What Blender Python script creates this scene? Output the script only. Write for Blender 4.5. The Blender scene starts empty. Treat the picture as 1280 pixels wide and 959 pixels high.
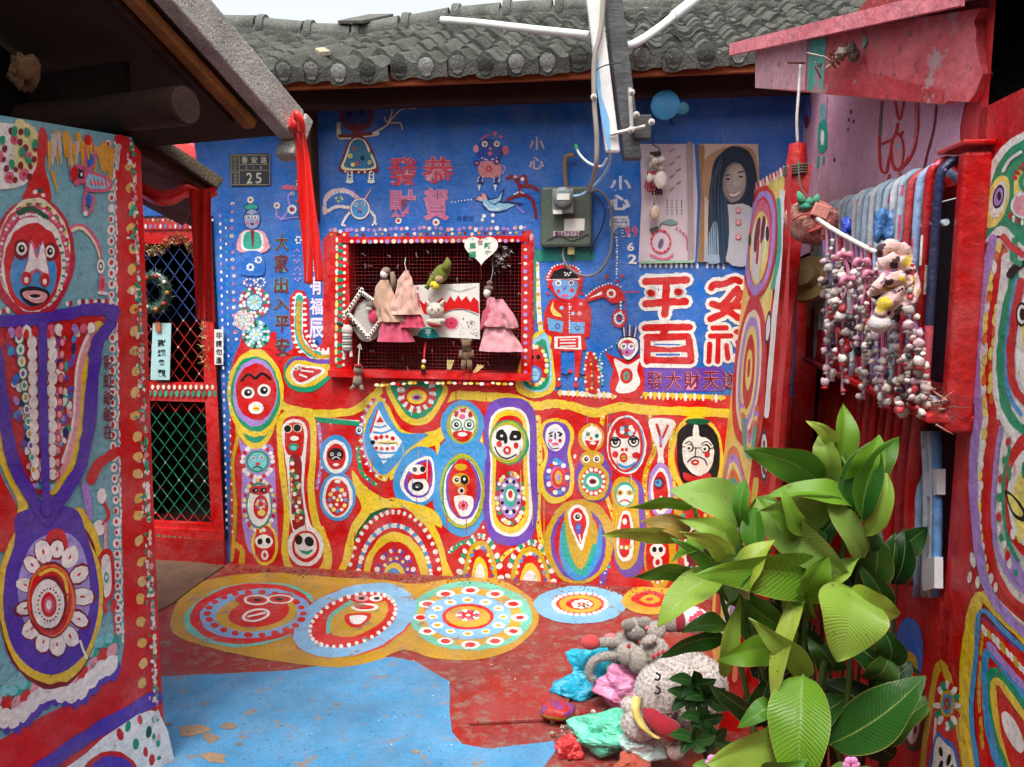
import bpy, bmesh, math, random
from mathutils import Vector, Matrix, noise
rnd = random.Random(7)
R_ = math.radians
SC = bpy.context.scene
COL = SC.collection
# ---------------------------------------------------------------- camera
FPX, CX, CY = 1000.0, 640.0, 479.5          # focal length and centre in photo pixels
PITCH = R_(7.4)
EYE = Vector((0, 0, 1.6))
cam_d = bpy.data.cameras.new('camera'); cam = bpy.data.objects.new('camera', cam_d); COL.objects.link(cam)
cam_d.sensor_width = 36; cam_d.lens = 36 * FPX / 1280; cam_d.clip_start = .05; cam_d.clip_end = 500
cam.location = EYE; cam.rotation_euler = (math.pi / 2 - PITCH, 0, 0)
SC.camera = cam
# ---------------------------------------------------------------- sky, sun, exposure
SUN_EL, SUN_AZ = 62, 196                     # degrees; azimuth the light comes from (clockwise from +Y)
w = bpy.data.worlds.new('World'); SC.world = w; w.use_nodes = True
nt = w.node_tree; bg = nt.nodes['Background']
sky = nt.nodes.new('ShaderNodeTexSky'); sky.sky_type = 'NISHITA'; sky.sun_disc = False
sky.sun_elevation = R_(SUN_EL); sky.sun_rotation = R_(SUN_AZ); sky.dust_density = 5; sky.air_density = 1.0; sky.ozone_density = 1
hs = nt.nodes.new('ShaderNodeHueSaturation'); hs.inputs['Saturation'].default_value = .22
nt.links.new(sky.outputs[0], hs.inputs['Color']); nt.links.new(hs.outputs[0], bg.inputs['Color'])
bg.inputs['Strength'].default_value = .15
sl = bpy.data.lights.new('sun', 'SUN'); sl.energy = 1.0; sl.angle = R_(16); sl.color = (1, .96, .9)
sun = bpy.data.objects.new('sun', sl); COL.objects.link(sun)
sun.location = (0, 0, 12)
_sd = Vector((math.sin(R_(SUN_AZ)) * math.cos(R_(SUN_EL)), math.cos(R_(SUN_AZ)) * math.cos(R_(SUN_EL)), math.sin(R_(SUN_EL))))
sun.rotation_euler = _sd.to_track_quat('Z', 'Y').to_euler()
vs = SC.view_settings; vs.view_transform = 'Standard'; vs.look = 'None'; vs.gamma = 1; vs.exposure = 1.1
vs.use_curve_mapping = False
SC.cycles.max_bounces = 6; SC.cycles.diffuse_bounces = 4; SC.cycles.glossy_bounces = 3; SC.cycles.transparent_max_bounces = 8
# ---------------------------------------------------------------- geometry helpers
_F = Vector((0, math.cos(PITCH), -math.sin(PITCH))); _U = Vector((0, math.sin(PITCH), math.cos(PITCH)))
def ray(px, py): return _F + Vector((1, 0, 0)) * ((px - CX) / FPX) + _U * ((CY - py) / FPX)
def at(px, py, Y):                            # point at distance Y in front of the viewer
    d = ray(px, py); return EYE + d * (Y / d.y)
class Plane:
    def __init__(s, p, d, n, up=(0, 0, 1)):
        s.p = Vector(p); s.d = Vector(d).normalized(); s.n = Vector(n).normalized(); s.up = Vector(up)
    def hit(s, px, py, off=0.0):
        d = ray(px, py); t = ((s.p + s.n * off) - EYE).dot(s.n) / d.dot(s.n); return EYE + d * t
    def shift(s, off): return Plane(s.p + s.n * off, s.d, s.n, s.up)
def s2l(c): c = c / 255.0; return c / 12.92 if c <= .04045 else ((c + .055) / 1.055) ** 2.4
PAL = dict(R=(206, 16, 16), Y=(232, 200, 50), O=(206, 164, 34), B=(66, 152, 214), P=(112, 72, 178), V=(84, 52, 172),
  L=(172, 138, 214), W=(238, 236, 230), G=(22, 152, 108), K=(18, 18, 22), T=(126, 186, 192), I=(218, 98, 134), N=(28, 44, 110),
  D=(128, 16, 32), g=(12, 92, 60), o=(226, 112, 40), c=(238, 226, 190), M=(40, 175, 150), b=(40, 110, 200), y=(240, 222, 110),
  i=(232, 160, 170), S=(150, 205, 232), e=(90, 90, 88), l=(176, 178, 40), s=(205, 195, 180), a=(120, 205, 210))
def col(c):
    if isinstance(c, str): c = PAL[c]
    return (s2l(c[0]), s2l(c[1]), s2l(c[2]), 1)
# ---------------------------------------------------------------- materials
MATS = {}
def nodemat(name):
    m = bpy.data.materials.new(name); m.use_nodes = True; MATS[name] = m
    t = m.node_tree; return m, t, t.nodes['Principled BSDF']
def attr_mat(name, rough=.5, dirt=.25, dscale=6, bump=.15, bscale=40, spec=.5, dirtcol=(.09, .08, .07), fine=.12, worn=None, sheen=0, coat=0, alpha=None, trans=0, metal=0, spotty=0, stretch=None, mottle=0):
    """colour of the thing from its 'Col' attribute, plus grime, grain and relief"""
    m, t, b = nodemat(name); N = t.nodes; L = t.links
    a = N.new('ShaderNodeAttribute'); a.attribute_name = 'Col'
    geo = N.new('ShaderNodeNewGeometry')
    vec = geo.outputs['Position']
    if stretch:
        mp = N.new('ShaderNodeMapping'); mp.inputs['Scale'].default_value = stretch; L.new(vec, mp.inputs['Vector']); vec = mp.outputs[0]
    def nz(scale, det, rgh=.6):
        n = N.new('ShaderNodeTexNoise'); n.inputs['Scale'].default_value = scale; n.inputs['Detail'].default_value = det
        n.inputs['Roughness'].default_value = rgh; L.new(vec, n.inputs['Vector']); return n.outputs['Fac']
    def ramp(f, p0, p1, v0=0, v1=1):
        r = N.new('ShaderNodeMapRange'); L.new(f, r.inputs[0]); r.inputs[1].default_value = p0; r.inputs[2].default_value = p1
        r.inputs[3].default_value = v0; r.inputs[4].default_value = v1; return r.outputs[0]
    def mix(fac, c1, c2, mode='MIX'):
        x = N.new('ShaderNodeMix'); x.data_type = 'RGBA'; x.blend_type = mode
        if isinstance(fac, float): x.inputs[0].default_value = fac
        else: L.new(fac, x.inputs[0])
        for s, c in ((6, c1), (7, c2)):
            if isinstance(c, tuple): x.inputs[s].default_value = (*c, 1)
            else: L.new(c, x.inputs[s])
        return x.outputs[2]
    c = a.outputs['Color']
    f1 = nz(dscale, 5); f2 = nz(bscale * 2.2, 4)
    br = ramp(f2, .25, .75, 1 - fine, 1 + fine)
    hv = N.new('ShaderNodeHueSaturation'); L.new(c, hv.inputs['Color']); L.new(br, hv.inputs['Value']); c = hv.outputs[0]
    if mottle:
        h2 = N.new('ShaderNodeHueSaturation'); L.new(c, h2.inputs['Color']); L.new(ramp(nz(2.6, 7, .65), .3, .7, 1 - mottle, 1 + mottle), h2.inputs['Value']); L.new(ramp(nz(7, 4), .3, .7, 1 - mottle * .5, 1.05), h2.inputs['Saturation']); c = h2.outputs[0]
    if dirt: c = mix(ramp(f1, .45, .8, 0, dirt), c, dirtcol)
    if spotty: c = mix(ramp(nz(bscale * 1.3, 2), .66, .72, 0, spotty), c, (.03, .028, .025))
    if worn:
        wc, lo, hi, ws = worn; c = mix(ramp(nz(ws, 8, .72), lo, hi), c, wc)
    L.new(c, b.inputs['Base Color'])
    b.inputs['Roughness'].default_value = rough; b.inputs['Specular IOR Level'].default_value = spec; b.inputs['Metallic'].default_value = metal
    L.new(ramp(f1, .3, .7, max(0, rough - .1), min(1, rough + .12)), b.inputs['Roughness'])
    if sheen: b.inputs['Sheen Weight'].default_value = sheen
    if coat: b.inputs['Coat Weight'].default_value = coat; b.inputs['Coat Roughness'].default_value = .12
    if trans:
        b.inputs['Subsurface Weight'].default_value = trans; b.inputs['Subsurface Scale'].default_value = .02
    if bump:
        bn = N.new('ShaderNodeBump'); bn.inputs['Strength'].default_value = bump; bn.inputs['Distance'].default_value = .01
        ad = N.new('ShaderNodeMath'); ad.operation = 'ADD'; L.new(nz(bscale, 6), ad.inputs[0]); L.new(f1, ad.inputs[1])
        L.new(ad.outputs[0], bn.inputs['Height']); L.new(bn.outputs[0], b.inputs['Normal'])
    return m
attr_mat('wall_paint', rough=.55, dirt=.22, dscale=4.5, bump=.55, bscale=34, fine=.2, spotty=.4, mottle=.22, spec=.35, worn=((.42, .38, .34), .70, .74, 19))
attr_mat('gloss_paint', rough=.36, dirt=.2, dscale=5, bump=.7, bscale=26, fine=.2, spotty=.35, mottle=.2, spec=.4, worn=((.05, .03, .03), .68, .74, 15))
attr_mat('flaky_paint', rough=.5, dirt=.3, dscale=7, bump=1.0, bscale=20, fine=.25, spotty=.5, mottle=.25, worn=((.50, .30, .30), .60, .63, 9))
attr_mat('floor_paint', rough=.55, dirt=.4, dscale=4, bump=.35, bscale=60, fine=.22, worn=((.27, .20, .15), .57, .64, 11), spotty=.75, mottle=.18)
attr_mat('floor_red', rough=.55, dirt=.45, dscale=3, bump=.4, bscale=70, fine=.3, worn=((.24, .15, .12), .50, .66, 18), spotty=.7, mottle=.2)
attr_mat('cloth', rough=.85, dirt=.3, dscale=14, bump=.3, bscale=160, fine=.14, sheen=.2, spec=.2)
attr_mat('satin', rough=.3, dirt=.0, dscale=10, bump=.12, bscale=30, fine=.05, sheen=.2, spec=.5)
attr_mat('plush', rough=.95, dirt=.4, dscale=11, bump=1.0, bscale=170, fine=.35, sheen=.4, spec=.1, dirtcol=(.16, .13, .11))
attr_mat('concrete', rough=.9, dirt=.6, dscale=9, bump=1.0, bscale=110, fine=.7, spec=.2, dirtcol=(.05, .05, .045), spotty=.5)
attr_mat('rough_tile', rough=.95, dirt=.75, dscale=7, bump=1.0, bscale=75, fine=.55, spec=.15, dirtcol=(.016, .017, .014), worn=((.36, .36, .34), .60, .72, 26))
attr_mat('timber', rough=.75, dirt=.7, dscale=9, bump=.5, bscale=45, fine=.3, spec=.25, dirtcol=(.02, .013, .008), stretch=(.35, 1, 1))
attr_mat('plastic', rough=.35, dirt=.25, dscale=12, bump=.05, bscale=40, fine=.06)
attr_mat('paper', rough=.7, dirt=.2, dscale=10, bump=.06, bscale=60, fine=.06, spec=.25)
attr_mat('film', rough=.2, dirt=.1, dscale=22, bump=1.0, bscale=24, fine=.1, spec=.6, trans=.0)
attr_mat('metal', rough=.5, dirt=.5, dscale=12, bump=.15, bscale=50, fine=.15, metal=.3)
attr_mat('ceramic', rough=.4, dirt=.4, dscale=40, bump=.2, bscale=90, fine=.2)
attr_mat('dark', rough=.9, dirt=.3, dscale=4, bump=.2, bscale=30, fine=.2, spec=.1)
def leaf_mat():
    m, t, b = nodemat('leaf'); N = t.nodes; L = t.links
    a = N.new('ShaderNodeAttribute'); a.attribute_name = 'Col'
    uv = N.new('ShaderNodeUVMap'); sp = N.new('ShaderNodeSeparateXYZ'); L.new(uv.outputs[0], sp.inputs[0])
    def M(op, x, y=None):
        n = N.new('ShaderNodeMath'); n.operation = op
        for i, v in enumerate((x, y)):
            if v is None: continue
            if isinstance(v, (int, float)): n.inputs[i].default_value = v
            else: L.new(v, n.inputs[i])
        return n.outputs[0]
    au = M('ABSOLUTE', sp.outputs[0])
    ph = M('MULTIPLY', M('SUBTRACT', sp.outputs[1], M('MULTIPLY', au, .16)), 175.0)
    gz0 = N.new('ShaderNodeNewGeometry'); nd = N.new('ShaderNodeTexNoise'); nd.inputs['Scale'].default_value = 26; L.new(gz0.outputs['Position'], nd.inputs['Vector'])
    ph = M('ADD', ph, M('MULTIPLY', nd.outputs['Fac'], 7.0))
    vein = M('SINE', ph)
    v2 = M('SINE', M('MULTIPLY', ph, 3.1))
    rib = M('LESS_THAN', au, .035)
    geo = N.new('ShaderNodeNewGeometry'); nz = N.new('ShaderNodeTexNoise'); nz.inputs['Scale'].default_value = 9; nz.inputs['Detail'].default_value = 5
    L.new(geo.outputs['Position'], nz.inputs['Vector'])
    val = M('ADD', M('ADD', M('MULTIPLY', vein, .045), M('MULTIPLY', nz.outputs['Fac'], .6)), .72)
    hv = N.new('ShaderNodeHueSaturation'); L.new(a.outputs['Color'], hv.inputs['Color']); L.new(val, hv.inputs['Value'])
    x = N.new('ShaderNodeMix'); x.data_type = 'RGBA'; L.new(M('MULTIPLY', rib, .6), x.inputs[0]); L.new(hv.outputs[0], x.inputs[6]); x.inputs[7].default_value = (.30, .42, .10, 1)
    edge = N.new('ShaderNodeMapRange'); L.new(au, edge.inputs[0]); edge.inputs[1].default_value = .95; edge.inputs[2].default_value = 1.0; edge.inputs[4].default_value = .7
    x2 = N.new('ShaderNodeMix'); x2.data_type = 'RGBA'; L.new(edge.outputs[0], x2.inputs[0]); L.new(x.outputs[2], x2.inputs[6]); x2.inputs[7].default_value = (.45, .42, .12, 1)
    n3 = N.new('ShaderNodeTexNoise'); n3.inputs['Scale'].default_value = 60; n3.inputs['Detail'].default_value = 3; L.new(geo.outputs['Position'], n3.inputs['Vector'])
    r3_ = N.new('ShaderNodeMapRange'); L.new(n3.outputs['Fac'], r3_.inputs[0]); r3_.inputs[1].default_value = .68; r3_.inputs[2].default_value = .74; r3_.inputs[4].default_value = .75
    x3 = N.new('ShaderNodeMix'); x3.data_type = 'RGBA'; L.new(r3_.outputs[0], x3.inputs[0]); L.new(x2.outputs[2], x3.inputs[6]); x3.inputs[7].default_value = (.14, .09, .03, 1); x2 = x3
    L.new(x2.outputs[2], b.inputs['Base Color'])
    bn = N.new('ShaderNodeBump'); bn.inputs['Strength'].default_value = .28; bn.inputs['Distance'].default_value = .003
    L.new(M('ADD', vein, M('MULTIPLY', v2, .4)), bn.inputs['Height']); L.new(bn.outputs[0], b.inputs['Normal'])
    b.inputs['Roughness'].default_value = .36; b.inputs['Specular IOR Level'].default_value = .45
    tr = N.new('ShaderNodeBsdfTranslucent'); L.new(x2.outputs[2], tr.inputs['Color'])
    ms = N.new('ShaderNodeMixShader'); ms.inputs[0].default_value = .28
    L.new(b.outputs[0], ms.inputs[1]); L.new(tr.outputs[0], ms.inputs[2]); L.new(ms.outputs[0], N['Material Output'].inputs['Surface'])
leaf_mat()
# ---------------------------------------------------------------- mesh builder
WORLD = {}
def wloc(o): return WORLD.get(o.name, Vector((0, 0, 0))) if o else Vector((0, 0, 0))
def tag(o, label=None, cat=None, group=None, kind=None):
    for k, v in (('label', label), ('category', cat), ('group', group), ('kind', kind)):
        if v: o[k] = v
    return o
def thing(name, label, cat, loc, group=None):
    o = bpy.data.objects.new(name, None); o.empty_display_size = .05; COL.objects.link(o); o.location = loc
    WORLD[o.name] = Vector(loc); return tag(o, label, cat, group)
def catmull(pts, closed=False, sub=5):
    P = [Vector(p) for p in pts]; n = len(P); out = []
    if n < 3: return P
    for i in range(n if closed else n - 1):
        if closed: a, b, c, d = P[i - 1], P[i], P[(i + 1) % n], P[(i + 2) % n]
        else: a, b, c, d = P[max(i - 1, 0)], P[i], P[i + 1], P[min(i + 2, n - 1)]
        for k in range(sub):
            t = k / sub
            out.append(.5 * ((2 * b) + (c - a) * t + (2 * a - 5 * b + 4 * c - d) * t * t + (3 * b - a - 3 * c + d) * t ** 3))
    if not closed: out.append(P[-1])
    return out
class MB:
    def __init__(s, c='W'): s.v = []; s.f = []; s.c = []; s.uv = {}; s.cur = col(c)
    def use(s, c): s.cur = col(c); return s
    def face(s, idx, c=None): s.f.append(tuple(idx)); s.c.append(col(c) if c else s.cur)
    def add(s, vs): i = len(s.v); s.v += [Vector(p) for p in vs]; return i
    def box(s, ctr, size, rot=None, c=None, taper=1.0):
        ctr = Vector(ctr); hx, hy, hz = [q / 2 for q in size]; M = rot or Matrix.Identity(3)
        vs = []
        for z in (-1, 1):
            k = taper if z > 0 else 1
            for x, y in ((-1, -1), (1, -1), (1, 1), (-1, 1)): vs.append(ctr + M @ Vector((x * hx * k, y * hy * k, z * hz)))
        i = s.add(vs)
        for q in ((3, 2, 1, 0), (4, 5, 6, 7), (0, 1, 5, 4), (1, 2, 6, 5), (2, 3, 7, 6), (3, 0, 4, 7)): s.face([i + k for k in q], c)
        return s
    def prism(s, pts, ext, c=None, side=None):
        pts = [Vector(p) for p in pts]; ext = Vector(ext); n = len(pts); i = s.add(pts); j = s.add([p + ext for p in pts])
        s.face(list(range(i, i + n)), c); s.face([j + n - 1 - k for k in range(n)], c)
        for k in range(n): s.face([i + k, j + k, j + (k + 1) % n, i + (k + 1) % n], side or c)
        return s
    def tube(s, path, r, seg=8, c=None, cap=True, flat=1.0):
        P = [Vector(p) for p in path]; n = len(P); rr = r if isinstance(r, (list, tuple)) else [r] * n
        if len(rr) != n: rr = [rr[min(len(rr) - 1, int(k * (len(rr) - 1) / max(1, n - 1) + .5))] for k in range(n)]
        up = Vector((0, 0, 1)); t0 = (P[1] - P[0]).normalized()
        if abs(t0.dot(up)) > .9: up = Vector((1, 0, 0))
        x = t0.cross(up).normalized(); base = []
        for k in range(n):
            t = (P[min(k + 1, n - 1)] - P[max(k - 1, 0)])
            t = t.normalized() if t.length > 1e-9 else t0
            x = (x - t * x.dot(t)); x = x.normalized() if x.length > 1e-6 else t.orthogonal().normalized()
            y = t.cross(x)
            base.append(s.add([P[k] + (x * math.cos(2 * math.pi * a / seg) + y * math.sin(2 * math.pi * a / seg) * flat) * rr[k] for a in range(seg)]))
        for k in range(n - 1):
            for a in range(seg): s.face([base[k] + a, base[k] + (a + 1) % seg, base[k + 1] + (a + 1) % seg, base[k + 1] + a], c)
        if cap:
            s.face([base[0] + seg - 1 - a for a in range(seg)], c); s.face([base[-1] + a for a in range(seg)], c)
        return s
    def blob(s, ctr, r, rot=None, c=None, seg=14, rings=9, rough=0.0, seed=0, squash=None):
        ctr = Vector(ctr); r = Vector(r) if not isinstance(r, (int, float)) else Vector((r, r, r)); M = rot or Matrix.Identity(3)
        rows = []
        for k in range(rings + 1):
            th = math.pi * k / rings; row = []
            for a in range(seg):
                ph = 2 * math.pi * a / seg; d = Vector((math.sin(th) * math.cos(ph), math.sin(th) * math.sin(ph), math.cos(th)))
                m = 1 + (rough * noise.noise(d * 1.7 + Vector((seed, seed * .7, 3))) if rough else 0)
                row.append(ctr + M @ Vector((d.x * r.x, d.y * r.y, d.z * r.z)) * m)
                if k in (0, rings): break
            rows.append((s.add(row), len(row)))
        for k in range(rings):
            (a, na), (b, nb) = rows[k], rows[k + 1]
            for q in range(seg):
                q2 = (q + 1) % seg
                if na == 1: s.face([a, b + q, b + q2], c)
                elif nb == 1: s.face([a + q, b, a + q2], c)
                else: s.face([a + q, b + q, b + q2, a + q2], c)
        return s
    def lathe(s, ctr, prof, axis=(0, 0, 1), seg=16, c=None, cap=True):
        ctr = Vector(ctr); M = Vector(axis).to_track_quat('Z', 'Y').to_matrix(); b = []
        for (r, z) in prof: b.append(s.add([ctr + M @ Vector((r * math.cos(2 * math.pi * a / seg), r * math.sin(2 * math.pi * a / seg), z)) for a in range(seg)]))
        for k in range(len(prof) - 1):
            for a in range(seg): s.face([b[k] + a, b[k] + (a + 1) % seg, b[k + 1] + (a + 1) % seg, b[k + 1] + a], c)
        if cap: s.face([b[0] + seg - 1 - a for a in range(seg)], c); s.face([b[-1] + a for a in range(seg)], c)
        return s
    def grid(s, rows, c=None):
        n = len(rows[0]); i = s.add([p for r in rows for p in r])
        for a in range(len(rows) - 1):
            for b in range(n - 1): s.face([i + a * n + b, i + a * n + b + 1, i + (a + 1) * n + b + 1, i + (a + 1) * n + b], c)
        return i
    def mesh(s, name, mat, org, smooth=False):
        me = bpy.data.meshes.new(name); me.from_pydata([p - org for p in s.v], [], s.f); me.materials.append(MATS[mat])
        ca = me.color_attributes.new('Col', 'FLOAT_COLOR', 'CORNER'); buf = []
        for p, cc in zip(me.polygons, s.c): buf += list(cc) * p.loop_total
        ca.data.foreach_set('color', buf)
        if smooth: me.polygons.foreach_set('use_smooth', [True] * len(me.polygons))
        if s.uv:
            ul = me.uv_layers.new(name='UVMap')
            for li, l in enumerate(me.loops): ul.data[li].uv = s.uv.get(l.vertex_index, (0, 0))
        me.update(); return me
    def build(s, name, mat, parent=None, smooth=False, angle=None, bevel=0, solid=0, subsurf=0):
        lo = Vector([min(p[k] for p in s.v) for k in range(3)]); hi = Vector([max(p[k] for p in s.v) for k in range(3)])
        org = Vector(((lo.x + hi.x) / 2, (lo.y + hi.y) / 2, lo.z))
        me = s.mesh(name, mat, org, smooth or angle is not None)
        o = bpy.data.objects.new(name, me); COL.objects.link(o)
        if parent: o.parent = parent
        o.location = org - wloc(parent); WORLD[o.name] = org
        if angle is not None: me.set_sharp_from_angle(angle=R_(angle))
        if bevel:
            b = o.modifiers.new('bevel', 'BEVEL'); b.width = bevel; b.segments = 2; b.limit_method = 'ANGLE'
        if solid:
            q = o.modifiers.new('solid', 'SOLIDIFY'); q.thickness = solid; q.offset = 0
        if subsurf:
            q = o.modifiers.new('sub', 'SUBSURF'); q.levels = subsurf; q.render_levels = subsurf
        return o
# ---------------------------------------------------------------- lettering
_glyph = {}
def glyph(ch, bold):
    k = (ch, bold)
    if k not in _glyph:
        cu = bpy.data.curves.new('lettering', 'FONT'); cu.body = ch; cu.offset = bold; cu.resolution_u = 3
        o = bpy.data.objects.new('lettering', cu); COL.objects.link(o)
        dg = bpy.context.evaluated_depsgraph_get(); dg.update(); ev = o.evaluated_get(dg); me = ev.to_mesh()
        vs = [(v.co.x, v.co.y) for v in me.vertices]; fs = [tuple(p.vertices) for p in me.polygons]
        ev.to_mesh_clear(); bpy.data.objects.remove(o); bpy.data.curves.remove(cu)
        _glyph[k] = (vs, fs)
    return _glyph[k]
# ---------------------------------------------------------------- painting on a real surface
STEP = .00016
class Paint:
    """brush work laid on one plane, each stroke a thin coat above the last; coordinates are where the marks stand on that plane"""
    figs = 0
    def __init__(s, plane, name, parent, z=10, mat='wall_paint', jit=.035):
        s.pl = plane; s.name = name; s.parent = parent; s.z = z; s.mat = mat; s.m = MB(); s.j = jit; Paint.figs += 1; s.k = (Paint.figs % 9) * .000017
    def _off(s): return .0012 + s.z * STEP + s.k
    def _poly(s, P, c):
        o = s._off(); i = s.m.add([s.pl.hit(p[0], p[1], o) for p in P]); s.m.face(range(i, i + len(P)), c)
    def poly(s, pts, c, smooth=True, sub=4):
        P = [Vector((p[0], p[1], 0)) for p in pts]
        if smooth: P = catmull(P, True, sub); P = [q + Vector((rnd.uniform(-.42, .42), rnd.uniform(-.42, .42), 0)) for q in P]
        s._poly([(p.x, p.y) for p in P], c); s.z += 1; return s
    def _e(s, cx, cy, rx, ry, c, rot=0, n=None, j=None):
        n = n or max(8, min(40, int(6 + (rx + ry) * .6))); j = s.j if j is None else j; a0 = rnd.random() * 6
        P = []; ca, sa = math.cos(rot), math.sin(rot)
        for k in range(n):
            a = 2 * math.pi * k / n; q = 1 + j * (math.sin(2 * a + a0) * .5 + math.sin(5 * a + a0 * 2) * .35 + rnd.uniform(-.5, .5))
            x, y = rx * q * math.cos(a), ry * q * math.sin(a); P.append((cx + x * ca - y * sa, cy + x * sa + y * ca))
        s._poly(P, c)
    def ell(s, cx, cy, rx, ry, c, rot=0, j=None): s._e(cx, cy, rx, ry, c, R_(rot), None, j); s.z += 1; return s
    def rings(s, cx, cy, rx, ry, spec, rot=0):
        for f, c in spec: s.ell(cx, cy, rx - f, ry - f * (ry / rx) ** .5, c, rot)
        return s
    def dots(s, pts, r, cs, ry=None, rot=0):
        for k, p in enumerate(pts):
            q = rnd.uniform(.8, 1.15); s._e(p[0], p[1], r * q, (ry or r) * q, cs[k % len(cs)], R_(rot + rnd.uniform(-15, 15)), 8, .08)
        s.z += 1; return s
    def ringdots(s, cx, cy, rx, ry, n, r, cs, a0=0, a1=360, rot=0, radial=None):
        ca, sa = math.cos(R_(rot)), math.sin(R_(rot))
        for k in range(n):
            a = R_(a0 + (a1 - a0) * k / (n if a1 - a0 == 360 else max(1, n - 1))); x, y = rx * math.cos(a), ry * math.sin(a); q = rnd.uniform(.85, 1.15)
            px, py = cx + x * ca - y * sa, cy + x * sa + y * ca
            s._e(px, py, (radial or r) * q, r * q, cs[k % len(cs)], 0 if s.pl.n.z > .5 else math.atan2(py - cy, px - cx), 9, .07)
        s.z += 1; return s
    def path(s, pts, sub=6, closed=False): return [(p.x, p.y) for p in catmull([Vector((a, b, 0)) for a, b in pts], closed, sub)]
    def along(s, pts, step, r, cs, ry=None, smooth=True, jit=.45, ori=None):
        P = s.path(pts) if smooth and len(pts) > 2 else pts; acc = 0; k = 0
        for (x0, y0), (x1, y1) in zip(P, P[1:]):
            L = math.hypot(x1 - x0, y1 - y0)
            if L < 1e-6: continue
            while acc < L:
                t = acc / L; q = rnd.uniform(.82, 1.15); rot = math.atan2(y1 - y0, x1 - x0) if ori is None else R_(ori)
                if rnd.random() > .035: s._e(x0 + (x1 - x0) * t + rnd.uniform(-jit, jit), y0 + (y1 - y0) * t + rnd.uniform(-jit, jit), r * q, (ry or r) * q, cs[k % len(cs)], rot, 9, .07); k += 1
                acc += step
            acc -= L
        s.z += 1; return s
    def line(s, pts, w, c, smooth=True, closed=False, w1=None, rag=.17):
        P = s.path(pts, 5, closed) if smooth and len(pts) > 2 else list(pts)
        if closed: P = P + [P[0]]
        n = len(P); Lf = []; Rt = []
        for k in range(n):
            a = P[k - 1] if k else (P[-2] if closed else P[0]); b = P[k + 1] if k < n - 1 else (P[1] if closed else P[-1])
            dx, dy = b[0] - a[0], b[1] - a[1]; l = math.hypot(dx, dy) or 1; ww = (w if w1 is None else w + (w1 - w) * k / (n - 1)) / 2
            q1 = ww * (1 + rnd.uniform(-rag, rag)); q2 = ww * (1 + rnd.uniform(-rag, rag))
            Lf.append((P[k][0] - dy / l * q1, P[k][1] + dx / l * q1)); Rt.append((P[k][0] + dy / l * q2, P[k][1] - dx / l * q2))
        o = s._off(); i = s.m.add([s.pl.hit(x, y, o) for x, y in Lf]); j = s.m.add([s.pl.hit(x, y, o) for x, y in Rt])
        for k in range(n - 1): s.m.face((i + k, i + k + 1, j + k + 1, j + k), c)
        if not closed and w > 3:
            s.z += .25
            for e in (P[0], P[-1]):
                ww = (w if (e is P[0] or w1 is None) else w1) / 2; s._e(e[0], e[1], ww, ww, c, 0, 8, .05)
        s.z += 1; return s
    def eye(s, x, y, r, iris='K', white='W', ry=None, rim=None):
        ry = ry or r
        if rim: s.ell(x, y, r * 1.3, ry * 1.3, rim)
        s.ell(x, y, r, ry, white); s.ell(x, y, r * .6, ry * .6, iris); s.ell(x + r * .1, y - ry * .1, r * .2, ry * .2, white); return s
    def char(s, ch, x0, y0, x1, y1, c, bold=.0):
        vs, fs = glyph(ch, bold)
        if not vs: return s
        a, b = min(v[0] for v in vs), max(v[0] for v in vs); d, e = min(v[1] for v in vs), max(v[1] for v in vs)
        o = s._off(); i = s.m.add([s.pl.hit(x0 + (v[0] - a) / (b - a) * (x1 - x0), y1 - (v[1] - d) / (e - d) * (y1 - y0), o) for v in vs])
        for f in fs: s.m.face([i + q for q in f], c)
        s.z += 1; return s
    def strokes(s, lst, w, c):
        for p in lst:
            s.line(p, w, c, smooth=len(p) > 2, rag=.1); s.z -= .75
        s.z += 1; return s
    def done(s, label=None):
        o = s.m.build(s.name, s.mat, s.parent)
        # all brush marks face outwards
        me = o.data; flip = [p.index for p in me.polygons if p.normal.dot(s.pl.n) < 0]
        if flip:
            bm = bmesh.new(); bm.from_mesh(me); bm.faces.ensure_lookup_table()
            bmesh.ops.reverse_faces(bm, faces=[bm.faces[i] for i in flip]); bm.to_mesh(me); bm.free()
        if label: o['label'] = label
        if s.name in ('painted_dabs', 'painted_beads', 'painted_spots', 'painted_dashes', 'painted_border', 'painted_fringe', 'painted_drips', 'painted_doll'): o['kind'] = 'stuff'   # dabs of a few pixels
        return o
# ================================================================ the place
BW = Plane((-1.589, 4.37, 0), (.988, -.1535, 0), (-.1535, -.988, 0))      # wall of the house at the back
LW = Plane((-1.14, 2.5, 0), (.4, .917, 0), (.917, -.4, 0))                # gable wall of the house on one side
RW = Plane((1.38, 3.9, 0), (-.155, -1, 0), (-1, .155, 0))                 # wall of the house on the other side
FL = Plane((0, 0, .004), (1, 0, 0), (0, 0, 1), (0, 1, 0))
def uz(pl, px, py, off=0):                    # where a mark stands on a wall: metres along it and height
    h = pl.hit(px, py, off); return (h - pl.p).dot(pl.d), h.z
def onw(pl, u, z, off=0): return pl.p + pl.d * u + Vector((0, 0, z)) + pl.n * off
def wrot(pl): return Matrix((pl.d, -pl.n, Vector((0, 0, 1)))).transposed()   # x along wall, y into wall, z up
# ---- ground
m = MB((118, 108, 100)); m.grid([[(-40, -40, 0), (40, -40, 0)], [(-40, 40, 0), (40, 40, 0)]]); tag(m.build('ground', 'concrete'), kind='structure')
m = MB((146, 38, 31)); m.grid([[Vector((x * .25, y * .25, .004)) for x in range(-14, 9)] for y in range(2, 21)]); floor = tag(m.build('courtyard_floor', 'floor_red'), kind='structure')
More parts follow.
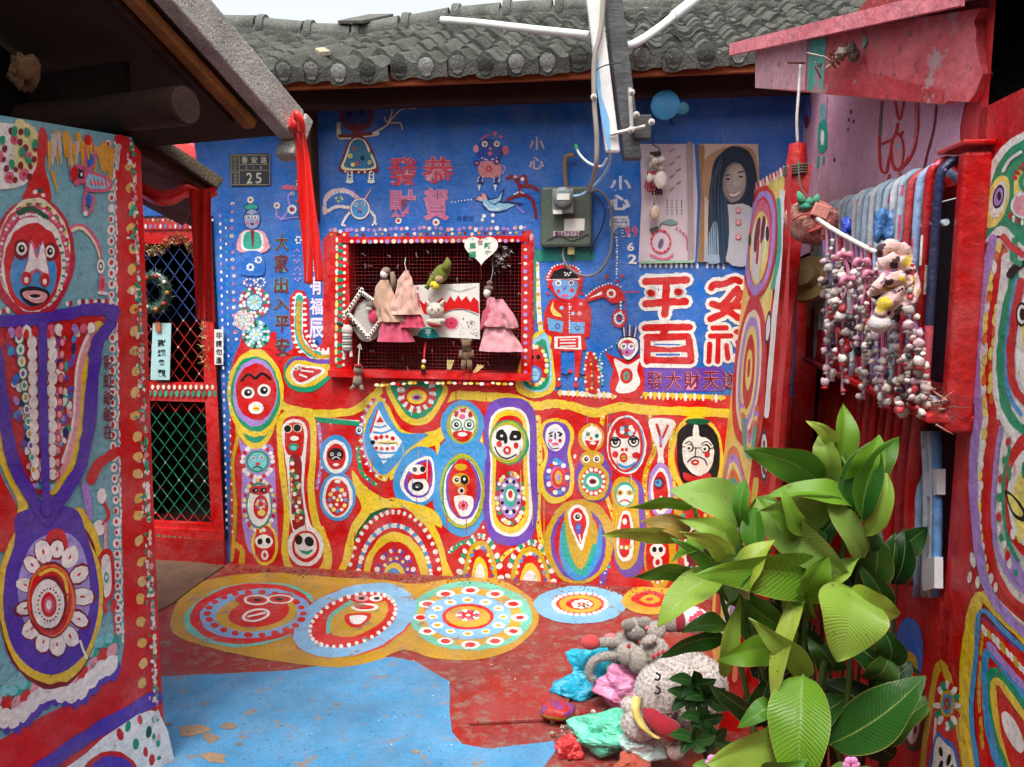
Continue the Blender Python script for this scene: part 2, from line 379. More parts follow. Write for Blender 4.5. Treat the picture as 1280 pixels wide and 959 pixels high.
# ---------------------------------------------------------------- back house
back = thing('back_house', 'house with painted blue and red wall under a grey tiled roof', 'house', (-.2, 4.3, 0))
WH = 2.56
wl, wt = uz(BW, 437, 304); wr, wb = uz(BW, 652, 466)
dl, dt = uz(BW, 148, 288); dr, db = uz(BW, 272, 662)
U0, U1 = -1.9, uz(BW, 985, 400)[0] + .1
m = MB((44, 112, 200)); us = sorted([U0, dl, dr, wl, wr, U1]); zs = sorted([0, db, wb, wt, dt, WH])
for a, b in zip(us, us[1:]):
    for c_, d_ in zip(zs, zs[1:]):
        um, zm = (a + b) / 2, (c_ + d_) / 2
        if dl < um < dr and db < zm < dt: continue
        if wl < um < wr and wb < zm < wt: continue
        i = m.add([onw(BW, u, z) for u, z in ((a, c_), (b, c_), (b, d_), (a, d_))]); m.face(range(i, i + 4))
def reveal(m, u0, u1, z0, z1, dep, c):
    q = [(u0, z0), (u1, z0), (u1, z1), (u0, z1)]
    for k in range(4):
        (a, b), (c2, d2) = q[k], q[(k + 1) % 4]; i = m.add([onw(BW, a, b), onw(BW, a, b, -dep), onw(BW, c2, d2, -dep), onw(BW, c2, d2)]); m.face(range(i, i + 4), c)
reveal(m, wl, wr, wb, wt, .09, 'R'); reveal(m, dl, dr, db, dt, .09, 'R')
bwall = m.build('wall', 'wall_paint', back)
# dark rooms behind the openings
def room(u0, u1, z0, z1, dep, c):
    m = MB(c); q = [(u0, z0), (u1, z0), (u1, z1), (u0, z1)]
    i = m.add([onw(BW, a, b, -.09) for a, b in q]); j = m.add([onw(BW, a, b, -dep) for a, b in q])
    for k in range(4): m.face([i + k, j + k, j + (k + 1) % 4, i + (k + 1) % 4])
    m.face([j + 3, j + 2, j + 1, j]); return m
room(wl, wr, wb, wt, .30, (66, 12, 16)).build('window_recess', 'dark', back)
room(dl, dr, db, dt, .6, (30, 22, 20)).build('door_recess', 'dark', back)
# window frame, four boards proud of the wall, with the shelf below
def board(pl, u0, z0, u1, z1, o0, o1, c): return MB(c).box(onw(pl, (u0 + u1) / 2, (z0 + z1) / 2, (o0 + o1) / 2), (u1 - u0, o1 - o0, z1 - z0), wrot(pl))
fl_, ft = uz(BW, 406, 290); fr, fb = uz(BW, 668, 482)
wframe = board(BW, wl - .035, wt, wr + .035, wt + .03, -.0, .03, 'R').build('window_frame', 'gloss_paint', back)
for a in ((wl - .12, wb - .03, wl, wt - .002), (wr, wb - .03, wr + .055, wt - .002)): board(BW, *a, 0, .022, 'R').build('window_jamb', 'gloss_paint', back)
board(BW, wl - .121, wb - .035, wr + .056, wb, 0, .05, 'R').build('window_sill', 'gloss_paint', back)
# fine wire mesh over the window
m = MB((150, 30, 34)); n = 46
for k in range(n + 1):
    u = wl + (wr - wl) * k / n + rnd.uniform(-.001, .001); m.tube([onw(BW, u, wb, -.012), onw(BW, u + rnd.uniform(-.002, .002), wt, -.012)], .0011, 4, (rnd.randint(90, 180), 22, 30), cap=False)
n = 36
for k in range(n + 1):
    z = wb + (wt - wb) * k / n; m.tube([onw(BW, wl, z, -.010), onw(BW, wr, z + rnd.uniform(-.002, .002), -.010)], .0011, 4, (rnd.randint(90, 180), 22, 30), cap=False)
# snipped wire ends
for k in range(70):
    u = rnd.uniform(wl, wr); z = rnd.uniform(wb, wt); p = onw(BW, u, z, -.008); a = rnd.random() * 6
    q = p + BW.d * math.cos(a) * .022 + Vector((0, 0, math.sin(a) * .022)) + BW.n * rnd.uniform(.004, .02); e = q + BW.d * rnd.uniform(-.012, .012) + Vector((0, 0, rnd.uniform(-.012, .012)))
    m.tube([p, q, e], .0012, 4, rnd.choice([(205, 195, 190), (190, 150, 150), (120, 40, 40)]), cap=False)
tag(m.build('wire_mesh', 'metal', back), kind='stuff')
# ---- door
DW = BW.shift(-.012)
def dbox(u0, z0, u1, z1, o0, o1, c, name, mat='gloss_paint', par=None): return board(DW, u0, z0, u1, z1, o0, o1, c).build(name, mat, par or back)
fu = .045
dbox(dr - .004, db - .05, dr + .05, dt + .065, -.03, .035, 'R', 'door_jamb')
dbox(dl - .05, dt, dr - .006, dt + .06, -.03, .033, 'R', 'door_head')
dbox(dr + .051, db - .05, dr + .062, dt + .07, -.02, .03, (18, 16, 20), 'door_jamb')
dbox(dl - .05, dt + .0605, dr + .05, dt + .075, -.02, .03, (20, 26, 60), 'door_head')
dbox(dl - .05, db - .05, dr - .006, db, -.03, .034, 'R', 'door_sill')
dbox(dl - .05, 0, dr + .05, db - .052, -.02, .045, (178, 18, 18), 'door_step', 'gloss_paint')
_, m1 = uz(DW, 230, 478); _, m0 = uz(DW, 230, 501)
_, q1 = uz(DW, 230, 318)
dbox(dl, m0, dr - .03, m1, -.02, .026, 'R', 'door_rail'); dbox(dr - .03, db, dr - .004, dt, -.02, .024, 'R', 'door_stile')
dbox(dl, dt - .075, dr - .03, dt, -.02, .022, 'R', 'door_rail'); dbox(dl, db, dr - .03, db + .03, -.02, .022, 'R', 'door_rail')
def lattice(u0, u1, z0, z1, colf, name):
    m = MB(); W = u1 - u0; H = z1 - z0; p = .078; hh = .098
    nx = int(W / p) + 2; ny = int(H / hh) + 2
    for sgn in (1, -1):
        for k in range(-ny - 1, nx + ny + 2):
            pts = []
            for q in range(0, 2 * ny + 1):
                z = z0 + q * hh / 2; u = u0 + k * p + sgn * q * p / 2
                if u0 - 1e-4 <= u <= u1 + 1e-4 and z <= z1 + 1e-4: pts.append((u, z))
                elif len(pts) > 1:
                    for (a, b), (c2, d2) in zip(pts, pts[1:]): m.tube([onw(DW, a, b, .002 * sgn), onw(DW, c2, d2, .002 * sgn)], .0026, 5, colf((a + c2) / 2, (b + d2) / 2), cap=False)
                    pts = []
                else: pts = []
            for (a, b), (c2, d2) in zip(pts, pts[1:]): m.tube([onw(DW, a, b, .002 * sgn), onw(DW, c2, d2, .002 * sgn)], .0026, 5, colf((a + c2) / 2, (b + d2) / 2), cap=False)
    for k in range(46):                                     # bright paint blobs at the crossings
        a = rnd.randrange(0, nx); b = rnd.randrange(0, ny); u = u0 + a * p + (p / 2 if b % 2 else 0); z = z0 + b * hh / 2
        if u0 < u < u1 and z0 < z < z1: m.blob(onw(DW, u, z, .004), (.005, .004, .006), None, rnd.choice(['W', 'S', 'c', 'G', 'R']), 6, 4)
    return tag(m.build(name, 'gloss_paint', back), kind='stuff')
lattice(dl, dr - .03, m1, dt - .075, lambda u, z: (52, 84, 150) if z > m1 + .36 else (190, 22, 20), 'door_lattice')
lattice(dl, dr - .03, db + .03, m0, lambda u, z: (20, 118, 84) if db + .09 < z < m0 - .04 else (206, 20, 20), 'door_lattice')
# row of painted dabs on the door boards
pd = Paint(DW.shift(.034), 'painted_dabs', back, 0, 'gloss_paint')
for k in range(14):
    x = 182 + k * 6.2; pd._e(x, 283, 1.6, 3, ['W', 'B', 'I'][k % 3], 0, 7); pd._e(x + 3, 275, 1.4, 1.8, ['G', 'W'][k % 2], 0, 6)
pd.z += 1
for k in range(13):
    x = 184 + k * 6.8; pd._e(x, 484, 2, 3.2, 'W' if k % 2 else 'c', 0, 7); pd._e(x + 3, 492, 2.2, 4.4, 'G' if k % 2 == 0 else 'M', 0, 8)
for k in range(14): pd._e(185 + k * 6.6, 671 + k * .7, 2.4, 5, 'G', 0, 8)
for k in range(16): pd._e(186 + k * 5.6, 682 + k * .8, 1, 2.6, 'O' if k % 2 else 'y', 0, 6)
for k in range(40): pd._e(275 + k * .22, 270 + k * 10, 1.5, 2.3, 'W' if k % 3 else 'L', 0, 6); pd._e(282 + k * .22, 275 + k * 10, 1.2, 1.8, 'W' if k % 2 else 'M', 0, 6)
pd.done()
# ---- back roof: eaves timber, tiles, ridge
ER = BW.shift(.38)
ue, ze = uz(ER, 640, 95)
SL = R_(22.6); EX = .215; PT = .138; NR = 8
sd = (-BW.n) * math.cos(SL) + Vector((0, 0, math.sin(SL))); sn = (BW.n) * math.sin(SL) * 1 + Vector((0, 0, math.cos(SL)))
RM = Matrix((BW.d, sd, sn)).transposed()
eave0 = ER.p + Vector((0, 0, ze + .05))
UL, UR = -1.25, 3.9
def sag(u): return -.09 * math.exp(-((u - .35) / .5) ** 2) + .03 * math.exp(-((u + .9) / .5) ** 2)
roof = board(BW, UL, WH + .0, UR, WH + .012, -.1, -.05, (60, 40, 30)).build('roof', 'timber', back)   # wall plate; the rest of the roof hangs on it
m = MB((150, 74, 38)); m.prism([onw(BW, UL, ze - .012, .34), onw(BW, UR, ze - .012, .34), onw(BW, UR, ze + .045, .34), onw(BW, UL, ze + .045, .34)], -BW.n * .03); m.build('fascia_board', 'timber', roof)
m = MB((58, 34, 22)); m.box(onw(BW, (UL + UR) / 2, ze - .026, .16), (UR - UL, .10, .085), wrot(BW)); m.build('eaves_beam', 'timber', roof)
m = MB((46, 34, 28)); a = eave0 + BW.d * UL - sn * .03; b = eave0 + BW.d * UR - sn * .03; L_ = NR * EX
i = m.add([a + sd * .05, b + sd * .05, b + sd * L_, a + sd * L_]); m.face((i, i + 1, i + 2, i + 3)); m.build('roof_boarding', 'timber', roof, solid=.01)
for k in range(9):
    u = UL + .3 + k * .5; c = onw(BW, u, 0, 0); p0 = eave0 + BW.d * u - sn * .06 + sd * .04; m = MB((64, 40, 28)); m.box(p0 + sd * .55, (.05, 1.1, .05), RM); m.build('rafter', 'timber', roof)
def tile_mesh(front, seed):
    r2 = random.Random(seed); m = MB([(84, 86, 78), (70, 73, 66), (92, 92, 86), (76, 78, 70)][seed % 4]); N = 10; W2 = PT * 1.04; L2 = EX * 1.18
    prof = []
    for k in range(N + 1):
        x = k / N; z = .034 * math.sin(math.pi * x / .62) if x < .62 else -.010 * math.sin(math.pi * (x - .62) / .38); prof.append(((x - .5) * W2, z))
    th = .016
    rows = []
    for y, dz, t in ((0, 0, 0), (L2, -.004, 0)):
        rows.append([Vector((x, y, z + th + dz)) for x, z in prof])
    i = m.grid([[RM @ p for p in r] for r in rows][::-1]) if False else m.grid(rows)
    lowr = [[Vector((x, 0, z - (.0 if not front else 0))) for x, z in prof], [Vector((x, 0, z + th)) for x, z in prof]]
    if front:
        lowr[0] = [Vector((x, -.006, -.055 - (.012 * math.sin(math.pi * min(1, (x / W2 + .5) / .62)) if True else 0))) for x, z in prof]
    else:
        lowr[0] = [Vector((x, -.002, z - .012)) for x, z in prof]
    m.grid(lowr, (92, 93, 88))
    m.grid([[Vector((prof[0][0], 0, prof[0][1] + th)), Vector((prof[0][0], L2, prof[0][1] + th))], [Vector((prof[0][0], 0, -.03)), Vector((prof[0][0], L2, -.02))]])
    if front:
        cx = -W2 / 2 + W2 * .31
        m.lathe((cx, -.003, -.006), [(.037, 0), (.037, .004), (.030, .007), (.0, .008)], (0, -1, -.05), 12, [(150, 152, 150), (104, 106, 100), (78, 80, 76), (124, 126, 122)][seed % 4], cap=False)
        m.tube([(cx, -.007, -.026), (cx, .02, -.03)], .026, 8, [(128, 129, 124), (96, 97, 92), (76, 78, 74), (110, 111, 106)][seed % 4])
    return m.mesh('roof_tile', 'rough_tile', Vector((0, 0, 0)), True)
tA = [tile_mesh(True, q) for q in range(4)]; tB = [tile_mesh(False, q) for q in range(3)]
for t_ in tA + tB: t_.set_sharp_from_angle(angle=R_(50))
nc = int((UR - UL) / PT)
rl = wloc(roof)
for r in range(NR):
    for k in range(nc):
        u = UL + (k + .5) * PT
        if len(tA) and r * EX > L_: continue
        o = bpy.data.objects.new('roof_tile', rnd.choice(tA if r == 0 else tB)); COL.objects.link(o); o.parent = roof
        p = eave0 + BW.d * (u + rnd.uniform(-.005, .005)) + sd * (r * EX + rnd.uniform(-.022, .022)) + sn * (.012 + r * .0 + rnd.uniform(-.004, .010))
        p.z += sag(u) * r / NR
        o.matrix_local = Matrix.Translation(p - rl) @ (RM @ Matrix.Rotation(rnd.uniform(-.06, .06), 3, 'Z') @ Matrix.Rotation(-.05 + rnd.uniform(-.03, .03), 3, 'X')).to_4x4()
# ridge: half-round caps on a mortar bed
rp = lambda u: eave0 + BW.d * u + sd * (NR * EX) + Vector((0, 0, .03 + sag(u)))
m = MB((96, 98, 92))
pts = [rp(UL + (UR - UL) * k / 40) for k in range(41)]
m.tube([p - Vector((0, 0, .01)) for p in pts], .075, 10); m.build('ridge_bed', 'rough_tile', roof, smooth=True)
k = 0; u = UL
while u < UR - .3:
    m = MB((104, 106, 100)); m.tube([rp(u) + Vector((0, 0, .03)), rp(u + .29) + Vector((0, 0, .03 + rnd.uniform(-.006, .006)))], [.07, .075], 12)
    m.lathe(rp(u) + Vector((0, 0, .035)), [(.082, -.02), (.086, 0), (.082, .03)], BW.d, 12); m.build('ridge_tile', 'rough_tile', roof, smooth=False, angle=40); u += .33
m = MB((60, 50, 44)); a = rp(UL) - Vector((0, 0, .05)); b = rp(UR) - Vector((0, 0, .05)); back_d = (-BW.n) * math.cos(SL) - Vector((0, 0, math.sin(SL)))
i = m.add([a, b, b + back_d * 1.9, a + back_d * 1.9]); m.face((i + 3, i + 2, i + 1, i)); m.build('rear_slope', 'rough_tile', roof, solid=.02)
# loose tile pieces on the roof
def loose(px, py, lu, sx, sy, name='loose_tile', c=(150, 146, 136), rz=.3):
    best = None
    for q in range(0, 200):
        s_ = q * .01; pl = Plane(eave0 + sn * .05, BW.d, sn); best = pl.hit(px, py); break
    m = MB(c); m.box((0, 0, .0), (sx, sy, .022)); M3 = RM @ Matrix.Rotation(rz, 3, 'Z'); m.v = [best + M3 @ p + sn * .012 for p in m.v]
    m.build(name, 'rough_tile', roof, bevel=.004)
loose(404, 68, 0, .05, .17, c=(188, 176, 150), rz=.5); loose(458, 26, 0, .2, .36, c=(110, 110, 102), rz=-.3); loose(690, 10, 0, .16, .3, c=(170, 168, 120), rz=.2)
# timber strut on the wall beside the ribbon
p_ = at(391, 131, 4.1); m = MB((70, 42, 26)); a, za = uz(BW, 372, 131); b, zb = uz(BW, 402, 276)
m.box(onw(BW, (a + b) / 2 + .01, (WH + zb) / 2, .05), (.085, .09, WH - zb), wrot(BW)); m.build('wall_strut', 'timber', back, bevel=.006)
# ---------------------------------------------------------------- side house with the painted gable
left = thing('gable_house', 'house with purple and teal painted gable under a concrete roof slab', 'house', (-1.9, 1.6, 0))
lrot = wrot(LW)
def lw(sv, z, off=0): return LW.p + LW.d * sv + Vector((0, 0, z)) + LW.n * off
OV = .30
e1 = LW.hit(355, 168, OV); e0 = LW.hit(205, 0, OV)
s1 = (e1 - LW.p).dot(LW.d); s0 = (e0 - LW.p).dot(LW.d); slp = (e1.z - e0.z) / (s1 - s0)
def rz_(sv): return e1.z + (sv - s1) * slp          # underside of the slab along the rake
m = MB((120, 178, 190)); S0 = -2.6
outl = [(S0, 0), (0, 0), (0, rz_(0) - .02), (S0, rz_(S0) - .02)]
# rough edged wall: subdivided corner so the plaster edge is uneven
N_ = 60; edge = []
for k in range(N_ + 1):
    z = 2.025 * k / N_; e = -.052 + .039 * z / 2.03 + .012 * noise.noise(Vector((3, 0, z * 9))) + .007 * noise.noise(Vector((7, 0, z * 31))); edge.append((e, z))
fr_ = [lw(s_, z_) for s_, z_ in [(S0, 0)] + edge + [(-.3, 2.02), (-.9, 2.0), (S0, 2.0)]]
m.prism(fr_, -LW.n * .2); lwall = m.build('wall', 'wall_paint', left)
# roof slab on the rake
sdir = (LW.d + Vector((0, 0, slp))).normalized(); nrm = sdir.cross(LW.n).normalized()
if nrm.z < 0: nrm = -nrm
A1 = lw(s1, rz_(s1), OV)
THK = .105
def slab(name, c, o_in, o_out, t0, t1, len0, len1, mat='concrete', par=None, bev=.006):
    m = MB(c); q = []
    for t in (t0, t1):
        for o, l in ((o_in, len0), (o_out, len0), (o_out, len1), (o_in, len1)): q.append(A1 + LW.n * (o - OV) + nrm * t + sdir * l)
    i = m.add(q)
    for f in ((3, 2, 1, 0), (4, 5, 6, 7), (0, 1, 5, 4), (1, 2, 6, 5), (2, 3, 7, 6), (3, 0, 4, 7)): m.face([i + k for k in f])
    return m.build(name, mat, par or left, bevel=bev)
m = MB((34, 26, 22)); i = m.add([lw(S0, 1.9, -.45), lw(0, 1.9, -.45), lw(0, rz_(0) + .02, -.45), lw(S0, rz_(S0) + .02, -.45)]); m.face(range(i, i + 4)); m.build('attic_shade_sheet', 'dark', left)  # dark sheets back and end the attic, its shade put into their colour
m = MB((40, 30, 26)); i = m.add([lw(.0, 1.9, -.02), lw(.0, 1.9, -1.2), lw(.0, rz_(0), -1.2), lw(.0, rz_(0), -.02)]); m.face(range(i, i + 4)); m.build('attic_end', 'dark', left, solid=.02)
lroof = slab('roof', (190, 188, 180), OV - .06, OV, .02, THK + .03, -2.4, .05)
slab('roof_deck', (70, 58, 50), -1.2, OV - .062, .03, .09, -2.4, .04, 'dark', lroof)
slab('verge_batten', (150, 104, 56), OV - .12, OV - .075, -.012, .02, -2.4, -.05, 'timber', lroof)
slab('verge_board', (54, 36, 26), OV - .16, OV - .125, -.03, .028, -2.4, -.09, 'timber', lroof)
# the slab has a weathered end block
m = MB((184, 182, 174)); m.box(A1 + sdir * .075 + nrm * .05 - LW.n * .03, (.075, .045, .165), Matrix((LW.n, sdir, nrm)).transposed()); m.build('roof_end_block', 'concrete', lroof, bevel=.008)
# round purlin poking out of the gable
pe = LW.hit(232, 132, .22)
m = MB((58, 40, 32)); N = 12; ax = LW.n
pp = [pe - ax * .9 + Vector((0, 0, .012)), pe - ax * .5, pe - ax * .2, pe]
m.tube([p for p in catmull(pp, False, 4)], [.056, .058, .055, .056], 16); m.build('purlin', 'timber', left, angle=50)
m = MB((74, 56, 46)); m.lathe(pe + ax * .001, [(.053, 0), (.050, .004), (.0, .0045)], ax, 16, cap=False); m.build('purlin_end', 'timber', left)
# mud lump at the wall head
m = MB((104, 76, 50)); m.blob(LW.hit(28, 88, .03), (.028, .024, .05), None, None, 18, 14, .9, 4); m.build('mortar_lump', 'concrete', left, smooth=True)
# lower lean-to slab past the corner
c0 = at(176, 172, 2.95); c1 = at(272, 236, 3.05)
m = MB((104, 84, 66)); d_ = (c1 - c0); n_ = Vector((0, .25, 1)); n_ = (n_ - d_.normalized() * n_.dot(d_.normalized())).normalized(); t_ = d_.cross(n_).normalized()
if t_.y > 0: t_ = -t_
m.prism([c0 - d_ * .9, c1, c1 + n_ * .05, c0 - d_ * .9 + n_ * .05], -t_ * .55, (96, 84, 70)); m.build('lean_to_slab', 'concrete', left, bevel=.006)
m = MB((104, 66, 46)); m.prism([c0 - d_ * .9 - n_ * .07, c1 - d_ * .12 - n_ * .02, c1 - d_ * .1, c0 - d_ * .9], -t_ * .5); m.v = [v - t_ * .03 - n_ * .002 for v in m.v]; m.build('lean_to_board', 'timber', left)
# far side wall of this house, behind the corner
m = MB((90, 70, 60)); m.box(lw(.0, 1.0, -1.25) + LW.d * -.12, (.2, 2.0, 1.9), lrot); m.build('end_wall', 'concrete', left)
# ---------------------------------------------------------------- house on the other side
right = thing('barred_window_house', 'red and pink painted house with a barred window and pink bargeboard', 'house', (1.6, 2.4, 0))
rrot = wrot(RW)
def rw(u, z, off=0): return RW.p + RW.d * u + Vector((0, 0, z)) + RW.n * off
cu0, cz1 = uz(RW, 1046, 262, .0); cu1, cz0 = uz(RW, 1206, 528, .0)
cz1 = 1.83; cz0 = 1.30
lz0 = .80; lu0 = cu0 + .35
m = MB((196, 16, 18)); dz_ = 1.72; vu = uz(RW, 1226, 120)[0]; vz = 1.985; us = [-.25, .04, cu0 - .05, cu0, cu1, vu, 3.6]; zs = [0, lz0, cz0 - .03, cz0, dz_, cz1, vz, 2.56]
holes = lambda u, z: (cu0 < u < cu1 and (lz0 < z < cz0 - .03 or cz0 < z < cz1)) or (.04 < u < cu0 - .05 and z < dz_) or (u > vu and z > vz)
for a, b in zip(us, us[1:]):
    for c_, d_ in zip(zs, zs[1:]):
        if holes((a + b) / 2, (c_ + d_) / 2): continue
        i = m.add([rw(u, z) for u, z in ((a, c_), (b, c_), (b, d_), (a, d_))]); m.face(range(i, i + 4))
for z0, z1 in ((cz0, cz1), (lz0, cz0 - .03)):
    q = [(cu0, z0), (cu1, z0), (cu1, z1), (cu0, z1)]
    for k in range(4):
        a, b = q[k], q[(k + 1) % 4]; i = m.add([rw(*a), rw(*a, -.12), rw(*b, -.12), rw(*b)]); m.face(range(i, i + 4))
q = [(.04, 0), (cu0 - .05, 0), (cu0 - .05, dz_), (.04, dz_)]
for k in range(4):
    a, b = q[k], q[(k + 1) % 4]; i = m.add([rw(*a), rw(*a, -.1), rw(*b, -.1), rw(*b)]); m.face(range(i, i + 4))
rwall = m.build('wall', 'gloss_paint', right)
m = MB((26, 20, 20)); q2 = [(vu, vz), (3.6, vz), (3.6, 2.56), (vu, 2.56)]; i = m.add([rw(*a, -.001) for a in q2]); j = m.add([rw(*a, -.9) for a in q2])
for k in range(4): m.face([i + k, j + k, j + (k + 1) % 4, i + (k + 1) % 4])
m.face([j, j + 1, j + 2, j + 3]); m.build('eaves_void', 'dark', right)  # near-black lining carries the shadow under the roof in its colour
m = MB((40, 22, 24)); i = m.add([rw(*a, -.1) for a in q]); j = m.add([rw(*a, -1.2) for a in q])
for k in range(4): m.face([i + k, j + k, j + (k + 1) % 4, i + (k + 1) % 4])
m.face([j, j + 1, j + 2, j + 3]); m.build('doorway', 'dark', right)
m = MB((34, 34, 48)); i = m.add([rw(cu0, lz0, -.13), rw(cu1, lz0, -.13), rw(cu1, cz1, -.13), rw(cu0, cz1, -.13)]); m.face(range(i, i + 4)); m.build('window_glass', 'plastic', right)
# pink bargeboard with torn end, and the roof edge over it
bl, bt = at(944, 52, 3.05), at(944, 110, 3.05)
P_ = [(944, 110, 3.05), (1010, 116, 2.62), (1100, 124, 2.25), (1178, 131, 1.99), (1186, 126, 1.97), (1215, 128, 1.90), (1226, 117, 1.88), (1232, 104, 1.87), (1236, 92, 1.86), (1229, 82, 1.87), (1222, 66, 1.88), (1216, 52, 1.89), (1221, 38, 1.89), (1214, 26, 1.9), (1224, 10, 1.88), (1100, 30, 2.25), (1010, 46, 2.62), (944, 58, 3.05)]
bp = [at(*q) for q in P_]
bn = (bp[0] - bp[3]).cross(Vector((0, 0, 1))).normalized()
if bn.x > 0: bn = -bn
p0_ = bp[0]; bp = [p - bn * (p - p0_).dot(bn) for p in bp]
m = MB((214, 84, 92)); m.prism(bp, -bn * .025); barge = m.build('bargeboard', 'flaky_paint', right)
BB = Plane(p0_, (bp[3] - bp[0]), bn)
pb = Paint(BB, 'painted_bands', barge, 0, 'flaky_paint')
pb.poly([(944, 110), (944, 60), (1009, 49), (1006, 113)], (236, 178, 190), False).poly([(1009, 113), (1011, 50), (1033, 48), (1028, 117)], (70, 190, 175), False)
pb.poly([(1028, 118), (1031, 80), (1040, 72), (1060, 66), (1082, 72), (1085, 90), (1110, 96), (1140, 104), (1180, 112), (1178, 130), (1100, 123)], (200, 40, 46), False).poly([(1078, 60), (1079, 46), (1083, 46), (1082, 62)], (70, 190, 175), False).done()
# roof of this house
ta, tb_ = at(904, 64, 3.1), at(1232, 2, 1.86); ta = ta - bn * ((ta - p0_).dot(bn)) + bn * .05; tb_ = tb_ - bn * ((tb_ - p0_).dot(bn)) + bn * .05
up_ = Vector((0, 0, 1)); dd = (tb_ - ta)
inn = Vector((1, .1, .16)).normalized()
m = MB((196, 92, 104)); a, b = ta - dd * .02, tb_ + dd * .75
m.prism([a, b, b + up_ * .035, a + up_ * .035], inn * 1.6, (90, 60, 60)); rroof = m.build('roof', 'gloss_paint', right)
m = MB((222, 120, 130)); m.prism([a - Vector((.004, 0, .012)), tb_ - Vector((.004, 0, .012)), tb_ + up_ * .03 - Vector((.004, 0, 0)), a + up_ * .03 - Vector((.004, 0, 0))], Vector((-.014, -.004, 0))); m.build('roof_trim', 'gloss_paint', rroof)

# ---- plain house added unseen behind the viewer to block low sky light
op = thing('sky_blocking_house', 'plain two storey house added behind the viewer to block low sky light', 'house', (0, -1.9, 0))
m = MB((128, 120, 110)); m.box((0, -2.4, 1.85), (10, 1.6, 3.7)); m.build('wall', 'concrete', op)
m = MB((70, 70, 66)); m.prism([(-5.3, -1.3, 3.65), (-5.3, -1.3, 3.75), (-5.3, -3.6, 4.7), (-5.3, -3.6, 4.6)], (10.6, 0, 0)); m.build('roof', 'rough_tile', op)
# ================================================================ brush work on the back wall
def fb_(name, z=14): return Paint(BW, name, bwall, z)
# red dado with its wavy upper edge
p = fb_('painted_dado', 0)
p.poly([(288, 735), (287, 470), (292, 448), (300, 430), (303, 412), (309, 416), (312, 424), (330, 432), (340, 414), (346, 416), (345, 432), (352, 445), (366, 436), (362, 400), (362, 372), (370, 362), (380, 364), (386, 376), (387, 415), (394, 436), (402, 430), (404, 400), (404, 300), (412, 290), (437, 289), (436, 468), (653, 468), (653, 289), (664, 288), (668, 300), (668, 470), (690, 488), (765, 494), (905, 494), (1000, 498), (1010, 775), (640, 760)], 'R', False)
p.done()
p = fb_('painted_stripe', 4)                        # long yellow line over the figures
p.line([(343, 500), (365, 512), (400, 517), (440, 514), (462, 500), (480, 482)], 10, 'Y')
p.line([(556, 498), (580, 494), (610, 496), (640, 498), (668, 508), (690, 505), (715, 508), (745, 516), (775, 508), (800, 512), (850, 514), (905, 516), (960, 520)], 11, 'Y')
p.line([(405, 524), (450, 527), (470, 515), (480, 500)], 4, 'W'); p.along([(408, 527), (450, 528), (470, 515)], 6, 1.8, 'RW', 3.5, ori=20)
p.poly([(393, 521), (450, 527), (450, 533), (398, 528)], 'G', False)
p.poly([(440, 588), (455, 606), (478, 622), (492, 623), (470, 632), (450, 650), (438, 700), (426, 720), (430, 690), (440, 655), (452, 635), (443, 612)], 'Y')
p.poly([(488, 622), (515, 628), (545, 640), (552, 660), (530, 648), (505, 634)], 'Y')
p.done()
p = fb_('painted_dashes', 4)                        # white and yellow combed edge under the lettering
p.line([(700, 491), (768, 495)], 6, 'W').along([(700, 491), (768, 495)], 5.5, 1.8, 'YWyW', 4.5, ori=0)
p.line([(802, 493), (905, 497)], 5, 'Y').along([(802, 494), (905, 498)], 5.5, 1.8, 'WY', 5, ori=0); p.done()
for pts, w_, c_ in (([(527, 640), (548, 672), (558, 716)], 5, 'G'), ([(672, 522), (675, 580), (672, 640), (678, 690)], 7, 'Y'), ([(754, 520), (748, 560), (752, 600), (768, 650)], 5, 'Y'), ([(812, 520), (818, 560), (806, 600), (812, 660)], 6, 'O'), ([(842, 530), (838, 580), (846, 640), (842, 700)], 6, 'Y'), ([(398, 530), (402, 575), (396, 610)], 4, 'L'), ([(447, 560), (452, 590), (470, 606)], 5, 'G'), ([(545, 545), (548, 570), (540, 580)], 6, 'Y'), ([(562, 690), (585, 676), (604, 690)], 5, 'G'), ([(626, 700), (640, 688), (672, 690)], 5, 'Y'), ([(760, 700), (752, 730)], 8, 'P'), ([(402, 660), (412, 690), (410, 722)], 5, 'Y'), ([(600, 520), (602, 560), (598, 580)], 4, 'Y')):
    p = fb_('painted_stripe', 4); p.line(pts, w_, c_, len(pts) > 2).along(pts, 6, 1.3, ['W', 'R', 'y'], jit=1.2); p.done()
p = fb_('painted_dashes', 4)
for k in range(90):
    x, y = rnd.uniform(392, 900), rnd.uniform(525, 715); p._e(x, y, rnd.uniform(1, 2.2), rnd.uniform(1.4, 3.2), rnd.choice(['W', 'y', 'D', 'W', 'o', 'M']), rnd.random(), 7, .2); p.z += .02
p.done()
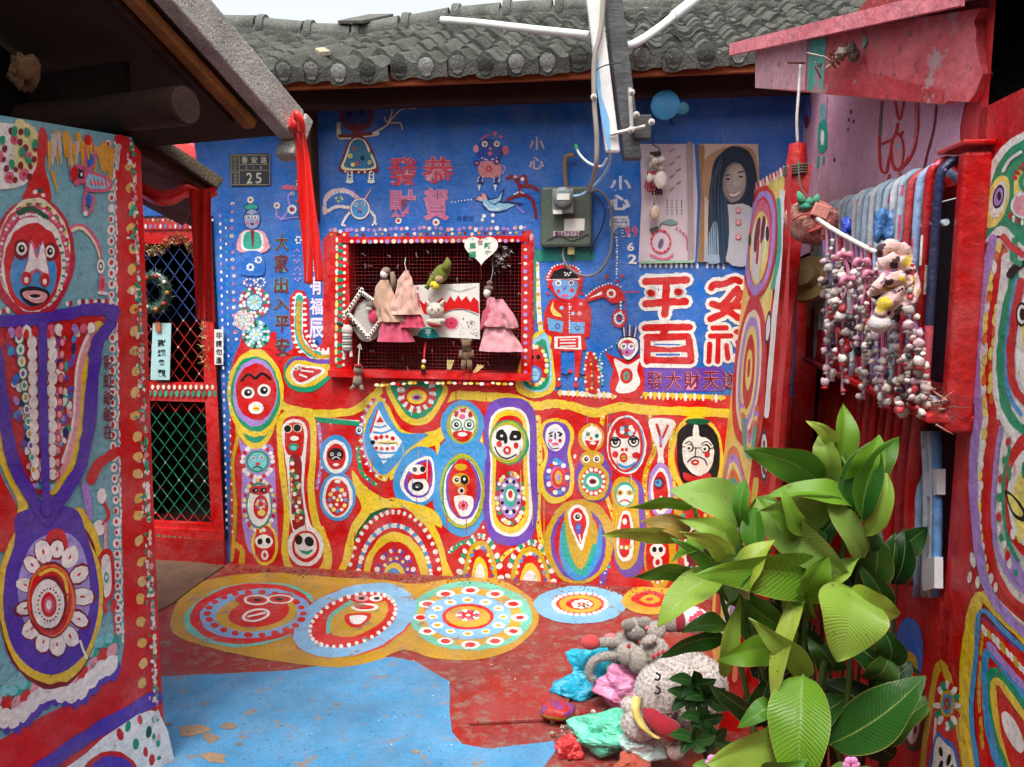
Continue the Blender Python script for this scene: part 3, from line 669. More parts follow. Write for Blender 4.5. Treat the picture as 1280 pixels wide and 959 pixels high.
# --- tall column at the left edge
p = fb_('painted_face', 14)                         # wide-eyed face in a striped hood
p.ell(319, 492, 36, 54, 'Y').ell(319, 492, 31, 47, 'G').ell(319, 491, 28, 42, 'L').ell(320, 490, 25, 36, 'R')
p.line([(302, 476), (310, 468), (318, 473)], 3.5, 'K').line([(320, 473), (328, 467), (338, 474)], 3.5, 'K')
p.eye(310, 491, 8.2, ry=7.5).eye(330, 488, 8.2, ry=8).ell(320, 510, 9.5, 8, 'W').ell(320, 511, 4, 3, 'Y').line([(316, 511), (324, 511)], .9, 'R'); p.done()
p = fb_('painted_cup', 9)
p.poly([(297, 524), (341, 524), (338, 548), (319, 562), (301, 548)], 'Y').poly([(302, 527), (336, 527), (333, 545), (320, 554), (306, 546)], 'G').poly([(308, 529), (333, 529), (326, 541), (319, 544), (311, 538)], 'R').ell(320, 535, 7, 3.5, 'W').ell(319, 535, 2, 1.5, 'R'); p.done()
p = fb_('painted_figure', 6)                        # little column person
p.poly([(298, 545), (306, 556), (338, 556), (343, 580), (346, 640), (344, 690), (312, 690), (302, 640), (303, 580)], 'L')
p.ringdots(322, 577, 19, 20, 22, 3, 'WRW').ell(322, 577, 14.5, 14, 'G').ell(322, 577, 12, 11.5, 'a').eye(317, 573, 2.6).eye(327, 572, 2.6).ell(322, 580, 3, 2, 'R').line([(316, 585), (322, 583), (328, 586)], 1.5, 'g')
p.ringdots(324, 632, 19, 32, 30, 2.6, 'WyR').ell(324, 632, 16, 28, 'G').ell(324, 632, 14.5, 26, 'W').ell(324, 613, 13, 6, 'R').ell(319, 613, 4.2, 3, 'K').ell(329, 613, 4.2, 3, 'K').ell(320, 613, 1.2, 1, 'W').ell(330, 613, 1.2, 1, 'W')
p.ell(326, 634, 9.5, 15, 'R').ringdots(326, 630, 5, 5, 8, 2, 'LyW').ell(327, 641, 5, 4, 'y'); p.done()
p = fb_('painted_skull', 14)
p.ell(331, 681, 17, 26, 'Y').ell(331, 680, 13.5, 23, 'R').ell(330, 677, 11, 9, 'W').ell(325, 677, 3.4, 4, 'K', 15).ell(335, 676, 3.2, 4, 'K', -15).ell(331, 694, 4.6, 6.5, 'W').ell(331, 694, 2, 3.2, 'R'); p.done()
p = fb_('painted_border', 8); p.line([(294, 520), (297, 545), (291, 580), (294, 640), (290, 700)], 4.5, 'O').line([(293, 680), (303, 690), (300, 712)], 7, 'O'); p.done()
# --- bone-shaped figure
p = fb_('painted_figure', 8)
p.poly([(368, 511), (385, 514), (394, 526), (396, 560), (393, 610), (399, 650), (409, 678), (411, 712), (365, 716), (352, 690), (355, 640), (349, 590), (346, 550), (346, 528), (354, 515)], 'Y')
p.poly([(368, 520), (380, 522), (387, 532), (388, 565), (384, 610), (390, 655), (400, 675), (404, 700), (392, 714), (370, 712), (360, 690), (362, 640), (357, 590), (353, 550), (353, 532), (358, 523)], 'R')
p.poly([(368, 524), (378, 527), (384, 538), (383, 560), (380, 610), (386, 650), (392, 664), (370, 668), (363, 650), (360, 600), (354, 555), (352, 538), (357, 527)], 'W')
p.poly([(368, 528), (376, 530), (380, 540), (378, 568), (372, 570), (358, 566), (356, 540), (360, 530)], 'R').poly([(362, 572), (376, 572), (377, 610), (381, 655), (366, 660), (364, 610)], (150, 18, 20))
p.ell(360, 536, 5.4, 5.4, 'c').ell(372, 535, 5.6, 5.6, 'c').ell(359.5, 536, 4.4, 4.7, 'K').ell(371.5, 535, 4.6, 4.8, 'K').ell(368, 548, 5.5, 3.2, 'W').ell(367, 559, 6.2, 5, 'G').ell(367, 560, 4, 3, 'a')
p.along([(366, 577), (368, 600), (371, 625), (375, 655)], 3.6, 2.7, ['G', 'W', 'y', 'R', 'G', 'W', 'o'], jit=5); p.along([(364, 590), (367, 620), (369, 652)], 5, 2.4, ['W', 'G', 'y'], jit=3)
p.ell(382, 683, 23, 25, 'W').ell(382, 683, 17, 20, 'R').ell(382, 682, 14, 16, 'W').ell(373.5, 675, 4.8, 6.2, 'K').ell(386.5, 677, 5.6, 6.6, 'K', -25).poly([(374, 687), (383, 689), (391, 687), (386, 693), (379, 692)], 'G'); p.done()
# --- blue double oval
p = fb_('painted_figure', 10)
p.ell(420, 569, 20, 26, 'B').ell(422, 621, 23, 30, 'B').ell(420, 571, 16, 21, 'W').ell(422, 621, 19, 26, 'W').ell(420, 571, 12.5, 16, 'R').ell(422, 622, 15, 23, 'R')
p.ell(419.5, 568, 10, 8, 'K').eye(415, 568, 2.4).eye(424, 568, 2.4).line([(415, 574), (420, 571), (425, 574)], 1.2, 'W').ell(420, 581, 4, 2, 'W')
p.ringdots(422, 625, 10, 14, 12, 2.7, 'ByW').ringdots(422, 625, 5, 6, 7, 2.2, 'WR').ell(422, 602, 4, 2.5, 'W').ell(422, 625, 2, 2.4, 'y'); p.done()
# --- great arch
p = fb_('painted_arch', 7)
p.poly([(428, 740), (432, 690), (445, 655), (465, 634), (492, 626), (520, 634), (545, 660), (558, 700), (563, 745)], 'Y')
p.ell(492, 728, 62, 92, 'g').ell(496, 730, 58, 92, 'R').ringdots(493, 728, 57, 88, 50, 3, ['W', 'R'], 180, 360).ringdots(493, 730, 46, 73, 42, 3.1, ['W', 'B', 'W'], 180, 360)
p.ell(494, 730, 41, 66, 'Y').ell(494, 732, 33, 56, 'R').ringdots(494, 730, 25, 42, 22, 3, ['W', 'P', 'R'], 180, 360).ell(494, 731, 21, 37, 'P').ringdots(494, 731, 19, 33, 16, 2.2, ['y', 'R'], 180, 360).ell(493, 731, 16, 28, 'Y').ell(492, 732, 12.5, 22, 'B').ell(492, 732, 8, 15, 'W').ringdots(492, 728, 4, 8, 6, 1.7, 'RB', 180, 360); p.done()
# --- diamond fish
p = fb_('painted_fish', 8)
p.poly([(473, 495), (487, 510), (505, 535), (536, 540), (560, 530), (552, 552), (520, 566), (505, 588), (483, 602), (466, 592), (454, 566), (449, 540), (457, 512)], 'Y')
p.line([(470, 498), (455, 520), (453, 550), (460, 580), (474, 596)], 3, 'L').along([(466, 500), (453, 522), (451, 550), (458, 580), (470, 594), (486, 600)], 5, 1.5, 'RW', 2.6)
p.poly([(476, 501), (486, 520), (502, 541), (535, 543), (512, 560), (498, 578), (478, 594), (460, 572), (455, 545), (463, 520)], 'B').poly([(473, 511), (481, 527), (503, 552), (493, 568), (479, 580), (468, 560), (462, 545), (468, 528)], 'W', False)
p.line([(472, 512), (463, 541)], 2.2, 'R', False)
for (a, b, c2, d2) in ((467, 533, 483, 532), (466, 540, 490, 537), (467, 565, 495, 566), (473, 573, 488, 573)): p.line([(a, b), ((a + c2) / 2, b + 1.5), (c2, d2)], 2.4, 'B')
p.poly([(475, 520), (480, 528), (470, 528)], 'R', False).ell(466, 553, 3, 3, 'K').along([(470, 547), (483, 546), (496, 549)], 7, 2.6, 'R').along([(470, 560), (483, 561), (497, 559)], 7, 2.4, 'RI').line([(472, 554), (484, 552), (498, 555)], 2.2, 'y').line([(474, 553), (485, 555), (496, 553)], .8, 'K')
p.eye(449, 538, 4, ry=4.6, rim='B'); p.done()
# --- hanging bowl
p = fb_('painted_bowl', 8)
p.poly([(482, 478), (560, 480), (556, 510), (540, 536), (521, 542), (502, 536), (488, 512)], 'R').poly([(486, 479), (556, 480), (551, 508), (537, 527), (521, 532), (505, 526), (492, 508)], 'Y').poly([(491, 479), (550, 480), (545, 505), (533, 519), (520, 524), (508, 518), (497, 503)], 'G')
p.ringdots(521, 490, 20, 22, 18, 3.4, 'WR', -20, 200, radial=4.5).ell(521, 495, 16, 13, 'R').ell(521, 496, 12.5, 9, 'Y').ell(521, 497, 6, 4, 'L').ell(521, 497, 4, 2, 'K').line([(514, 497), (528, 497)], .8, 'R'); p.done()
# --- slanting oval face
p = fb_('painted_face', 10)
p.ell(522, 598, 29, 41, 'B', 22).poly([(536, 570), (543, 585), (542, 612), (533, 626), (516, 626), (502, 612), (501, 600), (512, 580)], 'W').poly([(535, 574), (541, 590), (538, 612), (528, 622), (514, 620), (505, 606), (514, 584)], 'P').poly([(535, 577), (539, 592), (535, 612), (524, 618), (512, 612), (510, 600), (518, 586)], 'R')
p.ell(522, 587, 10.5, 6.5, 'W').ell(523, 608, 13, 11.5, 'W').ell(518.5, 587, 3, 3.2, 'e').ell(528.5, 586.5, 3.6, 3.8, 'K').ell(522, 608, 7.5, 6, 'K').ell(522, 608, 4, 2.5, 'e').ell(521, 609, 1.8, 1, 'W').line([(508, 596), (522, 598), (537, 596)], 2.2, 'R'); p.done()
# --- blue and olive head over a long oval body
p = fb_('painted_figure', 8)
p.ell(578, 612, 37, 58, 'B').ell(578, 531, 26.5, 31, 'B').poly([(555, 552), (601, 552), (604, 580), (552, 582)], 'B')
p.ell(578, 531, 19.5, 24, 'l').ell(578.5, 530, 16, 20, 'W').ringdots(579, 519, 9, 6, 8, 2.8, 'RRW', 180, 360).ell(578, 521, 4, 3.6, 'I').eye(570.5, 531, 5.4, rim='G').eye(586.5, 531, 5.4, rim='G').poly([(566, 541), (578, 538), (590, 541), (585, 550), (578, 552), (570, 549)], 'R').ell(578, 543, 6, 2.8, 'W').line([(578, 534), (578, 538)], 1.5, 'K')
p.ell(578, 614, 28.5, 46, 'l').ell(577, 614, 25, 42, 'G').ell(578, 615, 24, 41, 'W').ell(579, 612, 21.5, 38, 'P').ell(578, 610, 18, 36, 'R').ell(576, 584, 8, 4.5, 'O').ell(576, 600, 11.5, 8.5, 'O').ell(578, 613, 6.5, 7, 'o').eye(571, 600, 4.8, white='c').ell(580.5, 600, 5, 6.2, 'K').ell(580.5, 599, 1.6, 2, 'W').ell(577, 613.5, 4, 4.4, 'W').ell(577, 613.5, 2.4, 2.8, 'K').poly([(568, 621), (590, 621), (591, 636), (584, 645), (574, 643)], 'W').ringdots(579, 632, 5, 4.5, 8, 2, 'I').ell(579, 632, 3, 3, 'R'); p.done()
# --- purple U with round-faced person
p = fb_('painted_figure', 8)
p.poly([(637, 497), (660, 503), (670, 525), (671, 580), (672, 640), (664, 672), (640, 682), (614, 674), (604, 640), (606, 580), (605, 525), (614, 503)], 'P')
p.poly([(637, 509), (654, 514), (662, 534), (662, 580), (665, 640), (656, 664), (640, 671), (620, 664), (612, 640), (613, 580), (611, 534), (620, 514)], 'W').poly([(637, 512), (652, 517), (659, 536), (659, 580), (661, 640), (653, 660), (639, 667), (622, 660), (615, 640), (616, 580), (614, 536), (622, 517)], 'Y').poly([(637, 519), (650, 524), (655, 540), (654, 580), (656, 635), (650, 652), (638, 659), (624, 652), (619, 635), (620, 580), (618, 540), (624, 524)], 'R')
p.ell(636, 553, 25, 28, 'G').ell(635, 553, 23, 26, 'l').ell(634, 553, 19.5, 22, 'W').poly([(621, 540), (628, 537), (633, 543), (634, 550), (626, 551), (620, 548)], 'K').poly([(637, 545), (641, 538), (650, 540), (651, 549), (643, 551), (637, 550)], 'K').ell(627, 545, 2, 1.7, 'W').ell(644, 546, 2, 1.7, 'W').ell(632, 551, 2.6, 4, 'K').ell(624, 555, 3.6, 4, 'R').ell(645, 557, 3, 4, 'R').ell(634, 563, 5, 5.5, 'R').ell(634, 563, 2, 2.5, 'W').line([(618, 558), (624, 569), (634, 573), (646, 568)], 1.6, 'K')
p.ringdots(638, 623, 17, 31, 30, 3, ['W', 'R', 'G', 'W', 'y']).ell(638, 622, 13.5, 26, 'L').ringdots(638, 621, 11, 20, 16, 2.4, 'WK').ell(638, 620, 8.5, 14, 'M').ell(638, 619, 5.5, 8, 'W').ell(638, 618, 3, 5, 'R').line([(640, 590), (641, 596)], 2, 'o'); p.done()
# --- purple pair
p = fb_('painted_figure', 10)
p.poly([(694, 523), (711, 528), (718, 545), (713, 567), (718, 590), (716, 615), (702, 628), (686, 628), (675, 612), (674, 590), (681, 567), (673, 545), (679, 528)], 'Y').poly([(694, 527), (708, 532), (713, 546), (709, 568), (713, 592), (710, 614), (697, 622), (683, 614), (679, 594), (685, 568), (679, 546), (682, 531)], 'P')
p.ell(694, 547, 12.5, 17, 'W').ell(694, 548, 10, 13.5, (222, 226, 236)).line([(686, 543), (691, 540)], 2, 'K').line([(697, 540), (703, 543)], 2, 'K').ell(689, 545, 2, 1.5, 'K').ell(700, 544.5, 2, 1.5, 'K').line([(694, 541), (694, 549)], 1.8, 'K').ell(688, 551, 2.6, 2.6, 'I').ell(700, 551, 2.2, 2.6, 'R').ell(694, 555, 4.5, 1.9, 'I').line([(685, 554), (690, 561), (699, 560)], 1.1, 'K')
p.ringdots(697, 597, 12, 19, 14, 3.2, ['W', 'R', 'W', 'B']).ell(697, 597, 9.5, 14, 'I').ell(698, 597, 8, 12.5, 'R').ell(698, 597, 5, 8.5, 'O').ell(698, 597, 2.5, 4.5, 'L').ell(695, 575, 4, 3, 'B'); p.done()
# --- yellow pair with one big eye
p = fb_('painted_figure', 10)
p.poly([(738, 527), (754, 533), (758, 550), (755, 566), (764, 590), (764, 612), (754, 626), (735, 626), (722, 612), (720, 590), (726, 566), (719, 545), (724, 530)], 'P').poly([(737, 526), (752, 531), (757, 548), (750, 568), (729, 568), (718, 550), (722, 532)], 'R').ell(739, 547, 16, 18, 'O').ell(740, 546.5, 12.5, 14, 'W').ell(735, 543, 3, 3, 'M').ell(746, 545, 3, 3, 'M').ell(735, 543, 1.3, 1.5, 'R').ell(746, 545, 1.3, 1.5, 'K').line([(740, 530), (739, 541)], 2.2, 'W').poly([(731, 551), (741, 552), (749, 551), (744, 562), (737, 561)], 'R').ell(741, 554, 4, 2, 'W').ell(739, 548, 2, 2.5, 'o')
p.ell(740, 574, 15, 11, 'O').eye(733, 574, 4.6, ry=5).eye(746, 574, 4.6, ry=5).ell(742, 602, 20, 24, 'O').ell(742, 602, 15.5, 18, 'R').ringdots(742, 602, 13, 15, 14, 2.3, 'W').ell(741, 602, 12, 11.5, 'M').ell(741, 602, 8, 7, 'W').ell(741, 602, 4.8, 3.4, 'D').ell(741, 602, 2.2, 1.2, 'K'); p.done()
# --- large moon face
p = fb_('painted_face', 12)
p.ell(783, 556, 27.5, 40, 'R').ell(783, 556, 24.5, 37, 'W').ell(784, 556, 22, 34, 'B').ell(782, 556, 22, 34, 'R').ell(782, 558, 18.5, 29, 'W').poly([(770, 535), (782, 529), (796, 535), (792, 546), (782, 548), (772, 546)], 'R').ringdots(784, 538, 7, 4.5, 7, 3, 'WSe').eye(769, 553, 5.6, rim='K').eye(792, 552, 5.6, rim='K').ell(769, 550, 5.5, 2.2, 'K').ell(792, 549, 5.5, 2.2, 'K').ell(778, 562, 2.2, 2, 'R').ell(783, 562, 2.2, 2, 'R').ell(779.5, 572, 5, 6, 'R').ell(779.5, 572, 3, 3.4, 'O').line([(777, 572), (782, 572)], .9, 'K').ell(769, 568, 4, 4, 'R').ell(795, 569, 5, 4, 'R').line([(772, 580), (783, 584), (795, 578)], 3, 'B'); p.done()
# --- small ringed face on a long body
p = fb_('painted_figure', 8)
p.poly([(782, 598), (802, 606), (806, 640), (808, 690), (800, 715), (785, 722), (770, 708), (764, 670), (768, 630)], 'P').poly([(780, 596), (796, 604), (798, 632), (800, 680), (794, 704), (780, 712), (770, 700), (765, 660), (766, 625), (768, 602)], 'O').ell(781, 618, 17, 21, 'O').ell(781, 618, 12.5, 16, 'M').ell(781, 619, 10.5, 13, 'W').ell(775, 616, 4.5, 3.6, 'O').ell(787, 616, 4.5, 3.6, 'O').ell(775, 616, 1.5, 1.5, 'K').ell(787, 616, 1.5, 1.5, 'K').line([(774, 628), (781, 625), (788, 628)], 2, 'R')
p.poly([(778, 640), (788, 642), (792, 670), (790, 696), (779, 702), (771, 690), (772, 660)], 'W').poly([(779, 644), (786, 646), (788, 668), (786, 692), (779, 697), (774, 688), (775, 662)], 'R').line([(775, 668), (788, 668)], 4, 'O', False).line([(775, 684), (787, 684)], 5, 'O', False).dots([(777, 684), (783, 685)], 2, 'W').ell(781, 652, 3, 4, 'W'); p.done()
# --- teardrop eye in a ringed pond
p = fb_('painted_teardrop', 8)
p.ell(724, 677, 43, 54, 'O').ell(723, 680, 35, 46, 'P').ell(723, 678, 29, 42, 'R').ell(724, 678, 25, 40, 'O')
p.poly([(703, 655), (708, 690), (724, 718), (742, 694), (750, 655), (752, 690), (740, 715), (724, 726), (708, 716), (699, 690)], 'B').poly([(705, 650), (712, 690), (727, 712), (742, 680), (744, 690), (730, 720), (712, 708), (703, 684)], 'M')
p.poly([(722, 627), (736, 634), (741, 652), (736, 676), (728, 696), (720, 682), (708, 660), (706, 642), (712, 630)], 'O').poly([(722, 631), (732, 636), (737, 652), (732, 672), (727, 688), (718, 672), (711, 654), (711, 638)], 'W').poly([(722, 635), (729, 640), (733, 654), (729, 668), (726, 680), (719, 666), (714, 652), (715, 640)], 'R').eye(722, 646, 5.4).ell(723, 661, 4, 8, 'P').ell(723, 659, 2.5, 3, 'B').line([(724, 668), (726, 678)], 2, 'W'); p.done()
# --- two low arches by the floor
for (x, y, rx, ry) in ((600, 730, 24, 58), (663, 734, 27, 54)):
    p = fb_('painted_arch', 7); p.ringdots(x, y, rx + 2, ry + 2, 26, 3.2, ['W', 'G', 'W', 'R'], 180, 360, radial=4).ell(x, y, rx - 2, ry - 3, 'O').ell(x, y, rx - 8, ry - 12, 'R').ringdots(x, y, rx - 8, ry - 12, 15, 2.4, ['B', 'P', 'y', 'W'], 180, 360).ell(x, y, rx - 13, ry - 24, 'Y').ell(x, y, rx - 17, ry - 32, 'W'); p.done()
# --- lady with spectacles
p = fb_('painted_face', 12)
p.ell(871, 572, 34, 52, 'Y').ell(872, 570, 29, 45, 'R').poly([(846, 562), (848, 540), (862, 529), (876, 528), (892, 537), (899, 555), (898, 590), (888, 604), (856, 604), (848, 585)], 'K').ell(872, 527, 16, 4, 'g').poly([(853, 555), (862, 546), (866, 545), (867, 532), (873, 533), (874, 545), (884, 548), (892, 560), (890, 582), (878, 594), (866, 592), (855, 578)], 'W')
p.line([(856, 555), (862, 552), (866, 556)], 1.4, 'K').line([(876, 556), (883, 552), (890, 557)], 1.4, 'K').ringdots(861, 560, 1, 1, 1, 5.6, 'K').ringdots(881, 561, 1, 1, 1, 5.8, 'K').ell(861, 560, 4.4, 4, 'W').ell(881, 561, 4.6, 4.2, 'W').ell(861, 560.5, 1.8, 1.8, 'K').ell(881, 561.5, 1.8, 1.8, 'K').line([(848, 557), (856, 559)], 1.2, 'K').line([(866, 560), (876, 560)], 1.2, 'K').line([(887, 561), (898, 558)], 1.2, 'K').line([(870, 560), (869, 570), (873, 571)], 1.3, 'K').line([(859, 578), (868, 571), (880, 574), (884, 582)], 1.5, 'K').ell(869, 578, 5.2, 3.6, 'R').ell(869, 578, 2.6, 1, 'W').ell(884, 568, 3.6, 4, 'R').poly([(855, 590), (870, 596), (886, 591), (886, 600), (858, 601)], 'R'); p.done()
p = fb_('painted_vase', 9)
p.poly([(812, 524), (843, 526), (836, 548), (829, 565), (830, 580), (822, 579), (822, 564), (815, 545)], 'W').line([(821, 531), (825, 545), (826, 558)], 3.5, 'R').line([(835, 531), (828, 548)], 3, 'R').ell(826, 550, 2, 7, 'L')
p.poly([(826, 578), (838, 590), (842, 625), (836, 645), (822, 646), (812, 630), (811, 600), (816, 586)], 'L').poly([(825, 585), (834, 594), (838, 622), (832, 640), (822, 641), (815, 626), (814, 602)], 'W').poly([(824, 590), (832, 597), (835, 622), (826, 638), (818, 626), (817, 604)], 'R').ell(824, 604, 7, 8, 'D').ell(823, 604, 4.6, 4.8, 'B').ell(822, 603, 1.4, 1.6, 'K').line([(826, 620), (829, 634)], 3, 'W'); p.done()
p = fb_('painted_skull', 9)
p.ell(825, 694, 20, 42, 'O').ell(822, 694, 15, 34, 'R').ell(822, 688, 10, 9, 'W').ell(818, 687, 3, 3.6, 'K').ell(826, 687, 3, 3.6, 'K').ell(822, 703, 6, 8, 'W').ell(822, 703, 3, 4, 'R').ringdots(822, 722, 8, 6, 8, 2, 'Wy'); p.done()
p = fb_('painted_figure', 7)
p.ell(868, 680, 30, 60, 'O').ell(868, 680, 24, 52, 'R').ell(868, 690, 14, 34, 'W').ell(868, 690, 10, 28, 'D').ringdots(868, 670, 18, 40, 18, 2.5, 'WyM'); p.done()
p = fb_('painted_drips', 6)
for x, y0, y1, c_ in ((360, 512, 527, 'y'), (365, 514, 522, 'y'), (376, 514, 525, 'y'), (570, 484, 506, 'R'), (608, 497, 517, 'R'), (680, 625, 720, 'O'), (475, 600, 625, 'e')): p.line([(x, y0), (x, y1)], 1.1, c_, False)
p.done()
for k in range(46):                                     # runs of paint under the figures
    x = rnd.uniform(300, 900); y = rnd.uniform(510, 690); fb_('paint_run', 30).line([(x, y), (x + rnd.uniform(-.5, .5), y + rnd.uniform(8, 30))], rnd.uniform(.7, 1.2), rnd.choice(['Y', 'R', 'W', 'O', 'R', 'B', 'P']), False, w1=.6).done()
# ================================================================ upper, blue part of the wall
p = fb_('painted_egg', 14)                              # green egg with beaded figure
p.poly([(682, 412), (691, 425), (695, 470), (690, 490), (668, 498), (646, 488), (647, 465), (656, 435), (667, 418)], 'Y').poly([(681, 416), (687, 430), (690, 470), (684, 486), (668, 490), (652, 481), (653, 462), (661, 436), (668, 424)], 'S').poly([(676, 424), (684, 432), (687, 468), (682, 484), (668, 488), (655, 479), (657, 455), (663, 438)], 'G')
p.ell(669, 456, 15, 24, 'R').ringdots(669, 457, 14.5, 23.5, 22, 3, ['W', 'y', 'R', 'y']).ell(669, 445, 10, 8, 'R').ell(664.5, 447, 3, 3.4, 'K').ell(673, 446.5, 3, 3.4, 'K').ell(668.5, 468, 9, 11, (90, 120, 190)).ell(668.5, 468, 6, 8, 'S').line([(665, 465), (672, 465)], 1, 'b').line([(665, 469), (672, 469)], 1, 'b'); p.done()
p = fb_('painted_man', 10)                              # man in a red coat
p.poly([(684, 352), (688, 336), (700, 331), (716, 332), (726, 342), (727, 352)], 'R').along([(684, 350), (690, 335), (704, 330), (720, 334), (728, 346)], 4, 1.3, 'W').poly([(687, 349), (692, 339), (704, 335), (718, 339), (724, 349)], 'K', False).line([(686, 350), (725, 349)], 1.6, 'W').dots([(706, 341), (709, 342), (707, 344), (711, 344), (713, 341)], 1.3, 'W')
p.poly([(688, 350), (725, 350), (728, 358), (724, 368), (716, 376), (702, 376), (692, 368), (686, 358)], 'R').poly([(692, 351), (721, 351), (721, 364), (714, 373), (703, 373), (694, 365)], (110, 160, 215)).eye(698, 354, 3.6, rim=None).eye(714, 353.5, 3.6).ell(698, 364, 2.2, 2.2, 'R').ell(715, 363, 2.6, 2.4, 'R').ell(706, 369.5, 5, 2, 'I').line([(703, 357), (705, 362), (708, 357)], 1, 'D').dots([(686, 358), (685, 367), (727, 367)], 2.4, 'R')
p.poly([(692, 373), (685, 380), (680, 395), (681, 415), (690, 422), (690, 437), (731, 438), (731, 422), (737, 420), (739, 390), (733, 377), (722, 373), (706, 378)], 'R')
p.poly([(692, 376), (688, 386), (692, 394), (703, 396), (697, 390), (692, 384)], 'y', True).poly([(684, 397), (704, 402), (703, 416), (686, 413)], (110, 170, 222), False).poly([(711, 402), (731, 403), (730, 417), (711, 417)], (110, 170, 222), False).ringdots(697, 408, 2.6, 2.6, 6, 1, 'N').ringdots(722, 410, 2.6, 2.6, 6, 1, 'N').dots([(702, 385), (713, 384), (724, 392), (716, 392), (726, 380)], 2.6, ['S', 'i', 'i'])
p.along([(712, 380), (712, 416)], 3.4, 1, 'W', smooth=False).poly([(693, 421), (726, 420), (727, 437), (693, 436)], 'W', False).poly([(697, 423), (723, 422), (723, 435), (697, 434)], 'R', False)
for q in (425, 429, 433): p.line([(700, q), (720, q - .4)], 1.7, (230, 225, 225), False)
p.poly([(690, 437), (701, 437), (701, 470), (698, 478), (694, 470)], 'R', False).poly([(718, 438), (728, 438), (724, 470), (719, 480)], 'R', False).line([(702, 467), (708, 469), (713, 465)], 2, 'K').ell(713, 464, 3, 2.4, 'R').line([(724, 468), (732, 470)], 2, 'K').dots([(698, 480), (720, 481)], 3.6, 'R', 4.5).dots([(699, 474), (720, 474)], 2, 'W')
p.poly([(731, 376), (740, 364), (755, 357), (768, 357), (778, 364), (781, 374), (774, 379), (764, 379), (754, 372), (740, 376)], 'R').along([(733, 370), (748, 359), (765, 354), (778, 360)], 4, 1.2, 'W').ringdots(764, 367, 4.5, 4.5, 10, 1.6, 'W').ell(764, 367, 2.2, 2.2, 'R').poly([(736, 373), (752, 364), (753, 368)], 'W', False)
p.ringdots(774, 398, 8.5, 10, 14, 2, 'R').ringdots(774, 398, 5.5, 6.5, 12, 1.6, 'W').ell(774, 398, 2.6, 2.4, 'R')
for q in range(4): p.dots([(770 + q * .8, 378 + q * 4), (776, 378 + q * 4), (782, 376 + q * 4.5)], 1.4, 'RW')
p.along([(782, 365), (798, 365)], 5, 1.5, 'R', smooth=False).dots([(759, 346), (778, 345), (771, 352)], 2.2, 'R', 3).along([(771, 300), (771, 350)], 3.6, 1.3, 'WS', smooth=False); p.done()
p = fb_('painted_strip', 6); p.line([(671, 330), (673, 380), (676, 412)], 6, 'W').along([(671, 332), (673, 370), (676, 410)], 6, 2.4, 'OyW', 3, jit=.6)
p.line([(669, 322), (669, 400)], 3, (36, 150, 120), False); p.poly([(668, 312), (742, 309), (743, 325), (670, 327)], (36, 140, 122), False); p.done()
p = fb_('painted_clown', 10)
p.poly([(756, 440), (768, 446), (790, 450), (802, 444), (803, 495), (768, 494), (762, 480), (766, 462)], 'R').poly([(768, 448), (785, 456), (800, 448), (796, 462), (800, 478), (790, 490), (770, 490), (774, 474), (770, 460)], 'W').ell(783, 470, 8, 10, 'R').ell(783, 470, 4, 5.5, 'M').ell(783, 470, 1.8, 2.5, 'R')
for q in range(9): p.line([(779 + q * 1.9, 426), (777 + q * 2.6, 406 + abs(q - 4) * .8)], 1.1, ['K', 'c', 'D'][q % 3], False)
p.poly([(771, 432), (776, 423), (796, 424), (798, 438), (788, 450), (780, 449)], 'W').line([(771, 432), (776, 423), (788, 421), (797, 425), (798, 438), (788, 450), (779, 447), (771, 432)], 1.6, 'K').ell(784, 435, 10, 10, 'R').poly([(776, 430), (793, 430), (791, 440), (784, 446), (778, 440)], 'L').eye(779.5, 433, 3.2, rim='W').eye(789, 433, 3.2, rim='W').ell(783.5, 440.5, 2.8, 2.2, 'R'); p.along([(752, 470), (750, 445), (760, 436), (772, 428)], 4, 1.2, 'aW'); p.along([(752, 450), (753, 480)], 5, 1.8, 'MWS', smooth=False); p.done()
p = fb_('painted_scroll', 9)
p.poly([(734, 442), (742, 442), (748, 460), (748, 490), (734, 490), (731, 470)], 'R').along([(734, 442), (731, 465), (734, 490)], 5, 1.8, 'yWR').along([(743, 443), (749, 465), (748, 490)], 5, 1.8, 'WyR').along([(738, 450), (740, 468), (740, 485)], 5, 1.6, 'oyR').line([(741, 446), (742, 486)], 1, 'g', False); p.done()
# big lettering: each stroke red on a broad white edge
def big(strk, w, name='painted_lettering', z=10, inner='R', outer='W', ex=9):
    p = fb_(name, z); p.strokes(strk, w + ex, outer); p.strokes(strk, w, inner); return p
p = big([[(807, 352), (835, 351), (858, 350)], [(807, 380), (830, 378), (857, 377)], [(833, 353), (832, 380), (831, 393)]], 9.5); p.strokes([[(813, 365), (815, 366)], [(847, 365), (850, 365)]], 17, 'W'); p.strokes([[(813, 366), (815, 367)], [(847, 365), (849, 365)]], 9, 'R'); p.done()
p = big([[(806, 410), (835, 409), (862, 409)], [(833, 411), (829, 417)], [(808, 422), (860, 421)], [(809, 424), (809, 452)], [(808, 450), (864, 451)], [(861, 424), (864, 448)], [(810, 436), (860, 436)]], 8.5); p.line([(817, 430), (834, 432), (852, 431)], 4.4, 'W').line([(818, 443), (834, 444), (851, 443)], 5.4, 'W').line([(818, 430.5), (850, 431)], 1.8, 'b', False).line([(820, 443.5), (850, 443.5)], 2.6, 'b', False); p.done()
p = big([[(889, 360), (893, 356), (905, 355), (917, 350), (925, 352)], [(922, 361), (912, 372), (902, 382), (890, 380)], [(898, 382), (912, 390), (924, 398)], [(888, 399), (905, 391), (920, 378), (926, 366)], [(912, 382), (928, 383)]], 8.5); p.done()
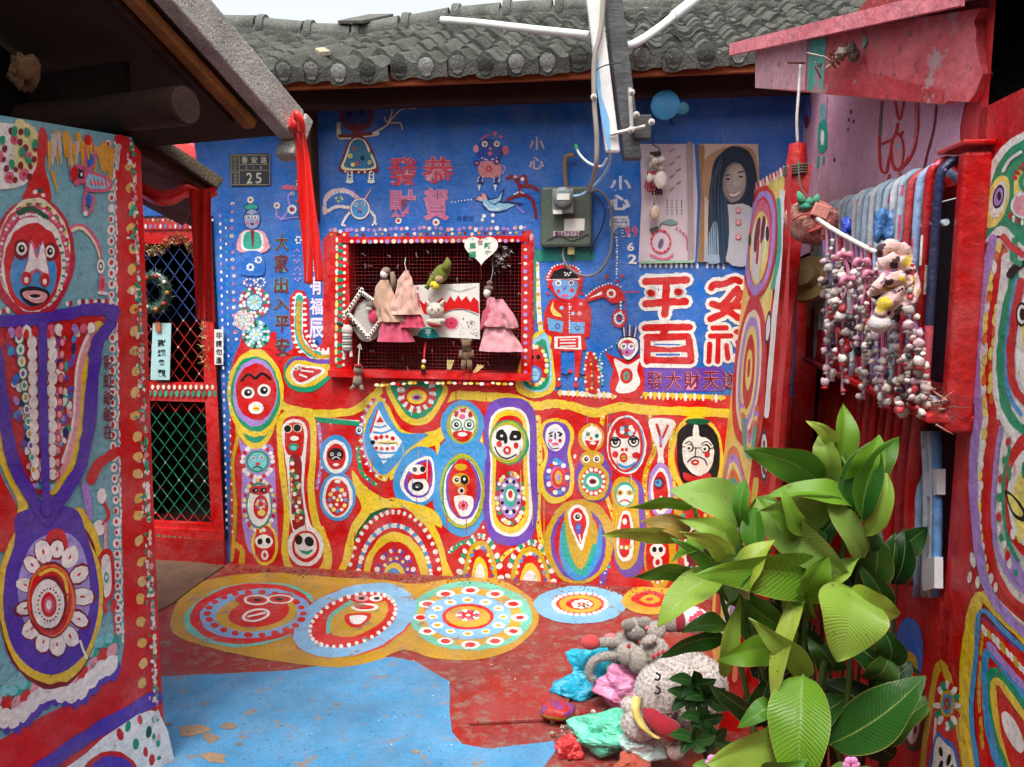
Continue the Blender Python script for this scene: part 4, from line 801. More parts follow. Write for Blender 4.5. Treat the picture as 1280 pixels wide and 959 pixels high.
p = big([[(891, 410), (908, 410)], [(888, 420), (914, 420)], [(898, 422), (897, 452)], [(887, 430), (886, 452)], [(908, 432), (910, 448)], [(920, 415), (935, 415)], [(922, 428), (936, 440)], [(921, 448), (936, 450)]], 6.5, ex=7.5); p.done()
p = fb_('lettering_band', 8); p.poly([(803, 461), (905, 459), (905, 489), (804, 490)], 'P', False)
for k, ch in enumerate('發大財天送'):
    x = 808 + k * 23.5; p.char(ch, x, 464, x + 20.5, 487, 'i', .03); p.char(ch, x, 464.5, x + 20, 486.5, 'D', .008)
p.done()
for ch, x, y, x1, y1, c_ in (('發', 484, 196, 523, 233, (206, 60, 80)), ('恭', 527, 196, 568, 230, (206, 60, 80)), ('財', 485, 237, 520, 272, (200, 110, 150)), ('賀', 529, 235, 562, 276, (210, 120, 158))):
    p = fb_('painted_character', 10); p.char(ch, x, y, x1, y1, (224, 150, 165), .045); p.char(ch, x + .6, y + .6, x1 - .6, y1 - .6, c_, .016); p.done()
for ch, x, y, x1, y1 in zip('大家出入平安', (343, 342, 342, 341, 343, 344), (292, 317, 346, 372, 394, 421), (361, 361, 361, 362, 362, 362), (314, 341, 367, 388, 416, 446)):
    p = fb_('painted_character', 10); p.char(ch, x, y, x1, y1, (80, 170, 160), .05); p.char(ch, x + .5, y + .5, x1 - .5, y1 - .5, (120, 40, 50), .02); p.done()
for ch, x, y, x1, y1 in (('家', 386, 316, 402, 340), ('有', 387, 343, 403, 369), ('福', 387, 372, 404, 394), ('辰', 386, 397, 405, 424)):
    p = fb_('painted_character', 10); p.char(ch, x, y, x1, y1, (168, 150, 216), .05); p.char(ch, x + .6, y + .6, x1 - .6, y1 - .6, (236, 226, 240), .015); p.done()
p = fb_('painted_beads', 10); p.ringdots(393, 430, 3.6, 3.6, 7, 1.6, 'NW').ringdots(373, 300, 3, 4, 6, 1.4, 'W').ringdots(371, 320, 4, 8, 8, 1.3, 'L').ringdots(372, 343, 4, 8, 8, 1.3, 'L'); p.done()
for ch, q, c_, bo in (('小', (661, 171, 681, 190), (190, 180, 190), .03), ('心', (661, 196, 680, 212), (190, 180, 190), .03), ('小', (762, 220, 789, 240), (205, 212, 225), .03), ('心', (760, 243, 788, 263), (220, 225, 236), .045), ('電', (762, 270, 788, 300), (220, 225, 236), .05), ('9', (781, 283, 788, 297), 'I', .03), ('9', (790, 283, 797, 297), 'I', .03), ('6', (784, 303, 793, 314), 'W', .03), ('2', (785, 318, 796, 330), 'W', .03)): fb_('painted_character', 10).char(ch, *q, c_, bo).done()
p = fb_('painted_signature', 10); p.char('@', 571, 270, 577, 276, 'N').char('B', 579, 270, 583, 276, 'N').char('O', 584, 270, 588, 276, 'N').char('E', 589, 270, 592, 276, 'N'); p.done()
# girl in a bell skirt
p = fb_('painted_girl', 10)
p.ell(446, 145, 21, 20, (128, 30, 50)).ell(446, 144, 16.5, 15, (36, 66, 140)).eye(437, 143, 4, 'K', 'N').eye(453, 141, 4, 'K', 'N').poly([(440, 157), (452, 157), (450, 166), (442, 166)], 'D')
p.line([(423, 155), (424, 170), (430, 172), (466, 168), (472, 166)], 5, 'c', True).line([(424, 170), (440, 170)], 4, 'D').line([(455, 168), (464, 167)], 4, 'D').poly([(440, 164), (452, 163), (453, 174), (440, 175)], 'D').line([(468, 166), (483, 157), (492, 146), (504, 136), (520, 136)], 2.4, 'c', w1=1).line([(484, 157), (490, 140), (488, 132)], 1.6, 'c').line([(488, 154), (500, 154), (503, 162)], 1.6, 'c').line([(480, 146), (484, 154)], 1.4, 'c')
p.poly([(438, 174), (456, 173), (466, 190), (473, 214), (462, 214), (446, 216), (424, 214), (428, 196)], 'D').poly([(440, 175), (455, 175), (463, 190), (470, 210), (446, 213), (427, 211), (431, 196)], 'c').poly([(441, 176), (454, 176), (461, 191), (467, 208), (446, 211), (430, 208), (434, 196)], (36, 110, 150)).dots([(438, 195), (446, 204), (453, 198), (462, 192), (462, 203), (443, 186), (441, 206)], 2.6, ['y', 'R', 'K', 'G', 'y', 'R']).dots([(438, 195), (453, 198), (462, 203)], 1.2, 'K').along([(428, 214), (446, 216), (470, 214)], 4, 1.4, 'Dc', smooth=False)
for x in (437, 464): p.line([(x - 2, 215), (x - 3, 227)], 1.5, 'W', False).line([(x + 3, 215), (x + 3, 227)], 1.5, 'W', False).line([(x - 2, 219), (x + 3, 219)], 1, 'W', False).line([(x - 2, 223), (x + 3, 223)], 1, 'W', False).ell(x, 227, 5, 2.4, 'W')
p.done()
# horned creature
p = fb_('painted_creature', 10)
p.poly([(404, 250), (408, 242), (418, 236), (432, 236), (444, 242), (452, 250), (448, 262), (436, 262), (424, 260), (414, 264), (404, 268)], (236, 206, 210)).poly([(408, 252), (414, 244), (424, 240), (434, 241), (444, 248), (444, 257), (432, 257), (420, 256), (410, 262)], 'b').along([(409, 250), (420, 241), (436, 242), (446, 250)], 4, 1.5, 'W').along([(411, 262), (424, 258), (440, 260)], 4, 1.6, 'W').ringdots(424, 249, 4, 3, 7, 1.5, 'yM')
p.line([(440, 262), (432, 272), (428, 280)], 3, 'W').line([(458, 260), (468, 270), (468, 280)], 3, 'W').ell(450, 261, 13, 14, 'D').ell(450, 261, 12.4, 13.2, 'W').ell(450, 261, 10.6, 11.4, 'B').eye(445.5, 256, 2.6).eye(454, 255.5, 2.6).ell(449, 262, 1.6, 2, 'I').line([(447, 266), (450, 264), (452, 267)], 1, 'K').line([(444, 249), (442, 238)], 2.4, 'i', w1=.8).line([(456, 249), (464, 236)], 2.4, 'i', w1=.8).dots([(428, 281), (431, 282), (466, 281), (470, 280)], 1.7, 'W'); p.done()
p = fb_('painted_dog', 10)                             # small dancer with floppy ears
p.ell(612, 189, 16.5, 15, 'N').ell(612, 189, 15.5, 14, (36, 72, 160)).eye(606, 180, 3, rim='c').eye(621, 180, 3, rim='c').ell(613, 186, 2.2, 1.6, 'I').ell(612.5, 192, 2.8, 2.4, 'I').ell(595, 186, 3.4, 5, 'i').ell(632, 188, 4, 6, 'I').line([(601, 174), (612, 168)], 2, 'I').dots([(619, 167), (626, 171)], 2.6, 'I').along([(603, 198), (612, 200), (621, 198)], 3, 1, 'W').poly([(600, 203), (624, 203), (626, 218), (616, 222), (600, 219)], (205, 130, 135)).ringdots(611, 211, 3, 3, 6, 1.5, 'R').ell(596, 204, 4, 4, 'N').ell(596, 204, 2, 2, 'I').ell(621, 202, 4.4, 4, 'N').ell(621, 202, 2, 2, 'i').line([(628, 218), (631, 210), (628, 207)], 1.8, 'L')
for x in (601, 621): p.poly([(x - 4, 221), (x + 4, 221), (x + 3, 230), (x - 4, 230)], 'N', False).along([(x - 3, 222), (x - 4, 229)], 2.4, .9, 'W', smooth=False).along([(x + 3, 222), (x + 2, 229)], 2.4, .9, 'W', smooth=False).poly([(x - 4, 231), (x, 231), (x - 2, 239)], 'W', False)
p.done()
p = fb_('painted_bird', 10)
p.poly([(593, 249), (600, 243), (607, 242), (612, 248), (622, 251), (636, 252), (655, 255), (640, 259), (630, 265), (615, 266), (604, 260), (602, 254)], 'N').poly([(595, 249), (601, 244), (606, 244), (611, 250), (624, 254), (644, 256), (628, 263), (614, 264), (606, 258), (603, 252)], 'S').ell(604, 246, 4.4, 4, 'i').ell(601.5, 244.8, 1.2, 1.2, 'K').poly([(594, 249), (600, 245), (601, 252)], 'i', False).poly([(608, 250), (622, 246), (631, 234), (628, 250), (618, 257)], 'N', False).poly([(610, 251), (622, 248), (628, 240), (626, 250), (618, 255)], 'S', False).along([(605, 255), (614, 262), (628, 260)], 3, 1, 'W').dots([(605, 270), (616, 269), (603, 275), (616, 277)], 2.6, 'W').along([(565, 253), (578, 251), (590, 249)], 4, .9, 'W'); p.line([(645, 257), (656, 267)], 1.6, 'L', False); p.done()
p = fb_('painted_bird', 10)
p.line([(634, 223), (642, 221), (650, 232), (664, 233), (672, 238)], 4.5, 'D').line([(649, 224), (656, 220), (658, 230)], 4.5, 'D').line([(634, 250), (642, 246), (656, 244), (666, 252), (670, 272)], 4.2, 'D').line([(648, 230), (650, 244)], 4, 'D').ell(644, 221, 2.4, 2, 'i').ell(653, 224, 2.4, 2.6, 'W').along([(643, 243), (650, 240), (658, 243)], 3, 1, 'W'); p.done()
# lady in a green bodice
p = fb_('painted_lady', 10)
p.ell(314, 259, 9.5, 5, 'N').ell(314, 259, 8, 3.8, 'M').ringdots(313, 250, 3, 3, 7, 1.5, 'W').ell(313, 250, 1.4, 1.4, 'R').ell(315, 274, 11, 13.5, 'N').ell(315, 274, 10, 12, (150, 165, 205)).eye(310.5, 272, 2.8).eye(319, 272, 2.8).line([(306, 267), (312, 268)], 1.4, 'K').line([(317, 268), (323, 267)], 1.4, 'K').ell(309, 279, 2, 2, 'I').ell(321, 278.5, 2, 2, 'I').ell(315, 280, 2.4, 1.6, 'D')
p.poly([(307, 288), (324, 288), (333, 294), (336, 310), (328, 316), (303, 316), (296, 310), (299, 294)], 'i').poly([(305, 290), (325, 290), (330, 304), (326, 314), (306, 314), (301, 304)], 'W').poly([(307, 291), (323, 291), (327, 304), (323, 311), (308, 311), (304, 304)], 'M').poly([(313, 288), (318, 288), (317, 310), (315, 308)], 'D', False).dots([(298, 311), (335, 308)], 3, 'i')
p.poly([(304, 316), (326, 316), (331, 340), (320, 345), (300, 342), (306, 330)], 'b').ringdots(313, 334, 3.6, 3.6, 7, 1.6, 'W').ringdots(323, 325, 3.4, 3.4, 7, 1.5, 'W').ringdots(312, 353, 7, 4, 9, 1.5, 'Wi').ringdots(326, 353, 5, 5, 8, 1.4, 'W'); p.done()
for (x, y, r, cs) in ((318, 378, 16, ['W', 'R', 'W', 'W', 'R', 'G']), (320, 418, 14, ['M', 'W', 'a', 'g']), (305, 400, 9, ['W', 'i', 'W'])):
    p = fb_('painted_wreath', 10); p.ringdots(x, y, r + 1.5, r + 1.5, 26, 2.3, cs).ringdots(x, y, r - 3, r - 3, 20, 2.2, cs[::-1] + ['W']).ell(x, y, r * .62, r * .62, 'a').ringdots(x, y, r * .42, r * .42, 12, 1.4, 'WS', radial=3).ringdots(x, y, r * .15, r * .15, 5, 1.2, 'yW'); p.done()
# dotted string down the left edge, and the small lilac creature by the ribbon
p = fb_('painted_beads', 8); p.along([(291, 255), (290, 300), (292, 345), (293, 400), (296, 425)], 10, 2.2, 'Wi').along([(291, 255), (290, 300), (292, 345), (293, 400), (296, 425)], 10, 1.1, 'R'); p.done()
p = fb_('painted_creature', 10); p.line([(346, 262), (346, 270), (354, 272), (362, 258), (360, 246), (366, 240)], 2.2, 'L').ringdots(346, 257, 3, 3, 7, 1.4, 'W').ell(346, 257, 1.4, 1.4, 'R').ringdots(365, 262, 4.5, 4.5, 9, 1.7, 'W').ell(365, 262, 2, 2, 'R').poly([(352, 235), (358, 231), (376, 234), (376, 238), (360, 237)], 'I').eye(366, 242, 2.4, 'K').line([(371, 226), (372, 232)], 3, 'W', False).dots([(371, 228)], 1.5, 'R').dots([(371, 251)], 2.5, 'I').line([(350, 275), (366, 272), (376, 272)], 1.4, 'L'); p.done()
# green stalk and leaf-shaped bird
p = fb_('painted_stalk', 8)
p.line([(374, 371), (373, 400), (375, 425), (388, 441), (405, 444), (420, 440)], 11, 'W').line([(374, 373), (373, 400), (375, 425), (386, 440), (398, 444)], 9, 'M').line([(374, 378), (373, 402), (375, 422), (384, 437), (400, 446), (422, 444)], 5, 'O').along([(368, 372), (366, 400), (368, 425), (376, 440)], 7, 1.6, 'W', 3, ori=90).along([(381, 372), (381, 400), (384, 420), (398, 437), (415, 436)], 7, 1.8, 'W', 2.8).along([(374, 380), (373, 400), (375, 422), (384, 437), (400, 446)], 8, 2.2, 'o').along([(374, 380), (373, 400), (375, 422), (384, 437), (400, 446)], 8, 1.4, 'O'); p.done()
p = fb_('painted_bird', 14)
p.poly([(355, 462), (360, 450), (372, 445), (390, 449), (412, 450), (430, 446), (422, 462), (408, 478), (390, 490), (368, 488), (357, 478)], 'G').poly([(357, 460), (363, 450), (376, 446), (400, 450), (428, 447), (424, 454), (400, 456), (372, 452)], 'P').poly([(357, 466), (364, 454), (376, 450), (400, 455), (424, 456), (408, 471), (390, 483), (370, 483), (359, 475)], 'Y').poly([(363, 466), (370, 456), (384, 457), (407, 462), (394, 474), (378, 481), (368, 478)], 'W').poly([(366, 466), (372, 458), (384, 460), (402, 463), (390, 472), (377, 478), (369, 474)], 'R').line([(376, 463), (392, 465)], 2.2, 'W', False).line([(374, 468), (384, 472)], 2.2, 'W', False).eye(370, 461, 2.6).eye(374.5, 459.5, 2.6); p.done()
# beads round the window boards
WJ = BW.shift(.0225)
p = Paint(WJ, 'painted_beads', bwall, 0, 'gloss_paint')
p.along([(421, 300), (420, 450)], 10, 2, 'cWy', 4.5, smooth=False, ori=0).along([(426, 305), (424, 460)], 9, 2.4, ['G'], 3.4, smooth=False).along([(431, 300), (429, 462)], 8.2, 2, 'W', smooth=False)
p.along([(657, 303), (657, 466)], 9, 2.4, ['L', 'W'], smooth=False)
p.done()
p = Paint(BW.shift(.031), 'painted_beads', bwall, 0, 'gloss_paint'); p.along([(440, 302), (648, 301)], 7.4, 2.5, ['W', 'L', 'c', 'L', 'W'], smooth=False); p.done()
p = fb_('painted_beads', 10); p.along([(412, 289), (500, 286), (662, 285)], 7, 2.6, ['L', 'i', 'W', 'L'], smooth=False, jit=1.5).along([(414, 294), (660, 291)], 8, 2, ['O', 'D', 'c'], smooth=False, jit=1).dots([(498, 276), (545, 278)], 4.4, 'W').dots([(498, 276), (545, 278)], 2, 'R').along([(664, 296), (664, 420)], 8, 2.4, 'iI', 4, smooth=False, ori=0); p.done()
p = Paint(BW.shift(.0505), 'painted_streaks', bwall, 0, 'gloss_paint')
p.along([(470, 482), (520, 478), (640, 480)], 7, 3, ['c', 'y', 'O', 'W', 'R'], 1.8, smooth=False, jit=1); p.done()
# ================================================================ brush work on the gable wall
def fl_p(name, z=12): return Paint(LW, name, lwall, z)
p = fl_p('painted_red_band', 0)
p.poly([(143, 170), (150, 168), (160, 172), (176, 190), (184, 400), (192, 640), (202, 860), (212, 1000), (0, 1000), (-300, 1100), (-300, 1010), (0, 925), (60, 892), (110, 868), (150, 842), (156, 800), (152, 640), (148, 500), (146, 300)], 'R', False); p.done()
p = fl_p('painted_border', 3)                          # ochre dabs and speckle down the rough corner
for k in range(26):
    y = 205 + k * 26; x = 164 + (y - 205) * .022
    p._e(x + rnd.uniform(-2, 2), y + rnd.uniform(-4, 4), 5.5, 7, rnd.choice([(226, 184, 92), (232, 196, 120)]), rnd.random(), 9, .2)
p.z += 1
for k in range(420):
    y = rnd.uniform(180, 950); x = 166 + (y - 170) * .043 + min(0, rnd.gauss(0, 4)); p._e(x, y, rnd.uniform(1, 3.2), rnd.uniform(1.5, 5), rnd.choice(['W', 'W', 'c', 'M', 'R', 'i', 'G']), 0, 6, .3); p.z += .04
p.done()
p = fl_p('painted_beads', 4); B_ = [(135, 180), (139, 215), (139, 300), (140, 390), (141, 480), (142, 560), (145, 640), (147, 720), (148, 790)]
p.along(B_, 13.5, 4.4, 'W', 6, ori=0).along(B_, 13.5, 2.2, 'R', 3.2, ori=0).along([(144, 180), (146, 400), (150, 640), (153, 800)], 5, 1.3, 'W', 3, ori=0, jit=1.5); p.done()
p = fl_p('painted_flowers', 6)
p.poly([(-60, 156), (30, 157), (46, 165), (50, 190), (40, 222), (10, 236), (-60, 230)], 'W').poly([(20, 150), (50, 170), (46, 205), (20, 215)], (232, 220, 150))
for x, y in ((18, 175), (12, 222), (30, 218), (-2, 196), (36, 196), (-20, 182), (-34, 215)): p.dots([(x, y)], 6.5, 'I', 8).dots([(x, y)], 3, 'R').dots([(x + 8, y - 10), (x - 4, y - 11), (x + 7, y + 3)], 3.4, 'D', 4.5)
p.dots([(18, 164), (34, 165), (3, 175), (36, 200), (15, 205), (44, 180), (28, 190), (-15, 166)], 3.8, 'G', 6); p.done()
p = fl_p('painted_streaks', 6)
for k in range(26):
    x = rnd.uniform(62, 150); y = rnd.uniform(163, 180) + (x - 62) * .12; p.line([(x, y), (x + rnd.uniform(-3, 3), y + rnd.uniform(18, 42))], rnd.uniform(5, 9), rnd.choice([(222, 160, 40), (226, 170, 60), (204, 196, 190), (222, 160, 40)]), False, w1=2, rag=.3); p.z -= .9
p.z += 2; p.line([(66, 215), (72, 240)], 5, (222, 160, 40), False, w1=1); p.done()
p = fl_p('painted_plane', 12)
p.line([(111, 172), (107, 190), (108, 212), (117, 206), (119, 188), (111, 172)], 4, 'I').ell(113, 200, 4.6, 8, 'b').ell(110, 175, 5, 7, 'R').poly([(106, 214), (120, 216), (136, 222), (141, 234), (130, 240), (108, 238)], 'I').poly([(109, 218), (122, 220), (134, 226), (137, 232), (128, 236), (110, 234)], 'S').line([(113, 228), (133, 230)], 4, 'i', False)
for k in range(5): p.line([(113 + k * 4.6, 224), (115 + k * 4.6, 233)], 1.1, 'R', False)
p.line([(108, 238), (105, 260), (108, 268), (114, 262), (117, 246)], 4, 'I').ell(111, 250, 4, 8, 'b').ringdots(98, 218, 8, 10, 7, 4, 'I').ell(93, 217, 5, 9, 'R').ell(102, 218, 3.4, 6, 'K').ell(102, 218, 1.6, 2.6, 'W').ell(107, 267, 3, 3.5, 'W'); p.done()
p = fl_p('painted_face', 9)
p.poly([(50, 160), (58, 164), (60, 185), (56, 205), (62, 232), (62, 252), (30, 252), (34, 232), (46, 205), (46, 185)], 'R').dots([(44, 240), (50, 238), (54, 244)], 3, ['W', 'g'])
p.ell(42, 322, 52, 76, (190, 36, 62)).ell(42, 318, 47, 69, 'c').ringdots(42, 318, 43, 63, 44, 2.6, ['G', 'y', 'W', 'R'], 180, 360).ell(42, 322, 45, 66, (206, 70, 100)).ringdots(42, 324, 42, 63, 60, 2.2, ['W', 'i', 'I']).ell(42, 330, 40, 60, 'W').ringdots(42, 334, 38, 54, 30, 2.2, ['G', 'W', 'W'], -40, 60).line([(24, 266), (40, 261), (58, 272)], 7, 'g').along([(26, 271), (42, 268), (58, 277)], 4, 2, 'W').ell(41, 334, 36.5, 54, 'R').ell(42, 343, 29, 40, 'B')
p.poly([(14, 300), (20, 288), (44, 284), (64, 290), (70, 304), (62, 298), (54, 296), (45, 312), (34, 298), (22, 298)], 'R').ell(27, 312, 10, 13, 'D').ell(63, 315, 9.5, 12, 'D').eye(27, 311, 6.8, ry=8.4).eye(62.5, 314.5, 6, ry=8)
p.poly([(38, 300), (44, 308), (47, 318), (53, 300), (58, 320), (62, 352), (57, 358), (52, 344), (46, 338), (40, 346), (32, 356), (26, 350), (33, 330)], 'I').poly([(39, 304), (46, 324), (53, 304), (57, 322), (60, 342), (46, 336), (30, 344), (35, 328)], 'W').ell(33, 348, 6.4, 8.5, 'R').ell(56, 350, 6.2, 8.5, 'R').ell(33, 350, 2.8, 4, 'W').ell(56, 352, 2.6, 4, 'W')
p.poly([(25, 362), (42, 358), (60, 364), (60, 374), (44, 382), (30, 376)], 'K').poly([(28, 366), (42, 363), (58, 367), (56, 376), (44, 379), (32, 373)], 'i').ell(44, 370, 7, 2.4, 'K').line([(36, 371), (44, 374), (52, 371)], 1.6, 'W'); p.done()
p = fl_p('painted_earring', 10)
p.line([(88, 288), (100, 283), (114, 292), (123, 308), (126, 325)], 9, 'I', w1=4).line([(91, 288), (101, 285), (113, 295), (121, 309), (125, 324)], 5, 'c', w1=1.5).ell(126, 333, 5, 9, 'W').ell(126, 333, 3, 5.5, 'e').ell(126, 333, 1.6, 3, 'W').poly([(127, 342), (132, 352), (131, 366), (124, 366), (124, 354)], 'I').ell(128, 355, 2.2, 7, 'R').line([(124, 366), (133, 367)], 4, 'W', False); p.done()
p = fl_p('painted_fringe', 8); p.along([(84, 380), (100, 378), (140, 377)], 5, 2.4, ['W', 'R', 'W', 'D'], 4).along([(-80, 392), (-20, 392), (10, 388)], 5, 2.4, ['W', 'R'], 4); p.done()
# big goblet in purple, filled with a mosaic of brush dabs
p = fl_p('painted_goblet', 10)
p.poly([(-6, 404), (130, 396), (112, 470), (104, 540), (85, 590), (58, 622), (34, 596), (16, 540), (6, 470)], (196, 30, 40))
p.line([(124, 408), (108, 455), (101, 530), (88, 580), (66, 612)], 14, 'Y').line([(118, 408), (101, 455), (95, 530), (82, 580), (62, 610)], 7, 'i').line([(113, 412), (97, 455), (91, 530), (78, 578)], 3.4, 'W')
cs1 = ['B', 'b', 'P', 'L', 'G', 'M', 'N', 'S', 'i', 'c', 'P', 'W']
for k in range(230):
    y = rnd.uniform(415, 608); t = (y - 415) / 190; xl, xr = 8 + 34 * t ** 1.6, 98 - 30 * t ** 1.8; x = rnd.uniform(xl, xr)
    p._e(x, y, rnd.uniform(2.5, 5), rnd.uniform(3.5, 8), rnd.choice(cs1), rnd.uniform(-.5, .5), 8, .15); p.z += .06
for k in range(12):
    y = 428 + k * 15; t = (y - 415) / 190
    for x in (40 - k * -.4, 64 + (k % 2) * 2): p.ell(x, y, 7.4 - t, 10.5 - t * 2, 'R').ell(x, y, 6.2 - t, 9.2 - t * 2, 'W'); p.z -= 1.9
    x = 24 + k * 1.6; p.ell(x, y - 6, 6.4 - t * 2, 9 - t * 3, 'G').ell(x, y - 6, 5.2 - t * 2, 7.6 - t * 3, 'W').ell(x, y - 6, 2.4, 3.6, ['P', 'M', 'O'][k % 3]); p.z -= 2.9
    x = 78 - k * .6; p.ell(x, y, 4, 6.4, 'R').ell(x, y, 2.6, 4.6, 'i'); p.z -= 1.9
p.z += 4
for k in range(11):
    p.dots([(14 + k * 10, 416 - k * .6)], 5.5, [['L', 'I', 'W', 'R'][k % 4]], 8)
p.dots([(10, 420), (33, 418), (60, 417), (80, 415)], 3, 'R', 6)
p.z += 1; p.line([(54, 404), (53, 480), (56, 560), (58, 640)], 11, 'V'); p.done()
p = fl_p('painted_goblet_rim', 24)
p.line([(-260, 408), (-60, 406), (0, 402), (50, 399), (90, 391), (120, 386), (143, 389)], 15, 'V').line([(141, 388), (137, 406), (122, 428), (116, 470), (110, 540), (98, 590), (72, 628), (58, 650)], 16, 'V').line([(-22, 410), (-6, 440), (3, 500), (12, 560), (30, 606), (52, 640)], 16, 'V'); p.done()
p = fl_p('painted_pot', 10)
p.line([(-12, 470), (-4, 540), (10, 590), (28, 625), (26, 650)], 12, 'Y').line([(98, 640), (112, 660), (122, 690)], 12, 'Y')
p.poly([(-300, 480), (-30, 470), (-16, 540), (4, 600), (22, 640), (4, 690), (-300, 690)], 'R')
p.ell(64, 748, 66, 112, 'D').ell(63, 747, 65, 110, 'Y').poly([(24, 640), (90, 634), (108, 668), (122, 720), (122, 770), (104, 820), (64, 844), (24, 822), (6, 775), (6, 720), (18, 680)], 'V')
p.poly([(30, 700), (50, 672), (88, 668), (108, 700), (112, 760), (96, 790), (70, 815), (36, 790), (22, 740)], (160, 150, 215)).poly([(60, 666), (80, 664), (84, 694), (56, 698)], 'R')
p.ringdots(67, 746, 36, 60, 13, 11, 'D', radial=15).ringdots(67, 746, 36, 60, 13, 9.6, 'W', radial=13.4).ringdots(67, 746, 36, 60, 13, 1.4, 'R', radial=3)
p.ell(64, 750, 31, 47, 'D').ell(64, 750, 29.5, 45, 'o').ell(63, 751, 27, 42, 'R').line(p.path([(84, 740), (80, 722), (66, 712), (50, 718)], 4), 4, 'Y').line([(84, 745), (80, 770), (68, 786)], 3, 'Y').ell(62, 754, 22.5, 34, 'D').ell(60, 755, 20, 31, 'W').ringdots(61, 756, 13.5, 20, 22, 1.3, 'RK').ell(61, 756, 10, 15.5, 'R').ell(61, 756, 6, 10, 'I').ell(61, 756, 3.4, 6, 'W').line([(100, 800), (104, 812), (109, 824)], 3, 'W'); p.done()
p = fl_p('painted_lettering', 8)
for k, ch in enumerate('彩虹爺爺在'): p.char(ch, 129, 444 + k * 21.5, 142, 463 + k * 21.5, (130, 20, 50), .012)
p.done()
p = fl_p('painted_scroll', 6)
p.line([(114, 600), (124, 580), (147, 564)], 12, 'R').ell(127, 620, 6, 10, 'W').ell(124, 660, 8, 10, 'W').line([(131, 630), (136, 645), (129, 655)], 4, 'R').line([(132, 655), (132, 690), (138, 712)], 4, 'i').poly([(124, 695), (140, 690), (143, 740), (128, 752)], 'R').poly([(127, 700), (137, 696), (139, 738), (130, 744)], 'W').ell(133, 722, 3, 7, 'M').ell(133, 722, 1.4, 3.4, 'W').dots([(131, 760), (142, 757)], 4, 'R', 9).line([(142, 764), (144, 795)], 2, 'R', False).poly([(102, 604), (112, 612), (116, 650), (108, 640)], 'L'); p.done()
p = fl_p('painted_scallops', 5)                         # overlapping dabs along the foot of the wall picture
for k in range(26):
    x = -150 + k * 12; y = 905 - (x * .42 if x > 0 else x * .3) + 8 * math.sin(k)
    for dx, dy, rx, ry, c_ in ((0, -52, 8, 9, 'T'), (4, -40, 7, 8, 'M'), (-2, -42, 6, 7, 'a'), (2, -26, 6, 11, 'R' if k % 2 else 'i'), (6, 0, 6, 13, 'V'), (0, -8, 9, 14, 'W')):
        if -200 < x < 145: p._e(x + dx, y + dy, rx, ry, c_, R_(18), 11, .1); p.z += .3
    p.z -= 1.5
p.done()
p = fl_p('painted_sash', 8)
p.poly([(-40, 1040), (90, 955), (140, 915), (200, 892), (208, 1010), (60, 1060)], 'W').dots([(150, 918), (160, 908), (175, 900), (186, 915), (182, 940), (170, 930), (190, 950)], 4, ['R', 'G', 'R', 'g'], 8).line([(-60, 1030), (40, 968), (110, 920), (195, 872)], 17, 'V').ell(138, 985, 40, 46, 'R').ell(139, 990, 37, 45, 'V').ell(139, 1000, 20, 40, 'G'); p.done()
# ================================================================ brush work on the wall with the bars
def fr_p(name, z=10): return Paint(RW, name, rwall, z)
p = fr_p('painted_pink_field', 0); p.poly([(984, 60), (1120, 20), (1206, 20), (1206, 130), (1200, 160), (1201, 195), (1180, 205), (1110, 228), (1060, 246), (1045, 262), (1040, 300), (984, 330)], (226, 172, 198), False); p.done()
p = fr_p('painted_mermaid', 8)
p.line([(1102, 128), (1099, 175), (1101, 210), (1108, 215), (1112, 195), (1120, 180), (1128, 165)], 3.5, 'R').line([(1118, 125), (1124, 150), (1130, 125)], 3, 'R').line([(1122, 155), (1117, 172), (1103, 180)], 3.5, 'R').line([(1146, 128), (1145, 170), (1138, 195), (1124, 212)], 5, 'R').line([(1146, 130), (1144, 172), (1136, 196)], 1.5, 'i').ell(1121, 190, 9, 25, 'R').ell(1122, 190, 6, 20, 'i').ell(1123, 183, 2, 5, 'S').line([(1112, 218), (1108, 232)], 3, 'R').line([(1124, 216), (1130, 226)], 3, 'R').line([(1170, 128), (1167, 160), (1158, 195), (1154, 214)], 1.8, 'D').line([(1102, 128), (1100, 170)], 1, 'M', False); p.done()
p = fr_p('painted_doll', 8)
p.ell(1029, 140, 4.5, 12, 'T').line([(1034, 120), (1033, 150)], 1.4, 'I', False).poly([(1024, 155), (1033, 152), (1034, 185), (1023, 190)], 'M').ell(1028, 172, 2.4, 10, 'W').line([(1023, 195), (1022, 210)], 2.5, 'M', False).line([(1030, 195), (1029, 206)], 2.5, 'M', False).ell(1009, 138, 5, 22, (90, 110, 200)).ell(1008, 152, 3, 9, 'D'); p.done()
fr_p('painted_spots', 8).dots([(1064, 140), (1061, 150), (1067, 152), (1060, 162), (1043, 200), (1138, 215)], 1.6, 'e', 3).done()
p = fr_p('painted_monster', 8)
